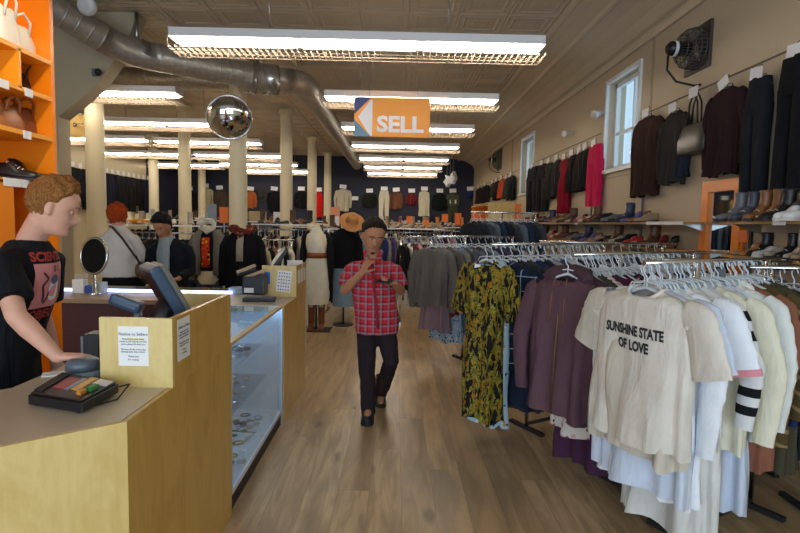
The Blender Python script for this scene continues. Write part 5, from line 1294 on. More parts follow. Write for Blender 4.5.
# ---- back right cabinet with orange inside
yb0 = 13.9; q = PX(476, 202, XR - .5); 
cb = thing('cubby_cabinet', 'birch cabinet with orange interior below the far hanging jackets', 'cabinet', (XR - .35, 14.8, 0))
x0_, x1_ = XR - .72, XR - .02; ya_, yb2 = 13.3, 16.2; zc = 2.15
bm = mk(); b2(bm, (x0_, ya_, 0), (x1_, ya_ + .03, zc)); obj('side_panel', bm, M_plyL, cb)
bm = mk(); b2(bm, (x0_, yb2, 0), (x1_, yb2 + .03, zc)); b2(bm, (x1_ - .02, ya_, 0), (x1_, yb2, zc)); obj('orange_lining', bm, M_orange, cb)
bm = mk(); b2(bm, (x0_ - .01, ya_, zc), (x1_, yb2 + .03, zc + .03)); b2(bm, (x0_, ya_, 1.7), (x1_, yb2, 1.73)); obj('shelf_board', bm, M_plyL, cb)

# ================================================================== PEOPLE
def skin_mat(name, c):
    n = NT(name); n.set(Base_Color=n.vcol(c, .10, 18), Roughness=.5, Subsurface_Weight=.12, Specular_IOR_Level=.35)
    n.b.inputs['Subsurface Radius'].default_value = (.02, .008, .004); n.bump(n.noise(120, 2), .08, .002); return n.m
def lerp_tab(tab, z):
    for (a, va), (b, vb) in zip(tab, tab[1:]):
        if a <= z <= b:
            t = (z - a) / (b - a); t = t * t * (3 - 2 * t) * .5 + t * .5; return va + (vb - va) * t
    return tab[0][1] if z < tab[0][0] else tab[-1][1]
HF = [(-.118, .045), (-.112, .068), (-.10, .082), (-.088, .083), (-.080, .079), (-.072, .083), (-.062, .084), (-.052, .082), (-.02, .083), (0, .083), (.02, .089), (.032, .093), (.06, .090), (.085, .074), (.105, .046), (.118, .012)]
HB = [(-.118, .0), (-.10, .02), (-.08, .045), (-.05, .072), (-.02, .09), (.02, .101), (.05, .098), (.085, .075), (.105, .045), (.118, .012)]
HS = [(-.118, .018), (-.11, .032), (-.095, .046), (-.07, .058), (-.04, .066), (-.01, .071), (.02, .075), (.05, .074), (.075, .062), (.095, .045), (.11, .026), (.118, .01)]
def head_pt(a, z, wide=1.0):
    s, c = math.sin(a), math.cos(a)          # a=90deg is the face
    r_y = lerp_tab(HF, z) if s > 0 else lerp_tab(HB, z); r_x = lerp_tab(HS, z) * wide
    e = .88
    x = r_x * math.copysign(abs(c) ** e, c); y = r_y * math.copysign(abs(s) ** e, s)
    if s > 0:
        g = lambda v, w: math.exp(-(v / w) ** 2)
        # nose
        if -.062 < z < .022:
            if z > -.036: h = .030 * (1 - (z + .036) / .058) ** .9
            else: h = .030 * max(0, 1 - ((-.036 - z) / .018) ** 2)
            y += max(0, h) * g(x, .0115 + (.006 if z < -.025 else 0))
        y -= .009 * (g(x - .031, .017) + g(x + .031, .017)) * g(z - .002, .015)     # sockets
        y += .004 * (g(x - .03, .026) + g(x + .03, .026)) * g(z - .026, .009)         # brow
        y += .005 * g(x, .024) * (g(z + .067, .0055) + g(z + .079, .0065)) - .003 * g(x, .026) * g(z + .0728, .0025)   # lips
        y += .003 * (g(x - .042, .02) + g(x + .042, .02)) * g(z + .02, .02)           # cheeks
        y -= .003 * g(x, .02) * g(z + .09, .006); y += .004 * g(x, .02) * g(z + .103, .01)
    return Vector((x, y, z))
def head_into(bm, M, wide=1.0):
    zs = [-.118 + .236 * k / 72 for k in range(73)]; rings = [[M @ head_pt(2 * PI * j / 60, z, wide) for j in range(60)] for z in zs]
    loft(bm, rings, True)
    for s in (-1, 1):
        for (dy, dz, ry, rz, rx) in ((-.006, .0, .017, .03, .008), (-.004, .012, .014, .016, .012), (0, -.022, .009, .011, .008)):
            q = bmesh.ops.create_uvsphere(bm, u_segments=14, v_segments=10, radius=1)
            T = M @ Matrix.Translation((s * .0755 * wide, dy, dz - .006)) @ Matrix.Rotation(s * .28, 4, 'Z') @ Matrix.Rotation(-.15, 4, 'X') @ Matrix.Diagonal((rx, ry, rz, 1)); bmesh.ops.transform(bm, matrix=T, verts=q['verts'])
def frame(c, f, pitch=0, roll=0, s=1.0):
    f = Vector((f[0], f[1], 0)).normalized(); x = Vector((f.y, -f.x, 0))
    R_ = Matrix((( x.x, f.x, 0), (x.y, f.y, 0), (0, 0, 1)))
    return Matrix.Translation(Vector(c)) @ R_.to_4x4() @ Matrix.Rotation(-pitch, 4, 'X') @ Matrix.Rotation(roll, 4, 'Y') @ Matrix.Diagonal((s, s, s, 1))
def hair_bm(M, thick, front=.066, side=.005, back=-.065, amp=.004, freq=60, curl=0, top=0, wide=1.0, quiff=0, seed=0, part=0):
    bm = mk(); rings = []
    zs = [-.10 + .218 * k / 64 for k in range(65)]
    for z in zs:
        ring = []
        for j in range(84):
            a = 2 * PI * j / 84; p = head_pt(a, z, wide) if not (math.sin(a) > 0 and z < .03) else head_pt(a, z, wide)
            ca = math.sin(a)                                  # 1 at face, -1 back
            if ca > .55: zb = front - .02 * (1 - min(1, (ca - .55) / .3))
            elif ca > .1: zb = side + (front - .02 - side) * ((ca - .1) / .45) ** .7
            elif ca > -.25: zb = side + (back - side) * ((.1 - ca) / .35)
            else: zb = back
            m_ = max(0, min(1, (z - zb + .012 * noise.noise(Vector((p.x * 90, p.y * 90, seed)))) / (.03 if ca > .1 else .045))); m_ = m_ * m_ * (3 - 2 * m_)
            n_ = Vector((p.x, p.y + .01, p.z * .8)).normalized() if p.length > 0 else Vector((0, 0, 1))
            nz = noise.noise(Vector((p.x * freq, p.y * freq * .5, p.z * freq * .6)) + Vector((seed, 0, 0)))
            th = thick * (.5 + .45 * min(1, max(0, (z + .03) / .1))) + amp * nz + top * max(0, z / .118) ** 2 + quiff * max(0, ca) ** 2 * max(0, min(1, (z - .05) / .05))
            if curl: th += curl * (noise.noise(p * 38 + Vector((seed, 3, 1))) + .6 * noise.noise(p * 80))
            q = p + n_ * (th * m_ - .012 * (1 - m_)); ring.append(M @ q)
        rings.append(ring)
    loft(bm, rings, True); return bm
def hair_mat(name, c1, c2):
    n = NT(name); v = n.mapv(scale=(60, 14, 30)); n.set(Base_Color=n.ramp(n.noise(3, 4, vec=v), [(.3, c1), (.7, c2)]), Roughness=.7, Specular_IOR_Level=.2); n.bump(n.noise(4, 4, vec=v), .8, .01); return n.m
def face_parts(root, M, iris='#3a2a1c', brow='#4a3420', wide=1.0, half=True, scl='#c9bdb2', lid=None):
    for s in (-1, 1):
        bm = mk(); q = ell(bm, (0, 0, 0), (.0115, .0075, .0038), seg=12)
        bmesh.ops.transform(bm, matrix=M @ Matrix.Translation((s * .031 * wide, .0722, -.004)), verts=bm.verts); e = obj('eye', bm, plain('eye_white_' + scl, scl, .25), root)
        bm = mk(); ell(bm, (0, 0, 0), (.0048, .003, .0040), seg=10); bmesh.ops.transform(bm, matrix=M @ Matrix.Translation((s * .031 * wide, .0788, -.005)), verts=bm.verts); obj('iris', bm, plain('iris_' + iris, iris, .2), e)
        bm = mk(); ell(bm, (0, 0, 0), (.0145, .0075, .007), seg=14); bmesh.ops.transform(bm, matrix=M @ Matrix.Translation((s * .031 * wide, .0738, .0025)), verts=bm.verts); obj('eyelid', bm, lid or sk1, e)
        bm = mk(); tube(bm, [M @ Vector((s * .014, .0935, .022)), M @ Vector((s * .030, .0925, .0275)), M @ Vector((s * .046, .082, .022))], [.0035, .0045, .0025], 8, ry=.003); obj('eyebrow', bm, plain('brow_' + brow, brow, .7), root)
def hand(bm, w, f, n, curl=.3, thumb=1, s=1.0, spread=.0, curls=None, tcurl=.3):
    """w wrist point, f finger direction, n palm normal (fingers bend towards it), thumb sign along n x f"""
    w = Vector(w); f = Vector(f).normalized(); n = Vector(n); n = (n - f * n.dot(f)).normalized(); t = n.cross(f) * thumb
    tube(bm, [w - f * .02 * s, w + f * .015 * s, w + f * .05 * s, w + f * .088 * s, w + f * .096 * s], [.026 * s, .031 * s, .04 * s, .04 * s, .034 * s], 16, ry=[.02 * s, .018 * s, .016 * s, .013 * s, .009 * s], ref=n)
    for k, (off, L) in enumerate(((.030, .070), (.0105, .078), (-.0095, .073), (-.029, .058))):
        b = w + f * (.086 - abs(off - .004) * .15) * s + t * off * s; c = curls[k] if curls else curl
        d = (f + t * off * spread * 20).normalized(); pts = [b - d * .02 * s, b]; ang = 0
        for seg_, fr in enumerate((.45, .31, .24)):
            ang += c * (.6, 1.0, .75)[seg_]; dd = d * math.cos(ang) + n * math.sin(ang); pts.append(pts[-1] + dd * L * fr * s)
        capsule(bm, pts, [.0095 * s, .0095 * s, .0088 * s, .008 * s, .0068 * s], 10)
    b = w + f * .022 * s + t * .026 * s; d1 = (f * .65 + t * .75 + n * .25 * tcurl).normalized(); d2 = (f * .9 + t * .3 + n * .9 * tcurl).normalized()
    p1 = b + d1 * .042 * s; p2 = p1 + d2 * .028 * s; p3 = p2 + (d2 + n * .3 * tcurl).normalized() * .022 * s
    capsule(bm, [b - d1 * .01, b, p1, p2, p3], [.013 * s, .014 * s, .0115 * s, .0100 * s, .008 * s], 10)
def tors(bm, pts, rw, rd, f, seg=24): tube(bm, pts, rw, seg, ry=rd, ref=Vector((f[0], f[1], 0)).normalized())
def person(label, foot, f, J, skin, hand_specs, head, vox=.006, group=None):
    """J: joints in world space. Builds one continuous body mesh."""
    r = thing('person', label, 'person', foot, 0, group); bm = mk(); V = lambda k: Vector(J[k])
    hd = Vector(head['c']); M = frame(hd, head['f'], head.get('pitch', 0), head.get('roll', 0), head.get('s', 1.0)); wide = head.get('wide', 1.0); 
    head_into(bm, M, wide)
    nb = V('neck'); capsule(bm, [nb - Vector((0, 0, .05)), nb, hd + (M.to_3x3() @ Vector((0, -.025, -.06)))], [.07, .056, .052], 18)
    tors(bm, [V('pelvis') - Vector((0, 0, .06)), V('pelvis'), (V('pelvis') + V('chest')) / 2, V('chest'), nb - Vector((0, 0, .02))], [.12, .14, .125, .15, .07], [.09, .10, .09, .10, .06], f)
    for sd in ('R', 'L'):
        sh, el, wr = V('sh' + sd), V('el' + sd), V('wr' + sd)
        capsule(bm, [nb.lerp(sh, .5) - Vector((0, 0, .05)), sh, sh.lerp(el, .5), el], [.045, .05, .045, .039], 16)
        capsule(bm, [el, el.lerp(wr, .3), wr], [.039, .041, .026], 16)
        hip, kn, an = V('hip' + sd), V('kn' + sd), V('an' + sd)
        capsule(bm, [hip, hip.lerp(kn, .5), kn], [.085, .07, .052], 16); capsule(bm, [kn, kn.lerp(an, .35), an], [.052, .052, .034], 16)
        tf = Vector(J.get('toe' + sd, an + Vector((f[0], f[1], 0)).normalized() * .14 - Vector((0, 0, .05)))); capsule(bm, [an, an.lerp(tf, .5) , tf], [.034, .034, .026], 12)
    for hs in hand_specs: hand(bm, **hs)
    b = obj('body', bm, [skin], r); remesh(b, vox, 3, .5)
    # lips
    lip = head.get('lip')
    if lip:
        b.data.materials.append(plain('lip_' + lip, lip, .45)); Mi = M.inverted() @ Matrix.Translation(Vector(foot))
        for p in b.data.polygons:
            q = Mi @ p.center
            if abs(q.x) < .023 and -.085 + abs(q.x) * .35 < q.z < -.061 - abs(q.x) * .25 and q.y > .07: p.material_index = 1
    return r, M
def cloth_part(root, name, build, mat, vox=.009, it=6):
    bm = mk(); build(bm); o = obj(name, bm, mat, root); remesh(o, vox, it, .5)
    # gentle creases
    me = o.data; me.update(); n = len(me.vertices); nr = [Vector(v.normal) for v in me.vertices]; out = []
    for v, q in zip(me.vertices, nr):
        co = v.co; k = noise.noise(Vector((co.x * 9, co.y * 9, co.z * 5))) * .009 + noise.noise(Vector((co.x * 24, co.y * 24, co.z * 14))) * .005
        c2_ = co + q * k; out += [c2_.x, c2_.y, c2_.z]
    me.vertices.foreach_set('co', out); me.update()
    return o
def trouser_build(J, f, waist=.155, dep=.12, thigh=.1, knee=.073, hem=.062, top=.06):
    def b(bm):
        V = lambda k: Vector(J[k]); pv = V('pelvis')
        tors(bm, [pv + Vector((0, 0, -.08)), pv + Vector((0, 0, -.03)), pv + Vector((0, 0, .04)), pv + Vector((0, 0, top))], [waist * .8, waist * 1.05, waist, waist * .96], [dep * .9, dep * 1.05, dep, dep * .96], f)
        for sd in ('R', 'L'):
            hip, kn, an = V('hip' + sd), V('kn' + sd), V('an' + sd)
            tube(bm, [hip + Vector((0, 0, .04)), hip, hip.lerp(kn, .35), kn, kn.lerp(an, .45), an + (an - kn).normalized() * .055], [thigh * .9, thigh, thigh * .92, knee, knee * .98, hem], 20)
    return b
def shoes_for(root, J, f, col, s=1.0, kind='ankle'):
    d = shoe_data(kind)
    for sd in ('R', 'L'):
        an = Vector(J['an' + sd]); toe = Vector(J['toe' + sd]); v = toe - an; yaw = math.atan2(v.y, v.x); 
        o = bpy.data.objects.new('shoe', d[0]); C.objects.link(o); o.parent = root; o.material_slots[0].link = 'OBJECT'; o.material_slots[0].material = plain('leather_' + col, col, .42, amt=.15)
        p = J.get('shoepitch' + sd, 0); loc = Vector((an.x, an.y, max(0, an.z - .085))) - Vector(root.location)
        o.location = loc; o.rotation_euler = (0, p, yaw); o.scale = (s, s * 1.05, s)
        q = bpy.data.objects.new('sole', d[1]); C.objects.link(q); q.parent = o; q.material_slots[0].link = 'OBJECT'; q.material_slots[0].material = M_dark2

# ---- clerk at the left
f = Vector((.99, .12, 0)).normalized(); sd_ = Vector((f.y, -f.x, 0))      # his right side
ch = Vector((-1.70, 2.42, 1.28)); 
J = dict(pelvis=(-1.80, 2.42, .96), chest=ch, neck=(-1.63, 2.40, 1.50))
shc = Vector((-1.66, 2.41, 1.405)); J['shR'] = shc + sd_ * .185; J['shL'] = shc - sd_ * .185
J['elR'] = P(16, 316, 2.14); J['wrR'] = P(58, 357, 2.18)
J['elL'] = J['shL'] + Vector((-.06, .03, -.29)); J['wrL'] = J['elL'] + Vector((.05, .02, -.24))
for s_, k in ((1, 'R'), (-1, 'L')):
    J['hip' + k] = Vector((-1.80, 2.42, .90)) + sd_ * .085 * s_; J['kn' + k] = J['hip' + k] + Vector((.02, 0, -.43)); J['an' + k] = J['hip' + k] + Vector((-.02, 0, -.81)); J['toe' + k] = J['an' + k] + f * .15 - Vector((0, 0, .05))
sk1 = skin_mat('fair_skin', '#dba58c')
hf = Vector((.93, .30, -.02)).normalized()
clerk, M = person('person in black graphic t-shirt leaning on the near counter at left', (-1.8, 2.42, 0), f, J, sk1,
    [dict(w=J['wrR'], f=hf, n=(.1, -.05, -1), curl=.34, thumb=-1, s=.98), dict(w=J['wrL'], f=(.2, 0, -1), n=(0, -1, 0), curl=.5, thumb=1)],
    dict(c=P(53.5, 207, 2.38), f=(.90, .44, 0), pitch=.30, s=1.02, lip='#b06a5c'), vox=.0048)
face_parts(clerk, M, '#5a6a70', '#8a5a30')
hb_ = hair_bm(M, .013, front=.074, side=.004, back=-.072, amp=.011, freq=80, top=.014, quiff=.006, seed=2); obj('hair', hb_, hair_mat('auburn_hair', '#6d4322', '#a8713a'), clerk)
def tshirt(J, f, ch, neckz=.0, hem=.86, w=.185, d=.125, slv=.6, rs=(.075, .08, .082)):
    def b(bm):
        V = lambda k: Vector(J[k]); pv = V('pelvis'); nb = V('neck'); c_ = Vector(ch)
        tors(bm, [pv + Vector((0, 0, -.14)), pv + Vector((0, 0, -.02)), pv.lerp(c_, .5), c_, c_ + (nb - c_) * .55, nb - Vector((0, 0, .035)), nb - Vector((0, 0, .005))],
             [w * 1.0, w * .98, w * .93, w * 1.0, w * .88, w * .52, .073], [d * 1.05, d * 1.02, d * .98, d * 1.05, d * .92, d * .68, .072], f)
        for sd in ('R', 'L'):
            sh, el = V('sh' + sd), V('el' + sd)
            tube(bm, [nb.lerp(sh, .35) - Vector((0, 0, .05)), nb.lerp(sh, .75) - Vector((0, 0, .02)), sh - Vector((0, 0, .01)), sh.lerp(el, slv * .5), sh.lerp(el, slv)], [.045, .058, rs[0] * .9, rs[1] * .96, rs[2]], 20)
    return b
cl = cloth('#18181c')
ts = cloth_part(clerk, 't_shirt', tshirt(J, f, ch, w=.20, d=.135, slv=.72, rs=(.078, .078, .08)), cl)
cloth_part(clerk, 'trousers', trouser_build(J, f), cloth('#1c1d22'))
shoes_for(clerk, J, f, '#17171a')
# chest print draped on the shirt
bvh = BVHTree.FromPolygons([v.co.copy() for v in ts.data.vertices], [tuple(p.vertices) for p in ts.data.polygons])
def project_print(bm, origin, f, name, mat, off=.003):
    """bm in the plane (x across, z up); thrown onto the shirt along -f"""
    sdv = Vector((-f.y, f.x, 0)); dr = -Vector(f)
    root = clerk; o3 = Vector(origin) - Vector(root.location)
    bmesh.ops.subdivide_edges(bm, edges=[e for e in bm.edges if e.calc_length() > .03], cuts=3)
    for v in bm.verts:
        s = o3 + sdv * v.co.x + Vector((0, 0, v.co.z)); h = bvh.ray_cast(s + Vector(f) * .5, dr)
        v.co = (h[0] - dr * off) if h[0] is not None else s
    return obj(name, bm, mat, clerk, False)
fp = Vector((math.cos(math.radians(4)), math.sin(math.radians(4)), 0))
pc = ch + Vector((0, -.02, .045)); pinkm = plain('print_pink', '#d98a88', .75); redm = plain('print_red', '#a83228', .75)
bm = mk(); bmesh.ops.create_grid(bm, x_segments=10, y_segments=12, size=.5); bmesh.ops.transform(bm, matrix=Matrix.Rotation(PI / 2, 4, 'X') @ Matrix.Diagonal((.19, .20, 1, 1)), verts=bm.verts); project_print(bm, pc + Vector((0, 0, -.03)), fp, 'print_panel', pinkm)
bm = text_mesh('SCIENTIFIC', .05, 0, 'CENTER', .002); xs = [v.co.x for v in bm.verts]; k = .20 / (max(xs) - min(xs)); bmesh.ops.transform(bm, matrix=Matrix.Translation((0, 0, .082)) @ Matrix.Rotation(PI / 2, 4, 'X') @ Matrix.Diagonal((k, 1.1, 1, 1)), verts=bm.verts); project_print(bm, pc, fp, 'print_lettering', redm)
bm = text_mesh('OBJECT', .055, 0, 'CENTER', .002); xs = [v.co.x for v in bm.verts]; k = .17 / (max(xs) - min(xs)); bmesh.ops.transform(bm, matrix=Matrix.Translation((0, 0, -.178)) @ Matrix.Rotation(PI / 2, 4, 'X') @ Matrix.Diagonal((k, 1, 1, 1)), verts=bm.verts); project_print(bm, pc, fp, 'print_lettering', redm)
# abstract shapes inside the panel: pale oval, curls and red strokes
def ellp(cx_, cz_, rx, rz, n=20):
    bm = mk(); vs = [bm.verts.new((cx_ + rx * math.cos(2 * PI * k / n), 0, cz_ + rz * math.sin(2 * PI * k / n))) for k in range(n)]; bm.faces.new(vs); return bm
project_print(ellp(.012, -.05, .034, .052), pc, fp, 'print_oval', plain('print_pale', '#dcd6d2', .75), .005)
project_print(ellp(.010, -.005, .024, .022), pc, fp, 'print_oval', plain('print_grey', '#b4b0b0', .75), .006)
for (a, b_) in (((-.06, .03), (-.03, .0)), ((-.03, .0), (-.06, -.03)), ((-.06, -.03), (-.045, -.1)), ((.06, .04), (.055, -.02)), ((.055, -.02), (.075, -.10)), ((.0, .06), (.0, .03)), ((.03, .06), (.028, .03)), ((-.02, -.06), (-.035, -.11))):
    a = Vector((a[0], 0, a[1])); b_ = Vector((b_[0], 0, b_[1])); d_ = (b_ - a).normalized(); n_ = Vector((-d_.z, 0, d_.x)) * .005
    bm = mk(); bm.faces.new([bm.verts.new(q) for q in (a + n_, a - n_, b_ - n_, b_ + n_)]); project_print(bm, pc, fp, 'print_stroke', plain('print_dark', '#5a2024', .75), .006)

# ---- man in red plaid walking down the aisle
Ym = 4.45; f = Vector((.10, -1, 0)).normalized()
J = dict(pelvis=P(377, 322, Ym), chest=P(373, 283, Ym - .01), neck=P(373, 254, Ym - .0))
J['shR'] = P(352, 269, Ym); J['shL'] = P(394, 269, Ym + .03)
J['elR'] = P(345, 290, Ym - .07); J['wrR'] = P(362, 273, Ym - .24)
J['elL'] = P(401, 291, Ym + .02); J['wrL'] = P(395, 284, Ym - .2)
J['hipR'] = P(367, 331, Ym); J['hipL'] = P(386, 331, Ym)
J['knR'] = P(367, 366, Ym - .14); J['anR'] = P(368.5, 404, Ym - .18); J['toeR'] = P(367, 417, Ym - .32)
J['knL'] = P(391, 361, Ym - .08); J['anL'] = P(380, 394, Ym + .25); J['toeL'] = P(381, 402, Ym + .13)
J['shoepitchL'] = .25; J['toeR'].z = .03; J['anR'].z = .09
sk2 = skin_mat('tan_skin', '#b07a58')
man, M = person('person in a red plaid short sleeved shirt walking up the aisle looking at a phone', (J['pelvis'].x, Ym, 0), f, J, sk2,
    [dict(w=J['wrR'], f=(.35, -.15, .72), n=(.75, .5, .0), curl=.75, thumb=1, s=.98, tcurl=.9), dict(w=J['wrL'], f=(-.75, -.62, .1), n=(.1, .1, 1), curl=.7, thumb=-1, s=.98, tcurl=.8)],
    dict(c=P(373.5, 235, Ym - .06), f=(.28, -1, 0), pitch=.42, roll=-.08, s=1.10, wide=1.08, lip='#8e5546'), vox=.0052)
face_parts(man, M, '#1c120c', '#1d1512', 1.06, lid=sk2)
obj('hair', hair_bm(M, .015, front=.078, side=.0, back=-.06, amp=.010, freq=60, top=.012, quiff=.006, wide=1.08, seed=5), hair_mat('dark_brown_hair', '#17110e', '#2e221b'), man)
bm = mk(); ell(bm, M @ Vector((0, .078, -.114)), (.018, .014, .010), seg=10); obj('goatee', bm, plain('brow_#1d1512', '#1d1512', .7), man)
mp = plaid_mat('red_plaid', '#b3242c', '#c8323a', '#7d8c98', '#2a2230', .062)
def plaid_shirt(bm):
    V = lambda k: Vector(J[k]); pv = V('pelvis'); nb = V('neck'); c_ = V('chest')
    tors(bm, [pv + Vector((0, 0, -.09)), pv + Vector((0, 0, .0)), pv.lerp(c_, .5), c_, c_ + (nb - c_) * .45, nb - Vector((0, 0, .06)), nb - Vector((0, 0, .035))], [.185, .185, .18, .185, .165, .10, .072], [.135, .14, .145, .14, .115, .085, .075], f)
    for sd in ('R', 'L'):
        sh, el = V('sh' + sd), V('el' + sd); tube(bm, [nb.lerp(sh, .35) - Vector((0, 0, .05)), nb.lerp(sh, .75) - Vector((0, 0, .02)), sh - Vector((0, 0, .01)), sh.lerp(el, .4), sh.lerp(el, .8)], [.045, .058, .067, .07, .074], 20)
ps = cloth_part(man, 'plaid_shirt', plaid_shirt, mp, .009)
bm = mk(); nb = Vector(J['neck'])
for s in (-1, 1): tube(bm, [nb + Vector((s * .062, .05, .03)), nb + Vector((s * .07, -.02, .025)), nb + Vector((s * .05, -.085, -.02)), nb + Vector((s * .014, -.12, -.07))], [.012, .016, .018, .008], 10, ry=.006, ref=(0, -1, .4))
obj('collar', bm, mp, man)
bm = mk(); c0 = Vector(J['chest']); c1 = Vector(J['pelvis'])
tube(bm, [nb + Vector((.0, -.115, -.07)), c0 + Vector((.012, -.148, 0)), c0.lerp(c1, .5) + Vector((.014, -.152, 0)), c1 + Vector((.014, -.147, -.03))], .012, 8, ry=.003, ref=(0, -1, 0)); obj('button_placket', bm, plain('placket_red', '#8a2430', .9), man)
bm = mk(); box(bm, c0 + Vector((.09, -.142, .03)), (.09, .012, .10), Matrix.Rotation(.35, 3, 'Z')); obj('chest_pocket', bm, mp, man)
cloth_part(man, 'trousers', trouser_build(J, f, .165, .125, .092, .068, .058), cloth('#2c2326'))
shoes_for(man, J, f, '#17171a', 1.0)
ph = thing('smartphone', 'dark smartphone held by the person in red plaid', 'phone', J['wrL'] + Vector((-.09, -.07, .03))); c = J['wrL'] + Vector((-.085, -.075, .028))
R_ = Matrix.Rotation(-.7, 3, 'Z') @ Matrix.Rotation(.35, 3, 'X'); bm = mk(); box(bm, c, (.15, .072, .009), R_, bev=.003); obj('case', bm, M_dark, ph); bm = mk(); box(bm, c + R_ @ Vector((0, 0, .0052)), (.138, .064, .001), R_); obj('screen', bm, plain('phone_screen', '#20242c', .08), ph)

# ---- woman with orange hair, seen from behind
Yw = 5.75; f = Vector((-.35, 1, 0)).normalized(); cx_ = P(120, 250, Yw).x
V_ = lambda px, py, dy=0: P(px, py, Yw + dy)
J = dict(pelvis=V_(120, 277), chest=V_(119, 247), neck=V_(119, 226), shR=V_(134, 239), shL=V_(104, 239, .0), elR=V_(143, 257, .02), wrR=V_(139, 272, .16), elL=V_(95, 257, .05), wrL=V_(98, 268, .25))
for s_, k in ((1, 'R'), (-1, 'L')):
    hx = J['pelvis'] + Vector((s_ * .09, 0, -.06)); J['hip' + k] = hx; J['kn' + k] = Vector((hx.x, hx.y, .48)); J['an' + k] = Vector((hx.x, hx.y, .09)); J['toe' + k] = Vector((hx.x, hx.y + .15, .04))
woman, M = person('person with curly orange hair and white blouse seen from behind', (cx_, Yw, 0), f, J, sk1, [dict(w=J['wrR'], f=(-.2, .8, -.3), n=(0, 0, -1), curl=.5, thumb=-1, s=.9), dict(w=J['wrL'], f=(.2, .8, -.1), n=(0, 0, -1), curl=.5, thumb=1, s=.9)],
    dict(c=V_(117, 216.5), f=(-.6, .8, 0), pitch=.15, s=.98), vox=.008)
obj('hair', hair_bm(M, .032, front=.05, side=-.05, back=-.1, amp=.006, curl=.022, seed=9, top=.006), hair_mat('orange_hair', '#8a3010', '#c8541c'), woman)
bl = cloth('#d6cfc4')
def blouse(bm):
    V = lambda k: Vector(J[k]); pv = V('pelvis'); nb = V('neck'); c_ = V('chest')
    tors(bm, [pv + Vector((0, 0, .0)), pv.lerp(c_, .5), c_, c_ + (nb - c_) * .5, nb - Vector((0, 0, .03)), nb + Vector((0, 0, .01))], [.185, .165, .18, .165, .10, .065], [.13, .115, .12, .10, .08, .06], f)
    for sd in ('R', 'L'):
        sh, el, wr = V('sh' + sd), V('el' + sd), V('wr' + sd); tube(bm, [nb.lerp(sh, .35) - Vector((0, 0, .05)), nb.lerp(sh, .75) - Vector((0, 0, .02)), sh, sh.lerp(el, .5), el, el.lerp(wr, .6)], [.04, .05, .06, .058, .052, .048], 16)
cloth_part(woman, 'blouse', blouse, bl, .011)
def sk(bm):
    pv = Vector(J['pelvis']); tors(bm, [pv + Vector((0, 0, .04)), pv - Vector((0, 0, .08)), pv - Vector((0, 0, .3)), pv - Vector((0, 0, .55))], [.16, .19, .20, .22], [.12, .14, .15, .17], f)
cloth_part(woman, 'skirt', sk, cloth('#15151a'), .012); shoes_for(woman, J, f, '#17171a')
bm = mk(); tube(bm, [V_(110, 226, -.03), V_(113, 228, -.10), V_(122, 238, -.150), V_(132, 252, -.155), V_(139, 262, -.08), V_(141, 266, .0)], .013, 8, ry=.004, ref=(0, -1, 0)); obj('bag_strap', bm, plain('strap_brown', '#3a2419', .6), woman)
sb = thing('shoulder_bag', 'small brown bag at the right hip of the orange haired person', 'bag', V_(142, 272, .0)); bm = mk(); ell(bm, V_(142, 270, .02), (.06, .10, .10)); obj('bag_body', bm, plain('bag_brown', '#5d4834', .5), sb)

# ---- man in dark jacket looking down at a phone
Yj = 5.78; f = Vector((.15, -1, 0)).normalized(); V_ = lambda px, py, dy=0: P(px, py, Yj + dy)
J = dict(pelvis=V_(169, 290), chest=V_(169, 256), neck=V_(168, 237), shR=V_(153, 250), shL=V_(186, 249), elR=V_(149, 270, -.02), wrR=V_(157, 273, -.26), elL=V_(191, 271, 0), wrL=V_(178, 279, -.2))
for s_, k in ((-1, 'R'), (1, 'L')):
    hx = J['pelvis'] + Vector((s_ * .09, 0, -.04)); J['hip' + k] = hx; J['kn' + k] = Vector((hx.x, hx.y, .46)); J['an' + k] = Vector((hx.x, hx.y, .09)); J['toe' + k] = Vector((hx.x, hx.y - .15, .04))
jm_, M = person('person in a dark jacket and pale shirt looking down behind the glowing counter edge', (J['pelvis'].x, Yj, 0), f, J, sk2,
    [dict(w=J['wrR'], f=(.2, -.8, .2), n=(.3, 0, 1), curl=.8, thumb=1, s=.95), dict(w=J['wrL'], f=(-.8, -.5, 0), n=(0, 0, -1), curl=.5, thumb=-1, s=.95)],
    dict(c=V_(162.5, 226, -.09), f=(-.22, -1, 0), pitch=.50, s=1.03, lip='#8e5546'), vox=.007)
face_parts(jm_, M, '#1c120c', '#1a1411', lid=sk2)
obj('hair', hair_bm(M, .02, front=.064, side=.015, back=-.06, amp=.012, top=.020, quiff=.014, seed=7), hair_mat('black_hair', '#0c0b0d', '#1c191b'), jm_)
def shirt_b(bm):
    V = lambda k: Vector(J[k]); pv = V('pelvis'); nb = V('neck'); c_ = V('chest')
    tors(bm, [pv + Vector((0, 0, -.05)), pv.lerp(c_, .5), c_, c_ + (nb - c_) * .5, nb - Vector((0, 0, .03)), nb + Vector((0, 0, .02))], [.16, .16, .165, .15, .09, .066], [.135, .13, .13, .11, .08, .066], f)
cloth_part(jm_, 'shirt', shirt_b, cloth('#8c999b'), .011)
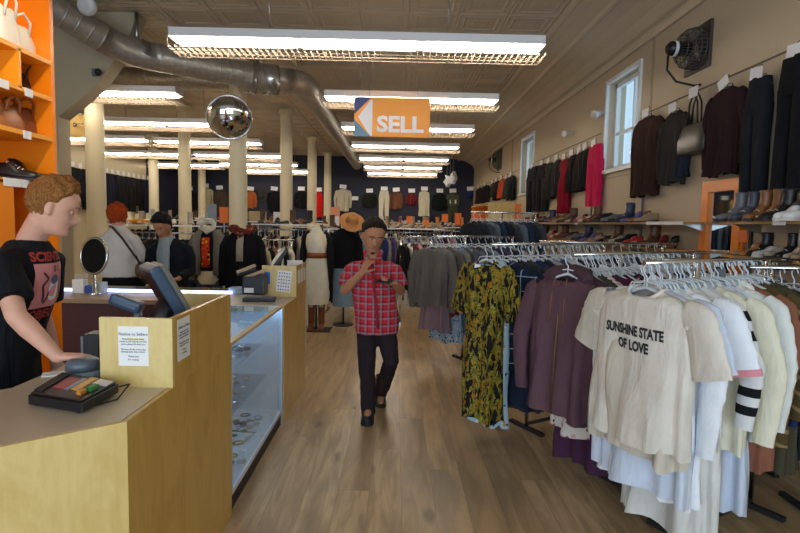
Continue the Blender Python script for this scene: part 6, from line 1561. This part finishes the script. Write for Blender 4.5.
def jacket_b(bm):
    V = lambda k: Vector(J[k]); pv = V('pelvis'); nb = V('neck'); c_ = V('chest')
    for s in (-1, 1):
        o = Vector((s * .085, .02, 0)); tors(bm, [pv + o + Vector((s * .02, 0, -.16)), pv + o, pv.lerp(c_, .5) + o, c_ + o + Vector((0, 0, 0)), c_ + (nb - c_) * .55 + o * .9, nb + Vector((s * .05, .02, -.02))], [.12, .11, .11, .115, .10, .04], [.155, .15, .148, .15, .125, .06], f, 20)
    for sd in ('R', 'L'):
        sh, el, wr = V('sh' + sd), V('el' + sd), V('wr' + sd); tube(bm, [nb.lerp(sh, .35) - Vector((0, 0, .05)), nb.lerp(sh, .75) - Vector((0, 0, .02)), sh - Vector((0, 0, .005)), sh.lerp(el, .5), el, wr - (wr - el).normalized() * .03], [.045, .058, .07, .07, .06, .048], 18)
cloth_part(jm_, 'jacket', jacket_b, cloth('#17181e'), .011)
# narrow opening of the jacket: lapels and shirt front
bm = mk(); c0 = Vector(J['chest']); pv = Vector(J['pelvis'])
tube(bm, [Vector(J['neck']) + Vector((.0, -.095, -.0)), c0 + Vector((0, -.145, .05)), c0.lerp(pv, .5) + Vector((.0, -.15, 0)), pv + Vector((.0, -.15, -.02))], [.05, .07, .066, .06], 14, ry=.022, ref=(0, -1, 0)); obj('shirt_front', bm, cloth('#8c999b'), jm_)
cloth_part(jm_, 'trousers', trouser_build(J, f), cloth('#20222a'), .012); shoes_for(jm_, J, f, '#17171a')
ph = thing('smartphone', 'dark smartphone in the hand of the person in the dark jacket', 'phone', J['wrR'] + Vector((0, -.1, 0))); bm = mk(); box(bm, J['wrR'] + Vector((.035, -.12, .03)), (.07, .14, .009), Matrix.Rotation(.4, 3, 'X'), bev=.003); obj('case', bm, M_dark, ph)

# ================================================================== BACK WALL CLOTHES
YBW = YB - .13
def flatg(name, kind, col, px0, px1, py0, py1, label, mat=None, card=True, **k):
    a = P(px0, (py0 + py1) / 2, YBW); b = P(px1, (py0 + py1) / 2, YBW); top = P((px0 + px1) / 2, py0, YBW).z; bot = P((px0 + px1) / 2, py1, YBW).z
    L = top - bot; wd = abs(b.x - a.x); kw = dict(k)
    if kind == 'top': kw.setdefault('slv', 'long'); kw['sl'] = round(min(.6, L - .15), 2); kw['w'] = round(wd * (.76 if kw['slv'] == 'long' else .95), 2)
    else: kw['w'] = round(wd * .9, 2)
    kw['L'] = round(L, 2)
    r = thing(name, label, 'clothing', ((a.x + b.x) / 2, YBW, top), 0)
    o = bpy.data.objects.new('body', gmesh(kind, **kw)); C.objects.link(o); o.parent = r; o.material_slots[0].link = 'OBJECT'; o.material_slots[0].material = mat or cloth(col)
    if card: card_part(r, (0, -.05, .09), (.26, .15), 0, random.uniform(-.1, .1))
    return r
for nm, kd, c_, x0, x1, y0, y1, lab, kw in [
    ('jacket', 'top', '#1b1c22', 182, 198, 191, 214, 'black jacket on the navy wall left of the cream coat', {}), ('coat', 'top', '#b9ae8a', 199, 213, 188, 214, 'cream coat on the navy wall', {}),
    ('jacket', 'top', '#4c4034', 214, 226, 190, 213, 'brown jacket on the navy wall left of the mirror column', {}), ('blouse', 'top', '#a4572c', 247, 255, 191, 208, 'rust orange top on the navy wall right of the mirror column', {}),
    ('jacket', 'top', '#141519', 268, 281, 191, 213, 'black jacket on the navy wall between two columns', {}), ('jacket', 'top', '#16171c', 295, 308, 191, 208, 'short black jacket on the navy wall', {}),
    ('dress', 'top', '#d8201c', 314, 323, 192, 217, 'bright red dress on the navy wall', dict(slv='none')), ('blouse', 'top', '#c9c0ac', 335, 351, 189, 211, 'cream blouse hung alone on the navy wall', {}),
    ('jacket', 'top', '#24251f', 363, 376, 193, 208, 'small olive black top on the navy wall', {}), ('trousers', 'pants', '#cfc7b2', 378, 390, 191, 219, 'cream trousers on the navy wall above the person in red plaid', {}),
    ('jacket', 'top', '#6d4630', 390, 402, 192, 209, 'brown jacket on the navy wall right of the cream trousers', {}), ('top', 'top', '#6a2328', 407, 416, 193, 205, 'small burgundy top on the navy wall', {}),
    ('dress', 'top', '#d3cab0', 418, 430, 191, 216, 'cream dress on the navy wall', dict(slv='none')), ('jacket', 'top', '#171d1c', 433, 446, 193, 210, 'black jacket on the navy wall right of the cream dress', {}),
    ('cardigan', 'top', '#57563e', 446, 459, 193, 206, 'olive and black cardigan on the navy wall', {}), ('trousers', 'pants', '#4a4b3c', 447, 458, 204, 225, 'grey green trousers below the olive cardigan', {}),
    ('scarf', 'top', '#22306a', 467, 473, 191, 198, 'small blue scarf near the far right corner', dict(slv='none'))]:
    flatg(nm, kd, c_, x0, x1, y0, y1, lab, seed=90 + x0 % 4, **kw)
q = P(261, 196, YBW); h = thing('hat', 'dark grey felt hat hung on the navy wall', 'hat', q); bm = mk(); tube(bm, [q + Vector((0, .03, 0)), q + Vector((0, 0, 0))], [.23, .22], 24); obj('brim', bm, cloth('#3a3935'), h); bm = mk(); ell(bm, q + Vector((0, -.05, .02)), (.13, .1, .14)); obj('crown', bm, cloth('#3a3935'), h)
bm = mk(); a = P(366, 188, YBW); b2(bm, (P(361, 190, YBW).x - .35, YBW, P(0, 193, YBW).z), (P(361, 190, YBW).x - .1, YBW + .01, P(0, 193, YBW).z + .15)); tag(obj('price_card', bm, M_tag), 'white card alone on the navy wall right of the cream blouse', 'card')

# ================================================================== LEFT WALL CLOTHES
XLW = XL + .16
lw = [('#17171c', 'trousers'), ('#1a2036', 'jeans'), ('#16161a', 'trousers'), ('#1b1a1e', 'jacket'), ('#141418', 'trousers'), ('#1d1c20', 'trousers'), ('#17161b', 'jacket')]
for i in range(17):
    y = 12.9 + i * .31; c_, nm = lw[i % 7]; kd = 'top' if nm == 'jacket' else 'pants'
    kw = dict(w=.34, L=1.05 if kd == 'pants' else .85, depth=.04, seed=95 + i % 3)
    if kd == 'top': kw.update(slv='long', sl=.6, w=.30)
    r = thing(nm, 'dark %s, %s from the near end of the row on the left wall' % (nm, ordn(i)), 'clothing', (XLW, y, 2.86), PI / 2, 'dark clothes along the left wall')
    o = bpy.data.objects.new('body', gmesh(kd, **kw)); C.objects.link(o); o.parent = r; o.material_slots[0].link = 'OBJECT'; o.material_slots[0].material = cloth(c_)
    card_part(r, (0, -.06, .07), (.15, .12), 0, random.uniform(-.3, .3))
bm = mk(); a = PX(58, 150, XLW); b = PX(71, 165, XLW); b2(bm, (XL + .01, a.y, 3.0), (XL + .03, b.y, 3.35)); tag(obj('wall_card', bm, plain('cream_card', '#e9e2cd', .7)), 'large cream card on the left wall above the dark clothes', 'sign')

# ================================================================== SIMPLE FAR RACKS
def simple_rack(label, x0, x1, y, zr, cols, n, where, L=(.6, .9), shelf=None, w=.4, ang=.0, hang=False):
    r = thing('clothes_rack', label, 'clothes rack', ((x0 + x1) / 2, y, 0))
    bm = mk(); tube(bm, [(x0, y, zr), (x1, y, zr)], .014, 8); obj('rail', bm, M_chrome, r)
    for x in (x0 + .04, x1 - .04): bm = mk(); tube(bm, [(x, y, .02), (x, y, zr)], .014, 8); box(bm, (x, y, .015), (.05, .5, .03)); obj('post', bm, M_chrome, r)
    if shelf: bm = mk(); b2(bm, (x0 - .03, y - .2, shelf - .02), (x1 + .03, y + .2, shelf)); obj('top_shelf', bm, M_white, r); bm = mk(); [b2(bm, (x, y - .01, zr), (x + .02, y + .01, shelf - .02)) for x in (x0 + .03, x1 - .05)]; obj('shelf_support', bm, M_chrome, r)
    for i in range(n):
        c_, cn = cols[i % len(cols)]; x = x0 + .08 + (x1 - x0 - .16) * i / max(1, n - 1)
        kw = dict(w=w, L=round(L[0] + (L[1] - L[0]) * ((i * 3) % 4) / 3, 2), sl=.52, slv='long', seed=60 + i % 3)
        nm = ('shirt', 'jacket', 'blouse')[i % 3]; lab = '%s %s on the %s' % (cn, nm, where)
        g = thing(nm, lab, 'clothing', (x, y, zr - .113), GX + ang + random.uniform(-.15, .15), '%s %ss on the %s' % (cn, nm, where))
        o = bpy.data.objects.new('body', gmesh('top', **kw)); C.objects.link(o); o.parent = g; o.material_slots[0].link = 'OBJECT'; o.material_slots[0].material = cloth(c_)
        hanger_part(g, 'clear', .4)
mix1 = [('#17181c', 'black'), ('#c8bea4', 'cream'), ('#7a5638', 'brown'), ('#5a1f28', 'maroon'), ('#b3a98c', 'sand'), ('#1c1b20', 'black'), ('#8a6a48', 'camel'), ('#d4cfc4', 'off white')]
mix2 = [('#2b3a6a', 'blue'), ('#8a8878', 'khaki'), ('#5a4a78', 'purple'), ('#b9b29a', 'cream'), ('#6d6a5a', 'olive grey'), ('#a9a4a0', 'pale grey')]
mix3 = [('#1c1b1d', 'black'), ('#cfc7c0', 'white'), ('#3a3236', 'charcoal'), ('#7d2a35', 'dark red'), ('#b98a84', 'dusty pink'), ('#26262b', 'ink black')]
mix4 = [('#15161b', 'black'), ('#2a2b31', 'charcoal'), ('#1e2436', 'navy'), ('#3a342e', 'dark brown')]
simple_rack('rack behind the white dress mannequin with a shoe shelf on top', -2.35, -1.35, 9.0, 1.47, mix1, 13, 'rack behind the white dress mannequin', (.7, .95), 1.56, ang=.3)
simple_rack('rack left of the mirror column behind the black coat mannequin', -2.25, -1.5, 7.9, 1.33, mix1[1:] + mix1[:1], 9, 'rack behind the black coat mannequin', (.7, .95), None, ang=.5)
simple_rack('low shelf rack behind the orange haired person', -5.3, -3.2, 9.6, 1.36, mix4, 18, 'rack behind the orange haired person', (.7, .9), 1.5)
simple_rack('rack right of the person in red plaid near the back', -.35, .95, 11.0, 1.43, mix2, 15, 'rack right behind the person in red plaid', (.7, .95), 1.52, ang=.4)
simple_rack('short rack just beyond the grey jackets', .05, .62, 8.7, 1.40, mix3, 8, 'short rack beyond the grey jackets', (.75, 1.0), None, ang=.35)
simple_rack('rack left of the aisle behind the tan hat mannequin', -1.25, -.55, 9.6, 1.4, mix4[1:] + [('#8fa6b8', 'pale denim')], 8, 'rack behind the tan hat mannequin', (.8, 1.1), 1.5, ang=.3)
simple_rack('long back rack at left centre', -7.4, -3.2, 13.8, 1.45, mix4, 24, 'long left back rack', (.7, .9), 1.6)
simple_rack('back rack between the columns', -2.2, .3, 15.0, 1.45, mix1, 20, 'middle back rack', (.7, .9), 1.55)
simple_rack('back rack at right centre', .9, 2.3, 13.0, 1.45, mix3, 14, 'right back rack', (.7, .9), 1.55)
simple_rack('farthest rack before the navy wall', -5.0, 2.0, 18.6, 1.45, mix2 + mix4, 34, 'farthest rack', (.7, .9), 1.58)
# display shelves with small shoes along the back wall
for z, nm in ((1.42, 'lower'), (1.66, 'upper')):
    r = thing('display_shelf', '%s shoe shelf against the navy wall' % nm, 'shelf', (0, YB - .2, z - .03)); bm = mk(); b2(bm, (-4.5, YB - .38, z - .03), (2.3, YB - .01, z)); obj('board', bm, M_white, r)
    for k in range(5): bm = mk(); b2(bm, (-4.4 + k * 1.65, YB - .34, z - .12), (-4.38 + k * 1.65, YB - .02, z - .03)); obj('bracket', bm, M_steel, r)
def far_shoes(x0, x1, y, z, n, where, pal=('#17171a', '#9c8468', '#c9c5bc', '#5a3a22', '#b0a596', '#7a1d22')):
    for i in range(n):
        c_ = pal[(i * 5 + int(y)) % len(pal)]; kd = ('ankle', 'heel', 'sneaker', 'flat', 'ankle', 'oxford')[(i * 7) % 6]
        x = x0 + (x1 - x0) * (i + .5) / n; lab = '%s %s on the %s' % (CN[c_], SN[kd].replace('_', ' '), where)
        shoe(kd, c_, '#2a2622', (x, y + random.uniform(-.04, .04), z), -PI / 2 + random.uniform(-.6, .6), lab, lab, 1.0, True)
far_shoes(-.6, 2.2, YB - .2, 1.42, 16, 'lower shelf by the navy wall', ('#c9c5bc', '#9c8468', '#b0a596', '#17171a')); far_shoes(-.6, 2.2, YB - .2, 1.66, 16, 'upper shelf by the navy wall', ('#c9c5bc', '#b0a596', '#9c8468', '#5a3a22'))
far_shoes(-2.3, -1.4, 9.0, 1.56, 7, 'shelf behind the white dress mannequin', ('#17171a', '#5a3a22', '#8a5a34', '#17171a')); far_shoes(-5.2, -3.3, 9.6, 1.5, 13, 'shelf behind the orange haired person', ('#17171a', '#c9c5bc', '#9c8468', '#c4762c', '#b0a596'))
far_shoes(-.25, .9, 11.0, 1.52, 9, 'shelf right behind the person in red plaid', ('#c9c5bc', '#9c8468', '#c4762c', '#17171a', '#b0a596')); far_shoes(.95, 2.25, 13.0, 1.55, 9, 'right back rack shelf', ('#5a3a22', '#c4762c', '#17171a', '#9c8468'))
far_shoes(-1.2, -.6, 9.6, 1.5, 4, 'shelf behind the tan hat mannequin', ('#5a3a22', '#7a1d22', '#17171a')); far_shoes(-5.9, -3.3, 13.8, 1.6, 16, 'long left back rack shelf'); far_shoes(-2.1, .2, 15.0, 1.55, 11, 'middle back rack shelf')
# standing cards
def stand_card(px, y0, y1, wpx, Y, mat, label, lower=None, top=None):
    a = P(px - wpx / 2, y0, Y); b = P(px + wpx / 2, y1, Y); r = thing('sign_card', label, 'sign', ((a.x + b.x) / 2, Y, b.z))
    bm = mk(); b2(bm, (a.x, Y - .006, b.z), (b.x, Y + .006, a.z)); obj('card', bm, mat, r)
    bm = mk(); b2(bm, ((a.x + b.x) / 2 - .008, Y - .004, (top or b.z) - .0), ((a.x + b.x) / 2 + .008, Y + .004, b.z + .01)); obj('stem', bm, M_steel, r)
    if lower: bm = mk(); b2(bm, (a.x + .01, Y - .009, b.z + .02), (b.x - .01, Y - .006, b.z + (a.z - b.z) * .6)); obj('print_area', bm, lower, r)
stand_card(409, 216, 224, 5, 11.0, M_orsign, 'small orange card leftmost on the shelf behind the person in red plaid', top=1.52)
stand_card(426, 220, 229, 6, 11.0, M_orsign, 'orange card second on the shelf behind the person in red plaid', top=1.52)
stand_card(445, 214, 222, 6, 13.0, M_orsign, 'orange card at left on the right back rack shelf', top=1.55)
stand_card(458, 213, 225, 6, 13.0, M_orsign, 'taller orange card in the middle of the right back rack shelf', top=1.55)
stand_card(476, 215, 230, 7, 9.0, M_orsign, 'orange card just left of the birch cabinet', top=1.4)
stand_card(518, 204, 219, 6, 7.9, M_orsign, 'orange card standing left end of the far upper shoe shelf', top=1.5)
stand_card(224, 207, 223, 9, 8.9, M_orsign, 'orange card left of the mirror column', top=1.4)
stand_card(212, 204, 222, 9, 9.0, plain('card_steel', '#7c8894', .4), 'steel grey card left of the orange card near the mirror column', top=1.4)
stand_card(277, 212, 223, 7, 9.0, plain('card_pink_white', '#e3d3d0', .6), 'white pink card on the shelf between two columns', top=1.56)
stand_card(335, 207, 230, 9, 9.6, plain('card_salmon', '#e0905f', .6), 'tall salmon card with white lower half left of the tan hat', M_tag, top=1.5)
bm = mk(); a = P(249, 211, 9.2); b = P(265, 221, 9.2); b2(bm, (a.x, 9.2, b.z), (b.x, 9.3, a.z)); tag(obj('display_board', bm, plain('sand_board', '#b8a57c', .6)), 'sand coloured board standing right of the mirror column', 'sign')
bm = mk(); a = P(151, 209, 9.6); b = P(155, 221, 9.6); b2(bm, (a.x, 9.58, 1.5), (b.x, 9.6, a.z)); tag(obj('display_board', bm, plain('grey_card', '#8f979c', .6)), 'narrow grey card left of the person in the dark jacket', 'sign')
for px, w_, h_, c_, nm in ((119, 4, 6, '#c9bf9f', 'first'), (124, 5, 7, '#d6cba8', 'second'), (136, 6, 5, '#c4b88f', 'third'), (147, 6, 6, '#b9ae8c', 'fourth')):
    a = P(px - w_ / 2, 0, 13.8); b = P(px + w_ / 2, 0, 13.8); z0 = 1.6; bm = mk(); b2(bm, (a.x, 13.7, z0), (b.x, 13.85, z0 + h_ * 13.8 / 533)); tag(obj('storage_box', bm, plain('box_' + c_, c_, .7)), 'cream box, %s from the left on the back shelf above the orange haired person' % nm, 'box')
# orange folded cloth
q = P(140, 221, 9.6); bm = mk(); ell(bm, (q.x, 9.55, 1.5 + .05), (.2, .1, .05)); tag(obj('slipper', bm, cloth('#c8801c')), 'mustard yellow slipper shape on the shelf right of the orange hair', 'shoe')

# ================================================================== MANNEQUINS
M_form = plain('cream_form', '#d9cba8', .5)
def lofts(bm, c, rows, seg=28, fold=0, k=8, ph=0):
    rings = []
    for i, (z, w, d) in enumerate(rows):
        t = i / (len(rows) - 1); rings.append([Vector((c[0] + w * math.cos(a), c[1] + d * math.sin(a) + fold * t * math.sin(k * a + ph), z)) for a in [2 * PI * j / seg for j in range(seg)]])
    loft(bm, rings, False)
def mannequin(x, y, label, s=1.0, stand=True):
    r = thing('mannequin', label, 'mannequin', (x, y, 0)); bm = mk()
    lofts(bm, (x, y), [(1.58 * s, .02, .02), (1.575 * s, .048, .05), (1.5 * s, .05, .052), (1.46 * s, .09, .06), (1.42 * s, .16, .085), (1.3 * s, .17, .11), (1.12 * s, .125, .09), (1.0 * s, .15, .11), (.86 * s, .165, .12), (.8 * s, .15, .1)]); obj('torso_form', sm(bm), M_form, r)
    if stand:
        bm = mk(); tube(bm, [(x, y, .01), (x, y, .82 * s)], .014, 8); disc(bm, (x, y, .008), .16, .016); obj('stand', bm, M_dark, r)
    return r
# white dress with belt
x, y = -1.16, 7.85; mc = mannequin(x, y, 'headless mannequin in a white dress with brown belt and black cardigan')
bm = mk(); lofts(bm, (x, y), [(1.53, .055, .06), (1.47, .085, .075), (1.40, .115, .10), (1.32, .145, .13), (1.2, .14, .12), (1.12, .135, .105), (1.05, .155, .12), (.9, .19, .14), (.7, .20, .15), (.5, .195, .15), (.40, .18, .14)], fold=.006); obj('dress', bm, cloth('#d8d3c2'), mc)
bm = mk(); lofts(bm, (x, y), [(1.16, .146, .118), (1.16, .15, .122), (1.08, .152, .124), (1.08, .148, .12)]); obj('belt', bm, plain('belt_brown', '#8a4a1e', .5), mc)
for s in (-1, 1):
    bm = mk(); tube(bm, [(x + s * .10, y + .03, 1.45), (x + s * .175, y + .03, 1.38), (x + s * .20, y + .04, 1.15), (x + s * .20, y + .03, .95), (x + s * .19, y + .03, .6)], [.05, .05, .05, .05, .035], 12, ry=[.06, .09, .11, .11, .07], ref=(0, 1, 0)); obj('cardigan_side', bm, cloth('#16161c'), mc)
    o = bpy.data.objects.new('tall_boot', shoe_data('boot')[0]); C.objects.link(o); o.parent = mc; o.location = (s * .075, 0, .0); o.rotation_euler = (0, 0, -PI / 2); o.material_slots[0].link = 'OBJECT'; o.material_slots[0].material = plain('boot_rust', '#7a4420', .45); o.scale = (1, 1, .9)
    bm = mk(); tube(bm, [(x + s * .075, y, .35), (x + s * .07, y, .6)], [.04, .05], 12); obj('leg', bm, M_form, mc)
bm = mk(); b2(bm, (x - .22, y - .15, 0), (x + .22, y + .2, .015)); obj('base_plate', bm, M_dark, mc)
# tan hat and black top
x, y = -.80, 8.3; md = mannequin(x, y, 'mannequin in a black top wearing a wide tan hat')
bm = mk(); lofts(bm, (x, y), [(1.52, .06, .06), (1.48, .13, .09), (1.42, .19, .11), (1.3, .20, .13), (1.1, .18, .12), (.95, .20, .13), (.9, .20, .13)], fold=.005)
for s in (-1, 1): tube(bm, [(x + s * .16, y, 1.43), (x + s * .23, y, 1.3), (x + s * .25, y, 1.05), (x + s * .24, y - .03, .8)], [.06, .06, .055, .045], 12)
obj('black_top', bm, cloth('#121216'), md)
q = P(352, 221, 8.25); hh = obj('tmp', mk(), M_dark, md, False); bpy.data.objects.remove(hh)
Rt = Matrix.Rotation(.75, 3, 'X') @ Matrix.Rotation(.2, 3, 'Y')
bm = mk(); rings = []
for rr, dz in ((.01, .13), (.05, .135), (.08, .12), (.085, .08), (.09, .01), (.13, -.005), (.19, .0), (.195, -.006), (.13, -.012), (.088, -.006)): rings.append([Vector((q.x, 8.25, 1.62)) + Rt @ Vector((rr * 1.0 * math.cos(a), rr * 1.1 * math.sin(a), dz + .02 * math.cos(a) ** 2 * (rr > .12))) for a in [2 * PI * j / 32 for j in range(32)]])
loft(bm, rings, False); obj('tan_hat', bm, plain('tan_felt', '#b07a45', .85), md); bm = mk(); tube(bm, [Vector((q.x, 8.25, 1.62)) + Rt @ Vector((0, 0, .012)), Vector((q.x, 8.25, 1.62)) + Rt @ Vector((0, 0, .035))], .092, 24); obj('hat_band', bm, plain('hat_band', '#5d3a20', .7), md)
bm = mk(); lofts(bm, (x, y), [(.92, .16, .12), (.8, .17, .13), (.45, .17, .12), (.3, .17, .12)]); obj('skirt', bm, cloth('#7d93a6'), md)
# grey cardigan with bright print top and jeans
x, y = -2.42, 6.95; ma = mannequin(x, y, 'mannequin in a grey cardigan over a black top with red and yellow print', .97)
bm = mk(); lofts(bm, (x, y), [(1.46, .08, .07), (1.42, .13, .1), (1.3, .15, .13), (1.1, .14, .12), (.95, .16, .13)]); obj('printed_top', bm, cloth('#15141a'), ma)
bm = mk(); tube(bm, [(x - .005, y - .125, 1.38), (x - .005, y - .145, 1.28), (x, y - .14, 1.12), (x, y - .15, 1.0)], .055, 10, ry=.01, ref=(0, -1, 0)); obj('print_panel', bm, floral_mat('flame_print', '#c83a1c', ['#e0b01c', '#d8621c', '#2a1414'], 22, .36), ma)
for s in (-1, 1):
    bm = mk(); tube(bm, [(x + s * .09, y, 1.46), (x + s * .14, y - .02, 1.38), (x + s * .145, y - .03, 1.15), (x + s * .15, y - .03, .9)], [.05, .075, .08, .085], 14, ry=[.07, .12, .13, .14], ref=(0, 1, 0)); tube(bm, [(x + s * .17, y, 1.4), (x + s * .215, y, 1.3), (x + s * .235, y, 1.05), (x + s * .235, y - .03, .82)], [.05, .055, .05, .045], 12); obj('cardigan_side', bm, cloth('#7b756c'), ma)
    bm = mk(); tube(bm, [(x + s * .085, y, 1.0), (x + s * .09, y, .6), (x + s * .09, y, .12)], [.09, .075, .055], 14); obj('trouser_leg', bm, cloth('#3f4c5c'), ma)
bm = mk(); tube(bm, [(x - .07, y - .04, 1.50), (x - .09, y - .06, 1.56), (x, y - .02, 1.59), (x + .09, y - .06, 1.56), (x + .07, y - .04, 1.50), (x, y - .1, 1.45), (x - .07, y - .04, 1.50)], .03, 10); ell(bm, (x, y - .01, 1.6), (.075, .075, .03)); obj('white_scarf', bm, cloth('#cfc9b8'), ma)
# black coat with red brown scarf
x, y = -1.93, 6.75; mbk = mannequin(x, y, 'mannequin in a black coat with a red brown scarf and cream panel', .97)
bm = mk(); lofts(bm, (x, y), [(1.48, .08, .07), (1.44, .15, .10), (1.38, .20, .12), (1.2, .20, .13), (1.0, .21, .14), (.7, .23, .15), (.5, .24, .16)], fold=.01)
for s in (-1, 1): tube(bm, [(x + s * .16, y, 1.40), (x + s * .225, y, 1.28), (x + s * .245, y, 1.02), (x + s * .24, y - .03, .78)], [.06, .065, .06, .05], 12)
obj('black_coat', bm, cloth('#101014'), mbk)
bm = mk(); tube(bm, [(x, y - .10, 1.43), (x, y - .135, 1.3), (x, y - .145, 1.1)], .045, 10, ry=.008, ref=(0, -1, 0)); obj('cream_panel', bm, cloth('#a59a86'), mbk)
bm = mk(); pts = [(x + .13 * math.cos(t) + .02 * math.sin(5 * t), y + .09 * math.sin(t) - .02, 1.49 + .03 * math.sin(2 * t)) for t in [2 * PI * j / 20 for j in range(21)]]; tube(bm, pts, .035, 10, cap=False); tube(bm, [(x - .1, y - .08, 1.5), (x, y - .13, 1.42), (x + .1, y - .08, 1.5)], .03, 10); obj('scarf', bm, floral_mat('rust_scarf', '#6a2f24', ['#a06a58', '#3a1814', '#8a4434'], 40, .4), mbk)

# ================================================================== ORANGE SHELF CONTENTS
def bag(c, w, h, d, mat, label, hn=1, rz=0, name='handbag', tp=.8):
    c = Vector(c); r = thing(name, label, 'bag', c, rz); bm = mk(); rings = []
    for t, k in ((0, .92), (.08, 1), (.5, 1.02), (.85, tp + .05), (1, tp)):
        rings.append([Vector((d / 2 * k * (1 - .35 * t) * math.copysign(abs(math.sin(a)) ** .6, math.sin(a)), w / 2 * k * math.copysign(abs(math.cos(a)) ** .6, math.cos(a)), h * t + .006 * math.sin(6 * a))) for a in [2 * PI * j / 28 for j in range(28)]])
    loft(bm, rings, True); obj('bag_body', bm, mat, r, False)
    for s in ((-1, 1) if hn == 2 else (1,)):
        bm = mk(); tube(bm, [(s * d * .3, -w * .25, h * .75), (s * d * .42, -w * .22, h * 1.2), (s * d * .42, 0, h * 1.42), (s * d * .42, w * .22, h * 1.2), (s * d * .3, w * .25, h * .75)], .007, 8); obj('handle', bm, mat, r, False)
    return r
yy = lambda px: PX(px, 100, XO - .12).y
bag((XO - .12, yy(16), shz[0] + .0125), .26, .15, .13, plain('white_leather', '#e6e0d2', .45), 'white handbag on the top visible orange shelf', 2)
bag((XO - .10, yy(2), shz[0] + .0125), .16, .20, .12, plain('white_leather', '#e6e0d2', .45), 'second white bag cut by the left edge on the top orange shelf', 1)
bag((XO - .14, yy(22), shz[2] + .0125), .22, .15, .12, plain('brown_leather', '#7a4526', .35), 'brown leather bag on the middle orange shelf', 2)
bag((XO - .12, yy(5), shz[2] + .0125), .20, .13, .12, plain('tan_leather', '#9a6238', .35), 'tan leather bag left of the brown bag', 1)
bag((XO - .16, yy(31), shz[1] + .0125), .10, .12, .10, plain('dark_leather', '#4a3020', .4), 'small dark brown bag right of the shelf divider', 1)
bag((XO - .14, yy(5), shz[1] + .0125), .20, .06, .12, plain('brown_leather2', '#5e3a26', .4), 'flat brown purse left of the shelf divider', 1)
shoe('heel', '#17171a', '#2a2622', (XO - .12, yy(24), shz[3] + .0125), .3, 'black high heel shoe at the right of the lowest orange shelf', None, .95)
shoe('flat', '#5a3a22', '#2a2622', (XO - .12, yy(13), shz[3] + .0125), .2, 'brown flat shoe in the middle of the lowest orange shelf', None, .95)
shoe('oxford', '#17171a', '#2a2622', (XO - .12, yy(3), shz[3] + .0125), .25, 'black lace up shoe at the left of the lowest orange shelf', None, .95)
# hanging white ornament near the back
Yo = 17.5; q = P(448, 180, Yo); r = thing('hanging_ornament', 'white spiky paper ornament hanging before the navy wall', 'decoration', q)
bm = mk(); outl = [(443, 182), (446, 178), (445, 175), (449, 177), (453, 171), (455, 178), (452, 184), (449, 183), (446, 187), (445, 184)]
a = [P(px, py, Yo) for px, py in outl]; loft(bm, [a, [p + Vector((.1, .12, 0)) for p in a]], True, smooth=False); obj('paper_shape', bm, M_tag, r)
for px in (447, 450, 453):
    bm = mk(); t_ = P(px, 176, Yo); tube(bm, [t_, (t_.x, Yo, 4.15)], .015, 6); obj('hanging_strip', bm, plain('strip_grey', '#77736b', .5), r)

# added warm lamp, out of view, that brightens the orange shelf unit
ls = spot(Vector((-.9, 1.9, 3.75)), 'added out of view spotlight brightening the orange cubby shelf', (-.7, .35, -.75), 1.2)
Ld = bpy.data.lights.new('added_shelf_light', 'SPOT'); Ld.energy = 120; Ld.color = (1, .86, .66); Ld.spot_size = 1.0; Ld.spot_blend = .6; Ld.shadow_soft_size = .06
lo_ = bpy.data.objects.new('added_shelf_light', Ld); C.objects.link(lo_); lo_.location = (-.98, 1.94, 3.64); lo_.rotation_euler = Vector((-1.15, .55, -1.25)).to_track_quat('-Z', 'Y').to_euler()

# ================================================================== DAYLIGHT, WORLD, VIEW
w = bpy.data.worlds.new('sky'); sc.world = w; w.use_nodes = True
w.node_tree.nodes['Background'].inputs[0].default_value = lin('#b4d3ea'); w.node_tree.nodes['Background'].inputs[1].default_value = 1.25
for k, (x0_, x1_) in enumerate(((-5.2, -1.4), (-1.1, 2.7))):
    L = bpy.data.lights.new('shop_window_daylight', 'AREA'); L.shape = 'RECTANGLE'; L.size = x1_ - x0_; L.size_y = 2.9; L.energy = 140; L.color = (.74, .86, 1.0)
    o = bpy.data.objects.new('shop_window_daylight', L); C.objects.link(o); o.location = ((x0_ + x1_) / 2, YF - .35, 1.95); o.rotation_euler = (PI / 2, 0, 0)
sc.view_settings.view_transform = 'Standard'; sc.view_settings.look = 'None'; sc.view_settings.gamma = 1; sc.view_settings.exposure = 0.15
sc.view_settings.use_curve_mapping = False
seen = {}
for o in bpy.data.objects:
    if o.parent is None and 'label' in o:
        if o['label'] in seen and not ('group' in o): print('DUPLABEL', o['label'])
        seen[o['label']] = 1
